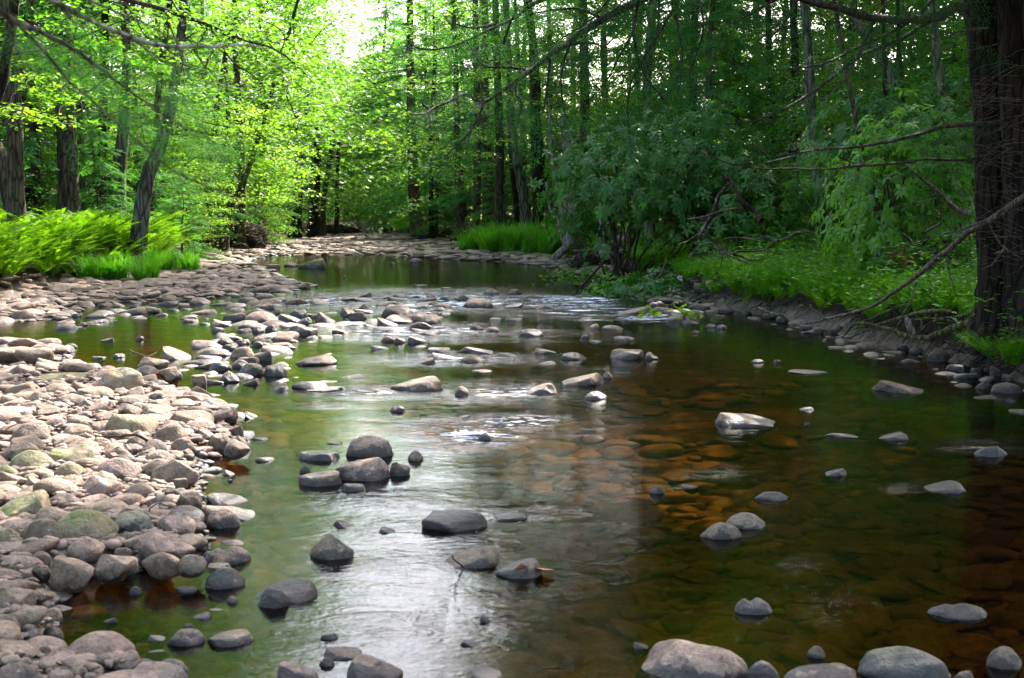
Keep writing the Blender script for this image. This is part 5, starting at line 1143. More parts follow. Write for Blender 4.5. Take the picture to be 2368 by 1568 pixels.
def HW_all(seed, n, ua, ub_, Da, Db, k):  # unthinned version of the added clumps, with larger leaves
    rg = np.random.default_rng(seed); D = rg.uniform(Da, Db, n); u = rg.uniform(ua, ub_, n); x = (u - CX) / F * D; z = 2.6 + D * rg.uniform(.15, .40, n)
    C = np.stack([x, D, z], -1); p = np.repeat(C, k, 0) + rg.normal(0, 1, (n * k, 3)) * np.array([1.4, 1.4, .45]); ax = rdir(n * k, rg, -.5, .2); s = norm(np.cross(ax, np.array([0, 0, 1.])) + rg.normal(0, .4, (n * k, 3)))
    l = rg.uniform(.25, .5, n * k); return quads(leafq(p, ax, s, l, l * .65, cup=.1))
V, Fc = unseen_canopy(8, 900, 1540, 2240, 58, 84, thin=False); tag(link('added_canopy', mesh_np('added_canopy', V, Fc, False, [M['leafyel']])), 'leaf clumps added above the deep right wood for green reflections', 'foliage', kind='stuff')  # unseen clumps added so the water reflects green on the right
V, Fc = unseen_canopy(5, 1300, 1130, 2800, 34, 50); tag(link('added_canopy', mesh_np('added_canopy', V, Fc, False, [M['leafdeep']])), 'leaf clumps added above the right wood to block the sky', 'foliage', kind='stuff')  # unseen clumps added to block sky light and its reflection
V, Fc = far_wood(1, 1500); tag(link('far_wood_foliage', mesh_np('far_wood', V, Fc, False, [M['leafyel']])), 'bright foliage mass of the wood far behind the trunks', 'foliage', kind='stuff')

# ---------------------------------------------------------------- rhododendrons
RB = {}
for nme, rx, rz, nw, sd in (('big', 2.0, 3.1, 620, 1), ('mid', 1.5, 2.0, 360, 2), ('low', 1.0, .8, 170, 3)):
    (V, Fc), (V2, F2), fl = bush_rhodo(sd, rx, rz, nw)
    RB[nme] = [mesh_np('rhododendron_leaves', V, Fc, True, [M['rhodo']]), mesh_np('rhododendron_stems', V2, F2, True, [M['bark_brown']]), fl, mesh_np('rhododendron_leaves', V, Fc, True, [M['rhodonew']])]
def blossom(n, r, seed):
    rg = np.random.default_rng(seed); d = norm(rg.normal(0, 1, (n, 3))); s = norm(np.cross(d, rg.normal(0, 1, (n, 3)))); return quads(leafq(d * r * .3, d, s, np.full(n, r), np.full(n, r * .6)))
FLM = mesh_np('seed_head', *blossom(14, .035, 1), False, [M['seed']]); PTM = mesh_np('blossom', *blossom(22, .055, 2), False, [M['petal']])
def rhodo(u, D, kind, s, label, new=False, petals=0, zoff=0):
    x, y = at(u, D); t = thing('rhododendron', label, 'shrub', (x, y, gz(x, y) + zoff)); t.scale = (s, s, s * (1.28 if kind == 'big' else 1.6 if zoff else 1.0)); t.rotation_euler = (0, 0, u * .7)
    r = RB[kind]; link('leaves', r[3] if new else r[0], t); link('stems', r[1], t)
    for i, p in enumerate(r[2][::2]): link('blossom' if i < petals else 'seed_head', PTM if i < petals else FLM, t, p)
rhodo(1445, 25.5, 'big', 1.0, 'tall dark rhododendron with blue green leaf whorls and old flower heads overhanging the bank')
rhodo(1610, 26, 'big', .88, 'second tall rhododendron joined to the right side of the tallest one')
rhodo(1720, 25, 'mid', 1.1, 'dark rhododendron with reddish curved stems above the litter patch', petals=2)
rhodo(2040, 21, 'big', .8, 'broad rhododendron behind the curved grey tree', new=False)
rhodo(2075, 18, 'mid', .8, 'rhododendron top with fresh bright green leaf rosettes at the right', new=True, zoff=.01)
rhodo(1500, 22.5, 'low', .95, 'low rhododendron drooping over the stones at the water, with pale pink blossoms', petals=5)
rhodo(1440, 23, 'low', .8, 'small bright rhododendron beside the weathered stump', new=True)
rhodo(2200, 19, 'big', .75, 'dark rhododendron right of the bowed tree, behind the big hemlock')
rhodo(2290, 24, 'big', 1.0, 'dark rhododendron hidden behind the big hemlock trunk')
# curved bare rhododendron stems
def stems(name, lst, D, mat, label, cat, wood='stem'):
    p0 = pd(*lst[0][0][0], D); t = thing(name, label, cat, p0); rg = np.random.default_rng(len(lst) + int(D * 3))
    for pts, w in lst:
        P = np.array([pd(u, v, D + rg.normal(0, .12)) for u, v in pts]) - p0
        V, Fc = tube(P, np.array(w) * .5 / F * D, 7, 4, .004, rg); link(wood, mesh_np(name, V, Fc, True, [M[mat]]), t)
    return t
X3 = lambda pts: [(1559 + x * .343, y * .343) for x, y in pts]
X6 = lambda pts: [(1559 + x * .343, 520.3 + y * .343) for x, y in pts]
stems('bent_shrub', [(X3([(590, 1490), (540, 1420), (460, 1360), (420, 1270), (340, 1180)]), (16, 14, 12, 10, 7)), (X3([(180, 1560), (260, 1450), (300, 1320), (370, 1220)]), (11, 9, 8, 5)), (X3([(100, 1470), (220, 1480), (330, 1420), (450, 1400)]), (8, 7, 5, 3))], 23.5, 'bark_brown', 'bent brown stems arching to the left below the dark rhododendron', 'shrub')
stems('red_shrub', [(X3([(680, 1440), (685, 1300), (680, 1180), (640, 1060), (560, 1000), (500, 970)]), (11, 11, 10, 8, 6, 4))], 26, 'bark_red', 'upright reddish stem beside the sunny patch of leaf litter', 'shrub')
stems('dead_limb', [(X3([(2000, 1440), (1880, 1400), (1760, 1290), (1640, 1200), (1560, 1130), (1480, 1120)]), (12, 11, 9, 7, 5, 3)), (X3([(1700, 1560), (1800, 1500), (1760, 1420)]), (7, 5, 3)), (X3([(1640, 1365), (1760, 1330)]), (3, 2)), (X3([(1480, 1330), (1560, 1270)]), (3, 2))], 15, 'twig', 'sunlit crooked dead limb left of the big hemlock trunk', 'branch', 'limb')

# ---------------------------------------------------------------- ferns, grass, herbs
FERN = [mesh_np('fern', *fern_clump(500 + i, nf=12, L=.85), False, [M['fern']]) for i in range(5)]
GRS = [mesh_np('grass', *grass_clump(520 + i), False, [M['grass']]) for i in range(3)]
HRB = [mesh_np('herb', *herb_clump(540 + i), False, [M['herb']]) for i in range(4)]
def raw(me):
    V = np.empty(len(me.vertices) * 3, np.float32); me.vertices.foreach_get('co', V); return V.reshape(-1, 4, 3)
FERNQ = [raw(m) for m in FERN]; GRSQ = [raw(m) for m in GRS]; HRBQ = [raw(m) for m in HRB]
def zrot(a, tilt, rg):
    n = len(a); c, s = np.cos(a), np.sin(a); Mx = np.zeros((n, 3, 3)); Mx[:, 0, 0] = c; Mx[:, 0, 1] = -s; Mx[:, 1, 0] = s; Mx[:, 1, 1] = c; Mx[:, 2, 2] = 1
    Mx[:, 0, 2] = rg.normal(0, tilt, n); Mx[:, 1, 2] = rg.normal(0, tilt, n); return Mx
def patch(px, n, rg, D0=None):
    """random spots on the ground inside a picture-space patch, kept on land"""
    out = []
    Pg = poly(px) if D0 is None else None
    lo, hi = Pg.min(0), Pg.max(0)
    x = rg.uniform(lo[0], hi[0], n * 8); y = rg.uniform(lo[1], hi[1], n * 8); ok = sdist(x, y, Pg) > 0
    return x[ok][:n], y[ok][:n]
frg = np.random.default_rng(66)
def world_patch(pts, n, zmin=.2):
    Pg = np.array(pts); lo, hi = Pg.min(0), Pg.max(0)
    x = frg.uniform(lo[0], hi[0], n * 6); y = frg.uniform(lo[1], hi[1], n * 6); z = ground(x, y); ok = (sdist(x, y, Pg) > 0) & (z > zmin)
    return x[ok][:n], y[ok][:n], z[ok][:n]
def put(me_list, pts, n, s, name, label, cat, group, zmin=.2):
    x, y, z = world_patch(pts, n, zmin)
    for i in range(len(x)):
        k = s * frg.uniform(.7, 1.25)
        tag(link(name, me_list[frg.integers(len(me_list))], None, (x[i], y[i], z[i] - .03), (frg.normal(0, .12), frg.normal(0, .12), frg.uniform(0, 6.28)), k), label, cat, group)
def putstuff(Ql, pts, n, s, name, mat, zmin=.2, label=None, cat=None):
    x, y, z = world_patch(pts, n, zmin); P = np.stack([x, y, z - .03], -1); k = s * frg.uniform(.7, 1.3, len(x)); Mx = zrot(frg.uniform(0, 6.28, len(x)), .15, frg); Q = []
    for j in range(len(Ql)):
        m = np.arange(len(x)) % len(Ql) == j
        Q.append(stamp(Ql[j], P[m], Mx[m], k[m]))
    V, Fc = quads(np.concatenate(Q)); tag(link(name, mesh_np(name, V, Fc, False, [M[mat]])), label, cat, kind='stuff')
def wp(*uD): return [at(u, D) for u, D in uD]
# left fern bank, edge row singly, the rest as one mass
LB = wp((-120, 22.2), (0, 21.9), (100, 23.2), (190, 25.3), (300, 27.8), (395, 31), (400, 35), (360, 34), (260, 30.5), (150, 27.5), (60, 25.5), (-120, 24.5))
put(FERN, LB, 150, 1.2, 'fern', 'light green fern clump at the edge of the left bank above the cobbles', 'fern', 'ferns of the left bank')
LB2 = wp((-200, 24), (60, 25), (200, 28), (330, 33), (440, 42), (400, 48), (200, 44), (0, 38), (-200, 36))
putstuff(FERNQ, LB2, 420, 1.35, 'fern_bed', 'fern', label='dense bed of bright green ferns on the left bank', cat='ferns')
RBK = wp((1100, 58), (1085, 52.5), (1180, 48.5), (1290, 44), (1390, 38), (1410, 41), (1330, 50), (1200, 58))
put(FERN, RBK, 90, 1.35, 'fern', 'fern clump on the mound beyond the far pool', 'fern', 'ferns beyond the far pool')
put(FERN, wp((890, 78), (960, 74), (990, 78), (940, 84), (895, 84)), 22, 1.2, 'fern', 'fern clump by the brown conifer at the far bank', 'fern', 'ferns at the far bank')
put(FERN, wp((1880, 17.2), (1960, 15.6), (2080, 14.2), (2100, 15.5), (2060, 18), (1900, 19)), 26, .55, 'fern', 'yellow green fern in the sunny spot of the right slope', 'fern', 'ferns of the sunny right slope')
put(FERN, wp((1690, 20.5), (1800, 19), (1850, 19.5), (1800, 22), (1700, 23)), 12, .6, 'fern', 'fern hanging over the undercut right bank', 'fern', 'ferns of the undercut bank')
put(FERN, wp((1340, 33), (1400, 30), (1420, 33), (1350, 37)), 10, .6, 'fern', 'fern clump between the snag and the weathered stump', 'fern', 'ferns by the stump')
# grass tufts
def tuft(u, v, s, label, n=5, spread=.35, g=None):
    p = gp(u, v, .05); rg = frg; t = thing('grass_tuft', label, 'grass', (p[0], p[1], gz(p[0], p[1])), g)
    P = np.stack([rg.normal(0, spread, n), rg.normal(0, spread * .6, n), np.zeros(n)], -1)
    for i in range(n): P[i, 2] = gz(p[0] + P[i, 0], p[1] + P[i, 1]) - gz(p[0], p[1])
    Q = np.concatenate([stamp(GRSQ[i % 3], P[i:i + 1], zrot(np.array([rg.uniform(0, 6)]), .1, rg), np.array([s * rg.uniform(.8, 1.2)])) for i in range(n)])
    V, Fc = quads(Q); link('blades', mesh_np('tuft', V, Fc, False, [M['grass']]), t)
tuft(245, 652, 1.3, 'deep green grass tuft under the ferns at the left, above the cobbles', 9, .45)
tuft(385, 632, 1.35, 'rounded grass tuft on brown roots at the right end of the left bank', 8, .32)
for u, v in ((1140, 582), (1185, 588), (1230, 588), (1270, 588), (1300, 592)): tuft(u, v, 2.1, 'long drooping grass tuft along the cobbles beyond the far pool', 9, .6, 'grass tufts beyond the far pool')
for u, v in ((1345, 585), (1375, 592)): tuft(u, v, 1.2, 'fine yellowish grass tuft between the broken log and the weathered stump', 8, .5, 'grass tufts by the stump')
# herbs and grass on the right slope and forest floor
RS = [tuple(gp(u, v)[:2]) for u, v in ((1350, 612), (1520, 690), (1740, 738), (1900, 768), (2130, 836), (2400, 925))] + wp((2500, 14), (2300, 20), (2100, 30), (1700, 40), (1380, 44))
putstuff(HRBQ, RS, 560, .9, 'herb_layer', 'herb', .34, 'green herbs covering the right slope', 'herbs')
putstuff(GRSQ, RS, 130, .55, 'slope_grass', 'grass', .34, 'fine grass on the right slope', 'grass')
putstuff(HRBQ, wp((1100, 62), (1350, 42), (1700, 32), (2300, 20), (2600, 26), (2300, 60), (1100, 100)), 700, 1.5, 'forest_floor_herbs', 'herb', .3, 'low green growth on the floor of the right wood', 'herbs')
putstuff(HRBQ, wp((-300, 26), (100, 26), (420, 36), (640, 60), (820, 100), (600, 110), (-300, 70)), 600, 1.5, 'bank_herbs', 'herb', .3, 'low green growth on the floor of the left wood', 'herbs')
# fallen leaves
x, y, z = world_patch(RS + [], 3200, .4); ln = len(x)
ax = rdir(ln, frg, -.15, .3); s = norm(np.cross(ax, np.array([0, 0, 1.])) + frg.normal(0, .3, (ln, 3))); l = frg.uniform(.05, .10, ln)
V, Fc = quads(leafq(np.stack([x, y, z + .012], -1), ax, s, l, l * .55)); tag(link('fallen_leaves', mesh_np('fallen_leaves', V, Fc, False, [M['litterleaf']])), 'brown fallen leaves on the right slope', 'leaves', kind='stuff')

# ---------------------------------------------------------------- leafy limbs that hang into the view
def tiers(name, label, root_uvD, lst, ls, mat, cat='tree', dens=1.0, seed=0, limb=None, bark='bark_brown', trunk_xy=None, flat=.16):
    """broadleaf tree seen by its tiers of leaves: (u, v, half width px, D)"""
    rg = np.random.default_rng(700 + seed)
    if trunk_xy is None: trunk_xy = at(root_uvD[0], root_uvD[1])
    b = np.array([trunk_xy[0], trunk_xy[1], gz(*trunk_xy)]); t = thing(name, label, cat, b); Q, st, cen = [], [], []
    for (u, v, hw, D) in lst:
        c = pd(u, v, D); r = hw / F * D; n = int(dens * 26 * max(.5, (r / (ls * 3.4))**1.8))
        n = min(n, 900)
        p = rg.normal(0, .5, (n, 3)) * np.array([r, r, r * flat]) + c
        p[:, 2] -= .22 * ((p[:, 0] - c[0])**2 + (p[:, 1] - c[1])**2) / r
        ax = rdir(n, rg, -.6, .1); s = norm(np.cross(ax, np.array([0, 0, 1.])) + rg.normal(0, .3, (n, 3))); l = ls * rg.uniform(.65, 1.3, n)
        Q.append(leafq(p, ax, s, l, l * .66, cup=.12))
        cen.append(c)
    cen = np.array(cen); far = np.hypot(cen[:, 0] - b[0], cen[:, 1] - b[1]); od = np.argsort(far)
    for j, i in enumerate(od):
        c = cen[i]; r = lst[i][2] / F * lst[i][3]
        if j < 3: q = b + np.array([0, 0, max(2.2, c[2] * .8)]); wd = .05
        else:
            pr = od[:j]; dd_ = np.linalg.norm(cen[pr] - c, axis=1) + .0 * far[pr]; q = cen[pr[np.argmin(dd_)]]; wd = .016
        ml = np.linalg.norm(q - c)
        st.append(tube([q, (q + c) / 2 + rg.normal(0, .10 * ml, 3) + np.array([0, 0, .06 * ml]), c, c + rg.normal(0, r * .4, 3) * np.array([1, 1, .2])], [wd, wd * .6, .008, .003], 5, 4, .012, rg))
    Q = np.concatenate(Q) - b; V, Fc = quads(Q); link('leaves', mesh_np(name + '_leaves', V, Fc, False, [M[mat]]), t)
    for V, Fc in st: link('branch', mesh_np(name + '_branch', V - b, Fc, True, [M['twig_dark']]), t)
    H = max(c[1] for c in [(0, pd(*x[:2], x[3])[2]) for x in lst]) + 3
    V, Fc = tube([np.array([0, 0, -.3]), np.array([.1, 0, H * .4]), np.array([-.05, .1, H]), np.array([.2, .1, H + 5])], [.2, .16, .12, .04], 10, 4, .01, rg, .3)
    link('trunk', mesh_np(name + '_trunk', V, Fc, True, [M[bark]]), t); return t
g_ = np.random.default_rng(31)
def jit(base, n, su, sv, w, D, sD=1.0):
    out = []
    for u, v in base:
        for k in range(n): out.append((u + g_.normal(0, su), v + g_.normal(0, sv), w * g_.uniform(.7, 1.3), D + g_.normal(0, sD)))
    return out
tiers('maple_tree', 'maple with layered lime green leaves in front of the dark conifers beyond the pool', None,
      jit([(1000, 195), (950, 185), (1050, 235), (985, 325), (1020, 355), (905, 300), (875, 325), (1100, 165), (1150, 150), (1090, 285), (1180, 240), (1210, 180), (950, 260), (1250, 230), (930, 385), (1130, 340)], 3, 26, 16, 46, 45, 1.3), .15, 'leafyel', seed=1, trunk_xy=at(1150, 47))
tiers('maple_tree', 'maple with deep green leaf tiers behind the hanging hemlock limb', None,
      jit([(1300, 60), (1380, 150), (1250, 20), (1420, 250), (1330, 130), (1500, 120), (1240, 110), (1120, 60), (1180, 100), (1320, 210), (1440, 40), (1380, 320), (1300, 290)], 3, 34, 24, 50, 40, 1.5), .14, 'leafdeep', seed=2, trunk_xy=at(1345, 41))
tiers('beech_tree', 'broad branching tree at top left with dense green leaves reaching toward the gap of sky', None,
      jit([(420, 30), (480, 60), (540, 40), (600, 90), (640, 130), (670, 180), (700, 210), (560, 150), (500, 120), (600, 30), (660, 60), (430, 110), (690, 100), (360, 40), (300, 20), (620, 200), (560, 220), (680, 250), (480, 180)], 3, 20, 18, 52, 20, .9), .105, 'leaf', seed=3, trunk_xy=(-11.5, 21))
tiers('oak_tree', 'broadleaf tree with drooping mid green leaves over the left trunks', None,
      jit([(60, 60), (140, 110), (220, 80), (300, 130), (200, 180), (100, 150), (250, 200), (30, 120), (240, 30), (160, 20), (470, 300), (200, 250), (90, 200)], 4, 26, 24, 60, 24, 1.6), .11, 'leafdeep', seed=9, trunk_xy=(-10.4, 26))
tiers('maple_tree', 'young maple with yellow green leaves lit from behind at the left edge', None,
      jit([(40, 240), (90, 260), (130, 230), (60, 190), (20, 270), (120, 270), (150, 190), (30, 160)], 3, 18, 10, 44, 21, .6), .10, 'leafyel', seed=4, trunk_xy=(-9.6, 22.2))
tiers('maple_tree', 'small maple with pale sunlit leaves drooping over the driftwood heap', None,
      jit([(560, 330), (610, 360), (660, 330), (690, 370), (700, 400), (640, 400), (530, 300), (600, 280), (680, 290), (560, 250), (500, 330), (640, 240), (450, 380), (520, 400), (590, 430), (480, 430)], 4, 22, 18, 52, 46, 1.6), .15, 'leafyel', seed=5, trunk_xy=at(560, 49))
tiers('birch_tree', 'broadleaf tree with pale leaves standing left of the gap of sky', None,
      jit([(690, 60), (720, 110), (700, 160), (730, 210), (740, 260), (660, 20), (720, 20), (700, 300), (740, 330), (690, 350), (745, 380), (640, 300)], 4, 16, 24, 44, 72, 2), .2, 'leaf', seed=6, trunk_xy=at(690, 76))
tiers('beech_tree', 'tall pale green tree leaning over the stream just left of the gap of sky', None,
      jit([(640, 0), (690, -60), (730, -20), (740, 60), (700, 30), (660, 110), (720, 130), (745, 180), (690, 200), (650, 250), (620, 160), (740, 240), (600, -60), (660, -140), (720, -150), (580, 60), (760, -80), (715, 260)], 4, 16, 22, 50, 58, 2), .17, 'leaf', seed=8, trunk_xy=at(610, 60))
tiers('broadleaf_tree', 'broadleaf tree filling the wood above the root mound with mid green leaves', None,
      jit([(940, 60), (1000, 20), (1060, 90), (1020, 130), (1120, 230), (1200, 300), (1260, 320), (1100, 330), (1180, 120), (960, 120), (1240, 380), (1150, 400), (1040, 400), (1300, 400), (990, 430), (1210, 60), (1090, 20)], 4, 24, 22, 52, 52, 2), .16, 'leaf', seed=10, trunk_xy=at(1100, 55))
tiers('broadleaf_tree', 'tree with glowing yellow leaves behind the tall pair of trunks', None,
      jit([(1640, 60), (1700, 150), (1740, 60), (1800, 180), (1900, 120), (1960, 60), (1950, 220), (1780, 300), (1850, 330), (1940, 320), (2030, 200), (2100, 60), (2140, 260), (1650, 250), (2200, 120), (1720, 380), (1880, 420), (1560, 60)], 4, 30, 30, 70, 38, 2.5), .14, 'leafyel', seed=7, trunk_xy=at(1990, 41))

# ---------------------------------------------------------------- the big double hemlock on the right bank
def mesh_part(name, parts, mat, parent, b, smooth=True):
    V, Fc = parts; return link(name, mesh_np(name, V - b, Fc, smooth, [M[mat]]), parent)
hr = np.random.default_rng(88)
b = pd(2320, 760, 12.5); b[2] = gz(b[0], b[1])
big = thing('big_hemlock', 'huge dark double-trunked hemlock at the right edge with mossy roots over the bank', 'tree', b)
P = [pd(u, v, D) for u, v, D in ((2322, 800, 12.5), (2318, 700, 12.5), (2305, 500, 12.5), (2290, 250, 12.5), (2270, 0, 12.5), (2250, -250, 12.5), (2230, -900, 12.6), (2215, -1900, 12.7), (2200, -2900, 12.8))]
mesh_part('trunk', tube(P, [w * .5 / F * 12.5 for w in (118, 100, 88, 84, 84, 80, 66, 46, 16)], 20, 7, .004, hr, .35), 'bark_dark', big, b)
P = [pd(u, v, D) for u, v, D in ((2415, 830, 12.1), (2405, 700, 12.1), (2390, 500, 12.1), (2378, 250, 12.1), (2370, 0, 12.1), (2375, -300, 12.1), (2390, -1200, 12.1), (2400, -2600, 12.1))]
mesh_part('trunk', tube(P, [w * .5 / F * 12.1 for w in (165, 140, 125, 118, 114, 108, 80, 18)], 20, 7, .004, hr, .35), 'bark_dark', big, b)
XR = lambda pts: [(1850 + x * .2212, 520.3 + y * .2212) for x, y in pts]
ROOTS = [([(1930, 880), (1800, 920), (1650, 960), (1500, 980), (1330, 1030), (1280, 1090)], (60, 44, 34, 28, 24, 18)), ([(1960, 990), (1700, 1050), (1450, 1150), (1300, 1190), (1100, 1150), (980, 1090), (850, 1060), (620, 1030), (540, 1100), (460, 1180)], (110, 90, 72, 64, 58, 50, 48, 44, 30, 14)),
         ([(1600, 900), (1350, 910), (1100, 940), (900, 990), (780, 1020), (700, 1060)], (30, 46, 44, 40, 32, 20)), ([(1700, 1010), (1500, 1000), (1300, 985), (1150, 1000), (1000, 1020)], (26, 30, 30, 26, 14)), ([(1130, 830), (960, 880), (760, 970), (650, 1010), (560, 1080)], (14, 20, 24, 20, 12)),
         ([(1265, 960), (1272, 1020), (1285, 1100)], (30, 34, 40)), ([(2020, 1000), (1940, 1080), (1880, 1160), (1800, 1260), (1600, 1250), (1500, 1230)], (90, 70, 50, 24, 14, 8)), ([(2100, 1050), (2090, 1180), (2150, 1300), (2240, 1380)], (110, 80, 44, 20)), ([(1460, 1030), (1430, 1130), (1440, 1260)], (8, 9, 5)), ([(900, 1090), (700, 1110), (500, 1190)], (20, 26, 12)), ([(390, 870), (420, 950), (540, 920)], (24, 22, 12))]
for i, (pts, w) in enumerate(ROOTS):
    D0 = [float(np.interp(q[0], [1950, 2130, 2370], [15.0, 13.6, 12.1])) for q in XR(pts)]
    mesh_part('root', tube([pd(u, v, d) for (u, v), d in zip(XR(pts), D0)], np.array(w) * .2212 * .5 / F * 12.8, 9, 5, .004, hr), 'root', big, b)
mesh_part('broken_root', tube([pd(u, v, 13.6) for u, v in XR([(1100, 975), (1120, 1000), (1150, 1070), (1180, 1140)])], np.array([22, 34, 36, 36]) * .2212 / F * 13.6, 9, 3, .002, hr), 'bark_pale', big, b)
X2 = lambda pts: [(751.6 + x * .343, y * .343) for x, y in pts]
LIMBS = []   # (picture points, widths px, depth start, depth end)
def limb(pts, w, d0, d1, mat='twig_dark', name='limb'):
    n = len(pts); DD = np.linspace(d0, d1, n); P = [pd(u, v, d) for (u, v), d in zip(pts, DD)]
    mesh_part(name, tube(P, np.interp(np.linspace(0, 1, n), np.linspace(0, 1, len(w)), w) * .5 / F * DD, 7, 5, .003, hr), mat, big, b); LIMBS.append(np.array(P))
    return P
limb([(2250, -700), (2050, -430), (1800, -200), (1600, -70), (1472, 0)] + X2([(1850, 120), (1650, 250), (1520, 350), (1350, 470), (1200, 580), (1060, 660), (930, 610), (800, 680), (660, 750), (560, 742)]), (44, 34, 28, 22, 19, 17, 14, 12, 10, 9, 8, 7, 5, 2), 12.3, 8.4)
HANG = [[(1660, 270), (1640, 340), (1600, 460), (1600, 600), (1630, 780), (1700, 860)], [(1510, 390), (1490, 560), (1470, 720), (1420, 800)], [(2110, 0), (2080, 200), (2000, 340), (1880, 560), (1700, 750)], [(2350, 60), (2130, 430), (2070, 600), (2065, 800), (2090, 980)],
        [(2080, 220), (2150, 480), (2300, 650), (2360, 800)], [(1280, 540), (1285, 640), (1320, 690), (1270, 900)], [(1060, 665), (1040, 760), (980, 880), (960, 1040)], [(980, 880), (880, 980), (800, 1060)], [(1350, 470), (1200, 460), (1060, 430), (970, 290)],
        [(1150, 160), (1000, 180), (850, 130)], [(1660, 290), (1800, 305), (2000, 340)], [(700, 740), (640, 690)], [(700, 750), (720, 860)], [(1200, 300), (1280, 100)], [(1850, 120), (1700, 60), (1480, 80), (1350, 120)], [(2080, 200), (2110, -60), (2150, -300)], [(2250, -100), (2240, 200), (2160, 500)], [(2360, 100), (2400, 400), (2360, 640)], [(2500, -100), (2560, 200), (2480, 480), (2520, 700)], [(1940, -80), (1900, 20), (1780, 150), (1500, 310)]]
for i, p in enumerate(HANG): limb(X2(p), (8, 5, 4, 2), 8.9 - .02 * (i % 7), 8.6 + .05 * (i % 5))
limb(X2([(2100, -330), (1800, -160), (1420, 0), (1280, 110), (1150, 170), (950, 280), (780, 330), (620, 320), (540, 270)]), (16, 14, 11, 8, 6, 5, 4, 3, 1.5), 9.6, 8.6)
B3 = [([(1960, 40), (1850, 60), (1720, 115), (1450, 130), (1250, 105), (1080, 50), (860, 0), (600, -100), (300, -220)], (26, 22, 19, 17, 15, 12), 10.9, 8.6), ([(1850, 60), (1830, 110), (1720, 150), (1500, 300), (1250, 400), (1000, 600), (750, 770), (550, 860), (340, 885)], (14, 12, 10, 9, 8, 7, 5, 3), 10.8, 9.3),
      ([(1760, -20), (1720, 20), (1550, 170), (1200, 340), (1000, 430), (820, 465), (640, 485)], (9, 8, 7, 6, 5, 3), 10.5, 9.5), ([(1450, -40), (1430, 0), (1350, 130), (1260, 330), (1150, 520), (980, 715)], (8, 7, 7, 6, 4, 2), 10.2, 9.4), ([(960, -120), (830, 0), (720, 180), (600, 280)], (9, 8, 6, 3), 9.8, 9.4), ([(800, -60), (680, 0), (520, 90), (370, 185)], (8, 7, 5, 3), 9.6, 9.2),
      ([(2210, 825), (2000, 840), (1850, 855), (1600, 920), (1380, 965), (1250, 990), (950, 1005), (720, 1030)], (12, 11, 10, 9, 8, 6, 5, 3), 10.6, 9.4), ([(950, 1005), (800, 1050), (600, 1095), (380, 1115)], (5, 4, 3, 2), 9.7, 9.3), ([(2150, 1040), (1950, 1090), (1700, 1080), (1500, 1110), (1250, 1140), (1040, 1158), (820, 1155), (620, 1158), (400, 1130), (230, 1065)], (7, 6, 6, 6, 6, 5, 5, 4, 3, 2), 10.7, 9.4),
      ([(1950, 190), (2100, 185), (1850, 220), (1700, 270)], (4, 4, 4, 2), 10.6, 10.2), ([(1960, 350), (2080, 320), (2200, 295)], (2, 3, 4), 10.2, 10.4)]
for p, w, d0, d1 in B3: limb(X3(p), w, d0 + 1.2, d1, 'twig_dark')
LB1 = limb(XR([(2500, -420), (2342, -280), (1940, 0), (1800, 80), (1620, 240), (1450, 390), (1240, 570), (1050, 700), (850, 840), (640, 930), (480, 970), (300, 1005), (160, 1040), (0, 1045)]), (17, 16, 14, 13, 12, 11, 9, 8, 7, 6, 5, 3), 10.8, 14.6, 'twig')
for p in ([(300, 1005), (170, 910), (110, 850)], [(1220, 600), (1170, 800), (1090, 950), (1020, 1100)], [(1550, 370), (1580, 540), (1640, 730)], [(1900, -40), (1750, 20), (1500, 95), (1200, 200), (1000, 240), (850, 230)], [(1180, 210), (1100, 120), (900, 10)], [(1980, 0), (2100, 200), (2250, 320), (2342, 360)], [(2130, 250), (2000, 420), (1880, 480)], [(1500, 350), (1380, 330), (1480, 180)]):
    limb(XR(p), (5, 4, 3, 2), 11.4 if p[0][0] > 1000 else 14.2, 11.6 if p[0][0] > 1000 else 14.4, 'twig')
# fine dead twigs fanning off the trunks
tw = []
for i in range(90):
    u0, v0 = hr.uniform(2300, 2400), hr.uniform(110, 620); L = hr.uniform(60, 190); a = hr.uniform(-.5, .5) + (.25 if v0 < 350 else -.1)
    p = [pd(u0 - L * t * math.cos(a), v0 + L * t * math.sin(a) + 22 * t * t * hr.uniform(-1, 1.5), 11.9 - .5 * t) for t in (0, .35, .7, 1)]
    tw.append(tube(p, [.0035, .0028, .002, .001], 3, 3, .003, hr))
tag(mesh_part('fine_twigs', join(tw), 'twig', big, b), kind='stuff')
# needles: sprays along every limb and a roof of sprays above
def sprays_along(paths, per_m, rg, scl, spr, t0=0.0, drop=.25, spread=.5):
    pos, dr, sc = [], [], []
    for P in paths:
        P = smooth_path(P, np.ones(len(P)), 5)[0]; seg = np.linalg.norm(np.diff(P, axis=0), axis=1); S = np.r_[0, np.cumsum(seg)]; n = max(1, int(S[-1] * per_m))
        for k in range(n):
            s = S[-1] * (t0 + (1 - t0) * rg.random()); p = np.array([np.interp(s, S, P[:, j]) for j in range(3)]); e = np.array([np.interp(min(S[-1], s + .05), S, P[:, j]) for j in range(3)]) - np.array([np.interp(max(0, s - .05), S, P[:, j]) for j in range(3)])
            e = norm(e); d = norm(e + rg.normal(0, spread, 3) * np.array([1, 1, .5]) + np.array([0, 0, -drop])); pos.append(p); dr.append(d); sc.append(scl * rg.uniform(.6, 1.3))
    pos, dr, sc = np.array(pos), np.array(dr), np.array(sc); Q = []
    for k in range(len(spr)):
        m = np.arange(len(pos)) % len(spr) == k
        if m.any(): Q.append(stamp(spr[k], pos[m], frames(dr[m], jit=.35, rg=rg), sc[m]))
    return np.concatenate(Q)
NL = 1 + len(HANG) + 1
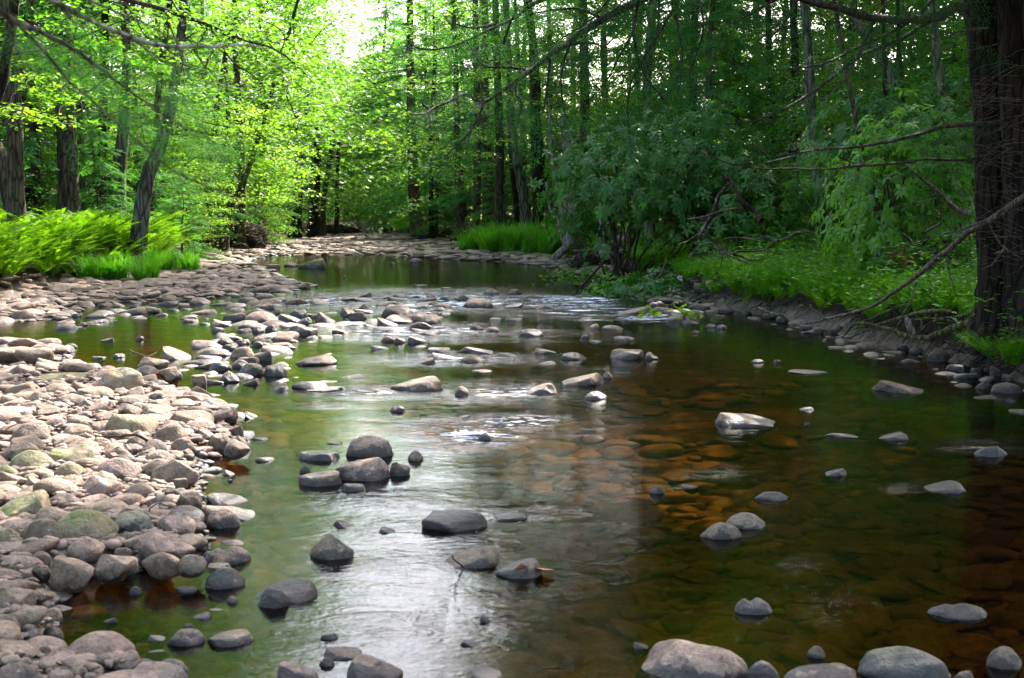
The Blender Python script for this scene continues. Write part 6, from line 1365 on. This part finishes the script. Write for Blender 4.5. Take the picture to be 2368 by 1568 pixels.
Q1 = sprays_along(LIMBS[1:NL], 15, hr, .95, SPF, .0, .45, .8)
Q2 = sprays_along([LIMBS[0][6:]] + [LIMBS[0][2:9]], 14, hr, 1.0, SPF, 0, .5, .9)
Q3 = sprays_along([l for l in LIMBS[NL:NL + 6]], 3.2, hr, 1.0, SPF, .25, .35)
Q4 = sprays_along([LIMBS[NL + 8], LIMBS[NL + 6]], 7.5, hr, .8, SPF, .05, .3, .7)
RPX = []
for i in range(300):                                     # upper right roof of sprays, reaching over the stream
    u, v = hr.uniform(1050, 2250), -120 + 330 * hr.beta(1.1, 1.6); 
    if v > 250 - .0 * u and u < 1300: continue
    RPX.append((pd(u, v, hr.uniform(8.6, 11.0))))
RPX = np.array(RPX); dd = rdir(len(RPX), hr, -.7, -.1); Q5 = np.concatenate([stamp(SPF[k], RPX[k::3], frames(dd[k::3], jit=.35, rg=hr), hr.uniform(.7, 1.25, len(RPX[k::3]))) for k in range(3)])
V, Fc = quads(np.concatenate([Q1, Q2, Q3, Q4, Q5]) - b); tag(link('needles', mesh_np('big_hemlock_needles', V, Fc, False, [M['needle']]), big), kind='stuff')
# the crown above the picture: long boughs out over the water
BV, pos, dr, sc = [], [], [], []
for i in range(60):
    z = 4.6 + 14 * (i / 60); a = hr.uniform(0, 6.28) if i % 3 else hr.uniform(2.6, 4.1); L = (5.2 if z < 12 else 5.2 * (19.5 - z) / 7.5 + .4) * hr.uniform(.7, 1.1); d = np.array([math.cos(a), math.sin(a), .05]); o_ = np.array([b[0] - .05, 12.5, z])
    p = [o_ + d * L * t + np.array([0, 0, -.15 * L * t * t]) for t in (0, .33, .66, 1)]; BV.append(tube(p, [.06, .045, .025, .008], 5, 2))
    for k in range(int(L * 7)):
        t = .15 + .85 * hr.random(); s = hr.choice([-1, 1]) * R(hr.uniform(20, 80)); dd_ = np.array([d[0] * math.cos(s) - d[1] * math.sin(s), d[0] * math.sin(s) + d[1] * math.cos(s), hr.uniform(-.4, 0)]); pos.append(o_ + d * L * t + np.array([0, 0, -.15 * L * t * t])); dr.append(dd_); sc.append(hr.uniform(1.2, 2.2))
V, Fc = join(BV); tag(link('upper_boughs', mesh_np('upper_boughs', V - b, Fc, True, [M['bark_dark']]), big), kind='stuff')
pos, dr, sc = map(np.array, (pos, dr, sc)); Q = np.concatenate([stamp(SPC[k], pos[k::4], frames(dr[k::4], jit=.3, rg=hr), sc[k::4]) for k in range(4)])
V, Fc = quads(Q - b); link('crown', mesh_np('big_hemlock_crown', V, Fc, False, [M['needle']]), big)

# ---------------------------------------------------------------- the near hemlock whose boughs hang in at the upper left
X1 = lambda pts: [(x * .343, y * .343) for x, y in pts]
b = np.array([-4.6, 2.6, 0]); b[2] = gz(b[0], b[1])
near = thing('near_hemlock', 'hemlock beside the photographer whose blurred boughs hang in from the upper left', 'tree', b)
nr = np.random.default_rng(12)
mesh_part('trunk', tube([b + np.array(q) for q in ((0, 0, -.4), (.03, 0, 2), (0, .05, 5), (.1, 0, 9), (0, 0, 14))], [.24, .2, .17, .12, .03], 14, 5, .005, nr, .4), 'bark_brown', near, b)
NB = [([(-900, -420), (-450, -120), (0, 70), (400, 270), (650, 430), (850, 590), (1020, 700), (1300, 860), (1650, 900)], (17, 15, 13, 11, 9, 7, 5, 4, 2), 2.6, 2.9), ([(-300, -330), (200, -90), (480, 50), (720, 170), (950, 240), (1150, 265), (1400, 270), (1700, 275), (1850, 360)], (14, 13, 12, 11, 10, 9, 8, 4, 2), 2.7, 3.3),
      ([(-400, -200), (0, 50), (230, 260), (430, 500), (650, 700), (900, 930), (1150, 1130), (1400, 1260), (1620, 1330)], (9, 9, 8, 8, 7, 6, 5, 4, 2), 2.5, 3.0), ([(300, -160), (600, 0), (800, 90), (1000, 180), (1130, 240)], (9, 8, 6, 4, 2), 2.9, 3.3),
      ([(1150, 265), (1350, 300), (1480, 410), (1590, 560)], (5, 4, 3, 1), 3.1, 3.2), ([(850, 240), (980, 320), (1120, 420), (1260, 470), (1450, 550)], (6, 5, 4, 3, 1), 3.0, 3.2), ([(400, 0), (460, 120), (560, 210), (600, 480), (700, 600)], (5, 5, 4, 3, 2), 2.8, 2.9), ([(1000, 700), (1200, 760), (1350, 980)], (4, 3, 1), 2.9, 3.0), ([(60, 160), (150, 420), (220, 640)], (4, 3, 2), 2.6, 2.6)]
NP = []
for p, w, d0, d1 in NB:
    n = len(p); DD = np.linspace(d0, d1, n); P = [pd(u, v, d) for (u, v), d in zip(X1(p), DD)]; NP.append(np.array(P))
    mesh_part('bough', tube(P, np.array(w) * .5 / F * DD, 7, 5, .0012, nr), 'bark_pale' if p[0] == (-300, -330) else 'twig', near, b)  # one bough in paler wood: the sun on it is put into its colour
P0 = pd(*X1([(-900, -420)])[0], 2.6); P1 = pd(*X1([(-300, -330)])[0], 2.7); P2 = pd(*X1([(-400, -200)])[0], 2.5)
for q in (P0, P1, P2): mesh_part('bough', tube([b + np.array([0, 0, q[2] - .1]), (b + q) / 2 + np.array([0, 0, b[2] * .5 + q[2] * .5 + .1 - (b[2] + q[2]) / 2]), q], [.03, .018, .009], 7, 4, .004, nr), 'twig', near, b)
Qn = [sprays_along([NP[0][3:], NP[2][2:6], NP[5], NP[6], NP[7], NP[8]], 17, nr, .34, SPF, .0, .3, .8), sprays_along([NP[1][4:], NP[4]], 16, nr, .26, SPF, .1, .3, .7)]
px_ = [(700, 560), (900, 480), (1050, 560), (1150, 620), (760, 760), (1000, 680), (1250, 960), (1320, 900), (1150, 880), (1500, 850), (600, 300), (300, 330), (200, 150), (550, 420), (450, 330), (850, 330), (1000, 380), (120, 60), (60, 200), (1640, 830), (350, 120), (250, 250), (700, 700), (1200, 500), (430, 180), (60, 330), (900, 620)]
ps = []
for u, v in X1(px_):
    for k in range(3): ps.append(pd(u + nr.normal(0, 18), v + nr.normal(0, 12), nr.uniform(2.6, 3.2)))
ps = np.array(ps); dn = norm(np.stack([nr.uniform(.2, 1, len(ps)), nr.normal(0, .5, len(ps)), nr.uniform(-.7, .1, len(ps))], -1))
Qn += [stamp(SPF[k], ps[k::3], frames(dn[k::3], jit=.5, rg=nr), nr.uniform(.25, .45, len(ps[k::3]))) for k in range(3)]
V, Fc = quads(np.concatenate(Qn) - b); tag(link('needles', mesh_np('near_hemlock_needles', V, Fc, False, [M['needlefar']]), near), kind='stuff')
c = HC_[1]; o = link('crown', c[0], near, (0, 0, 3.0)); o.scale = (.8, .8, .75); o = link('branches', c[1], near, (0, 0, 3.0)); o.scale = (.8, .8, .75)
# dark sharp limb of a tree farther back, top left
b = np.array([-10.5, 15.5, 0]); b[2] = gz(b[0], b[1]); t = thing('overhanging_tree', 'tree outside the left edge whose dark limb crosses the top left', 'tree', b)
mesh_part('trunk', tube([b + np.array(q) for q in ((0, 0, -.4), (.2, 0, 4), (.1, .1, 9), (.3, 0, 15))], [.25, .2, .15, .05], 12, 4, .01, nr, .4), 'bark_brown', t, b)
for p, w in (([(-800, -700), (0, -330), (500, -110), (850, 0), (1050, 60), (1250, 125), (1420, 180), (1640, 260), (1850, 330), (2000, 420), (2150, 560)], (22, 18, 14, 12, 11, 9, 8, 7, 5, 4, 2)), ([(1160, 0), (1200, 80), (1245, 125)], (3, 4, 4)), ([(1780, 140), (1900, 200), (1915, 280), (1880, 350)], (2, 3, 3, 3)), ([(1590, 440), (1680, 490), (1770, 570)], (4, 3, 2)), ([(1420, 180), (1500, 330), (1560, 420)], (4, 3, 2))):
    mesh_part('limb', tube([pd(u, v, 14) for u, v in X1(p)], np.array(w) * .5 / F * 14, 6, 5, .004, nr), 'twig_dark', t, b)
lst = jit(X1([(1700, 330), (1800, 380), (1900, 440), (2000, 500), (2080, 560), (2150, 620), (1650, 200), (1800, 250), (1950, 330), (1500, 150), (1350, 80), (2050, 400), (1900, 560), (2130, 700), (1400, 620), (1350, 560), (1600, 60), (1800, 100), (1480, 300)]), 3, 14, 10, 30, 14, .4)
Q = []
for (u, v, hw, D) in lst:
    cc = pd(u, v, D); r = hw / F * D; n = 34; p = nr.normal(0, .55, (n, 3)) * np.array([r * 1.3, r * 1.3, r * .5]) + cc; ax = rdir(n, nr, -.7, .0); s = norm(np.cross(ax, np.array([0, 0, 1.])) + nr.normal(0, .3, (n, 3))); l = nr.uniform(.06, .10, n); Q.append(leafq(p, ax, s, l, l * .58, cup=.12))
V, Fc = quads(np.concatenate(Q) - b); link('leaves', mesh_np('overhanging_leaves', V, Fc, False, [M['leaf']]), t)

# ---------------------------------------------------------------- dead wood, root mounds, twigs
X4 = lambda pts: [(1329.7 + x * .2441, 462.5 + y * .2441) for x, y in pts]
tang = [([(1250, 330), (1320, 400), (1420, 480), (1500, 510), (1600, 540), (1660, 565), (1820, 550)], (6, 6, 6, 6, 5, 4, 2)), ([(1500, 510), (1560, 475), (1700, 470), (1830, 460), (1940, 500)], (5, 5, 4, 4, 2)), ([(1810, 465), (1890, 395), (1960, 380), (2100, 310), (2220, 300)], (4, 5, 5, 6, 5)), ([(1900, 385), (1830, 345), (1750, 380), (1620, 380), (1480, 390), (1420, 420)], (4, 4, 4, 4, 3, 2)),
        ([(1180, 360), (1200, 290), (1240, 230), (1300, 150), (1340, 30), (1360, -40)], (9, 8, 7, 7, 6, 5)), ([(1500, 510), (1400, 520), (1250, 505), (1120, 520)], (4, 4, 3, 2)), ([(1320, 400), (1200, 420), (1130, 470), (1060, 560)], (4, 4, 3, 2)), ([(1060, 180), (1200, 175), (1350, 120), (1560, 75)], (4, 5, 4, 3)), ([(1250, 330), (1150, 330), (1050, 400), (960, 420)], (4, 3, 3, 2)), ([(1230, 330), (1260, 250), (1340, 200)], (3, 3, 2)),
        ([(1440, 420), (1400, 560), (1390, 640), (1330, 720)], (3, 2, 2, 1)), ([(1820, 470), (1830, 550)], (2, 1)), ([(1310, 420), (1500, 540), (1640, 590)], (3, 3, 2)), ([(1180, 520), (1240, 570), (1330, 560), (1460, 530)], (2, 3, 3, 2)), ([(1120, 480), (1160, 430), (1100, 400)], (2, 2, 1)), ([(1350, 540), (1440, 580), (1480, 560)], (2, 2, 1)), ([(860, 560), (830, 660), (780, 740), (680, 780)], (4, 3, 3, 2)), ([(680, 690), (800, 670), (920, 672)], (4, 3, 2))]
stems('bare_branch', [(X4(p), w) for p, w in tang], 19, 'twig', 'tangle of bare grey-brown branches lying over the right bank between the rhododendron and the ferns', 'branch', 'twig')
stems('driftwood_stick', [(X4([(1740, 1020), (1850, 1062), (1990, 1085)]), (6, 6, 5))], 16.6, 'bark_pale', 'smooth pale stick lying on the stones of the right shore', 'stick', 'wood')
stems('leafy_sprig', [(X4([(620, 1103), (690, 1070), (765, 1060), (860, 1045), (960, 1040)]), (2, 2, 2, 1.5, 1)), (X4([(745, 1100), (750, 1050), (758, 1005)]), (2, 2, 1))], 17.6, 'twig', 'dry twig with yellow green leaves lying on the great flat slab', 'twig', 'stem')
def leaves_at(name, label, pts, D, ls, n, mat, cat, spread=.05, seed=1, parent=None):
    rg = np.random.default_rng(seed); Q = []
    for u, v in pts:
        c = pd(u, v, D); p = c + rg.normal(0, spread, (n, 3)) * np.array([1.3, 1, .8]); ax = rdir(n, rg, -.5, .5); s = norm(np.cross(ax, rg.normal(0, 1, (n, 3)))); l = ls * rg.uniform(.7, 1.2, n); Q.append(leafq(p, ax, s, l, l * .75, cup=.1))
    Q = np.concatenate(Q); c0 = Q.reshape(-1, 3).mean(0); V, Fc = quads(Q - c0)
    return tag(link(name, mesh_np(name, V, Fc, False, [M[mat]]), None, c0), label, cat)
leaves_at('leaf_sprig', 'round yellow green leaves of a sapling growing at the end of the great flat slab', X4([(790, 1080), (980, 1020), (1040, 1060), (1080, 1085), (710, 1062)]), 17.5, .10, 9, 'leafyel', 'leaves', .06)
# leafy twig fallen into the water on the right
rgw = np.random.default_rng(7)
stems('fallen_branch', [([(1262, 646), (1300, 640), (1340, 636), (1390, 642), (1420, 650)], (3, 4, 5, 5, 3)), ([(1330, 660), (1345, 640), (1368, 625)], (3, 4, 3)), ([(1275, 660), (1290, 640), (1300, 628)], (2, 3, 2)), ([(1380, 655), (1400, 640), (1430, 632)], (2, 3, 2))], 26.5, 'twig_dark', 'fallen branch lying in the water below the stump', 'branch', 'wood')
leaves_at('branch_leaves', 'green leaves of the fallen branch at the waterline, right of the far pool', [(u + rgw.normal(0, 5), 644 + rgw.normal(0, 6)) for u in range(1272, 1420, 11)], 26.2, .13, 11, 'leaf', 'leaves', .12, 3)
def sticks(name, label, box, n, D, depth, mats, wpx, body, seed, cat):
    rg = np.random.default_rng(seed); u0, u1, v0, v1 = box; c = pd((u0 + u1) / 2, v1, D); t = thing(name, label, cat, c)
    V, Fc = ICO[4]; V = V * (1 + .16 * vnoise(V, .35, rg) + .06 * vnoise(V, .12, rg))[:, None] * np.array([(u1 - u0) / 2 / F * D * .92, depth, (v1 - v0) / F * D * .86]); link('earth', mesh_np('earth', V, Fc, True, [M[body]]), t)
    w = (u1 - u0) / F * D; h = (v1 - v0) / F * D; tm = []
    for i in range(6):
        P = [np.array([x, rg.normal(0, .04), rg.normal(0, .05)]) for x in (-.5, -.2, .15, .5)]; tm.append(mesh_np('stick', *tube(P, np.array([1, .85, .7, .3]) * wpx / F * D * .5, 5, 3, .012, rg), True, [M[mats[i % len(mats)]]]))
    for i in range(n):
        a = rg.uniform(-1.2, 1.2); x = rg.uniform(-.5, .5) * w; z = h * rg.uniform(.02, .95) * math.sqrt(max(.05, 1 - (2 * x / w)**2)); link('stick', tm[i % 6], t, (x, -depth * rg.uniform(.55, 1.05) * math.sqrt(max(.1, 1 - (z / h)**2 * .8)), z), (rg.uniform(0, 6), a * .6, rg.normal(0, .5)), (w * rg.uniform(.2, .6), 1, 1))
    return t
sticks('driftwood_heap', 'long heap of tangled driftwood and roots on the left shore beyond the ferns', (452, 622, 500, 574), 110, 50, .9, ['bark_pale', 'twig', 'bark_brown'], 3.2, 'bark_dark', 1, 'driftwood')
sticks('root_mound', 'dark uprooted root mound at the left of the ferns beyond the pool', (1050, 1128, 510, 562), 46, 57.5, .6, ['twig_dark', 'bark_brown', 'twig'], 2.4, 'bark_dark', 2, 'root mound')
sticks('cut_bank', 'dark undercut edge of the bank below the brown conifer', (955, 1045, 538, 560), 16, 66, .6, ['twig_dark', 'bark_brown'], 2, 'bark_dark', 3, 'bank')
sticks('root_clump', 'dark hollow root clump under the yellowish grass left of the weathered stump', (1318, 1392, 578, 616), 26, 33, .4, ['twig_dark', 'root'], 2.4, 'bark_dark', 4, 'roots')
sticks('root_tangle', 'dark tangle of roots in the left far bank below the clump of trunks', (690, 840, 516, 540), 36, 84, .8, ['twig', 'bark_brown'], 2, 'bark_dark', 5, 'roots')
X5 = lambda pts: [(346.9 + x * .2441, 404.7 + y * .2441) for x, y in pts]
stems('driftwood_branch', [(X5([(890, 510), (920, 400), (1000, 320), (1070, 260), (1070, 120), (1040, 60)]), (5, 5, 4, 4, 3, 1)), (X5([(960, 520), (1080, 470), (1160, 430), (1250, 350)]), (3, 3, 2, 1)), (X5([(670, 660), (720, 610), (800, 570), (880, 560)]), (4, 4, 3, 2)), (X5([(780, 665), (860, 645), (920, 670)]), (3, 3, 2)), (X5([(740, 440), (790, 330), (850, 240)]), (9, 8, 7))], 48.5, 'bark_pale', 'bleached branches reaching up out of the driftwood heap', 'branch', 'wood')
XA = lambda pts: [(cx_('A', x), cy_('A', y)) for x, y in pts]
def twig(pts, w, D, mat, label, cat='twig', name='twig'): return stems(name, [(pts, w)], D, mat, label, cat, 'wood')
twig(XA([(870, 845), (940, 872), (1005, 890), (1085, 850), (1165, 798)]), (3, 3, 2.5, 2, 1), gp(*XA([(1100, 905)])[0])[1] + .1, 'twig', 'crooked twig lying across the angular undercut boulder')
twig(XA([(640, 1420), (780, 1412), (900, 1398), (1000, 1440), (1160, 1482)]), (3, 4, 7, 7, 5), gp(*XA([(900, 1410)])[0], .16)[1], 'twig_dark', 'dark wet stick lying on the cobble bar below the flat mossy boulder', 'stick', 'driftwood_stick')
twig(XA([(365, 1145), (430, 1200), (535, 1255)]), (2.5, 2.5, 2), gp(*XA([(430, 1200)])[0], .15)[1], 'twig', 'thin brown twig among the stones of the cobble bar')
twig([(cx_('E', x), cy_('E', y)) for x, y in ((858, 742), (940, 822), (1000, 856), (930, 880), (850, 906))], (3, 4, 5, 3, 2), gp(cx_('E', 1000), cy_('E', 862))[1], 'twig_dark', 'black forked twig in front of the saddle-shaped stone')
twig([(cx_('D', x), cy_('D', y)) for x, y in ((1005, 445), (1060, 415), (1150, 448))], (3, 3, 2), gp(cx_('D', 1060), cy_('D', 440), .12)[1], 'twig', 'small twig caught between the stones by the green water')
twig([(cx_('D', x), cy_('D', y)) for x, y in ((380, 1462), (500, 1490), (640, 1530))], (4, 4, 3), gp(cx_('D', 500), cy_('D', 1500), .1)[1], 'twig_dark', 'dark twig under the long pale log-like boulder')
twig([(690, 307), (750, 309), (812, 310)], (.8, .8, .8), 60, 'wire', 'thin pale line stretched across the stream between the trees', 'line', 'line')
p = gp(cx_('E', 1395), cy_('E', 850)); leaves_at('fallen_leaf', 'orange dead leaf stuck on the front of the flat-topped tan boulder', [(cx_('E', 1388), cy_('E', 822))], p[1] - .06, .09, 3, 'orange_leaf', 'leaf', .006)
p = gp(cx_('A', 770), cy_('A', 1170), .16); leaves_at('fallen_leaf', 'small orange leaf among the grey stones of the cobble bar', [(cx_('A', 772), cy_('A', 1168))], p[1], .05, 2, 'orange_leaf', 'leaf', .006, 4)
leaves_at('dry_leaf', 'orange brown dead leaves in a sunny spot on the right slope', XR([(1010, 300), (1060, 320), (1150, 340), (980, 340)]), 17, .09, 8, 'orange_leaf', 'leaves', .1, 5)
# ---------------------------------------------------------------- roots, dead grass and creepers hanging over the undercut right bank
ub = np.random.default_rng(44); edge = [np.array(gp(u, v)[:2]) for u, v in ((1340, 606), (1400, 640), (1520, 682), (1620, 708), (1740, 731), (1890, 758), (1960, 788), (2130, 828), (2260, 876))]
E, _ = smooth_path([[*e, 0] for e in edge], np.ones(len(edge)), 12); Tn = norm(np.gradient(E, axis=0)); Nn = np.stack([Tn[:, 1], -Tn[:, 0], 0 * Tn[:, 0]], -1); Nn *= np.where((Nn[:, :1] > 0), 1, -1)
rt, gp_, hp = [], [], []
for i in range(260):
    k = ub.integers(len(E)); off = ub.uniform(.35, .75); p = E[k] + Nn[k] * off + Tn[k] * ub.normal(0, .15); z = gz(p[0], p[1]) + .02
    q = E[k] + Nn[k] * ub.uniform(.02, .3) + Tn[k] * ub.normal(0, .2); zq = max(.02, gz(q[0], q[1]) + ub.uniform(.0, .12))
    rt.append(tube([np.array([*p[:2], z]), np.array([*((p + q) / 2)[:2], (z + zq) / 2 + ub.uniform(0, .12)]), np.array([*q[:2], zq])], [ub.uniform(.004, .014), .006, .002], 4, 3, .01, ub))
tag(link('bank_roots', mesh_np('bank_roots', *join(rt), True, [M['twig_dark']]), None), 'thin dark roots hanging from the undercut right bank', 'roots', kind='stuff')
for i in range(360):
    k = ub.integers(len(E)); p = E[k] + Nn[k] * ub.uniform(.42, 1.2) + Tn[k] * ub.normal(0, .15); gp_.append([p[0], p[1], gz(p[0], p[1]) - .02])
    p = E[k] + Nn[k] * ub.uniform(.5, 2.4) + Tn[k] * ub.normal(0, .15); hp.append([p[0], p[1], gz(p[0], p[1]) - .02])
gp_, hp = np.array(gp_), np.array(hp)
Q = np.concatenate([stamp(GRSQ[j], gp_[j::3], zrot(ub.uniform(0, 6, len(gp_[j::3])), .35, ub), ub.uniform(.35, .75, len(gp_[j::3]))) for j in range(3)])
tag(link('bank_grass', mesh_np('bank_grass', *quads(Q), False, [M['herb']])), 'grass hanging over the lip of the undercut right bank', 'grass', kind='stuff')
Q = np.concatenate([stamp(HRBQ[j], hp[j::4], zrot(ub.uniform(0, 6, len(hp[j::4])), .2, ub), ub.uniform(.7, 1.3, len(hp[j::4]))) for j in range(4)])
tag(link('bank_herbs', mesh_np('bank_herb', *quads(Q), False, [M['herb']])), 'leafy herbs along the lip of the right bank', 'herbs', kind='stuff')


# fallen leaves and bits of twig caught between the stones of the bars
lr = np.random.default_rng(70); n = 260; y = 1 / lr.uniform(1 / 22., 1 / 4.3, n * 6); x = lr.uniform(-12, 0, n * 6); ok = (sdist(x, y, BAR_NEAR) > 0) | (sdist(x, y, BAR_UP) > 0); x, y = x[ok][:n], y[ok][:n]; n = len(x)
ax = rdir(n, lr, -.1, .5); sd_ = norm(np.cross(ax, np.array([0, 0, 1.])) + lr.normal(0, .3, (n, 3))); l = lr.uniform(.03, .06, n)
tag(link('caught_leaves', mesh_np('caught_leaves', *quads(leafq(np.stack([x, y, ground(x, y) + lr.uniform(.02, .07, n)], -1), ax, sd_, l, l * .6)), False, [M['litterleaf']])), 'dead leaves caught between the stones of the left bars', 'leaves', kind='stuff')
tp = []
for i in range(90):
    yy = 1 / lr.uniform(1 / 16., 1 / 4.4); xx = lr.uniform(-7, -.8)
    if sdist(np.array([xx]), np.array([yy]), BAR_NEAR)[0] < .05: continue
    a = lr.uniform(0, 3.1); L = lr.uniform(.06, .28); p = np.array([xx, yy, gz(xx, yy) + .06]); d = np.array([math.cos(a), math.sin(a), lr.normal(0, .2)]) * L
    tp.append(tube([p, p + d * .5 + lr.normal(0, .012, 3), p + d], [.004, .003, .0015], 4, 2))
tag(link('caught_twigs', mesh_np('caught_twigs', *join(tp), True, [M['twig']])), 'bits of twig caught between the stones of the near bar', 'twigs', kind='stuff')
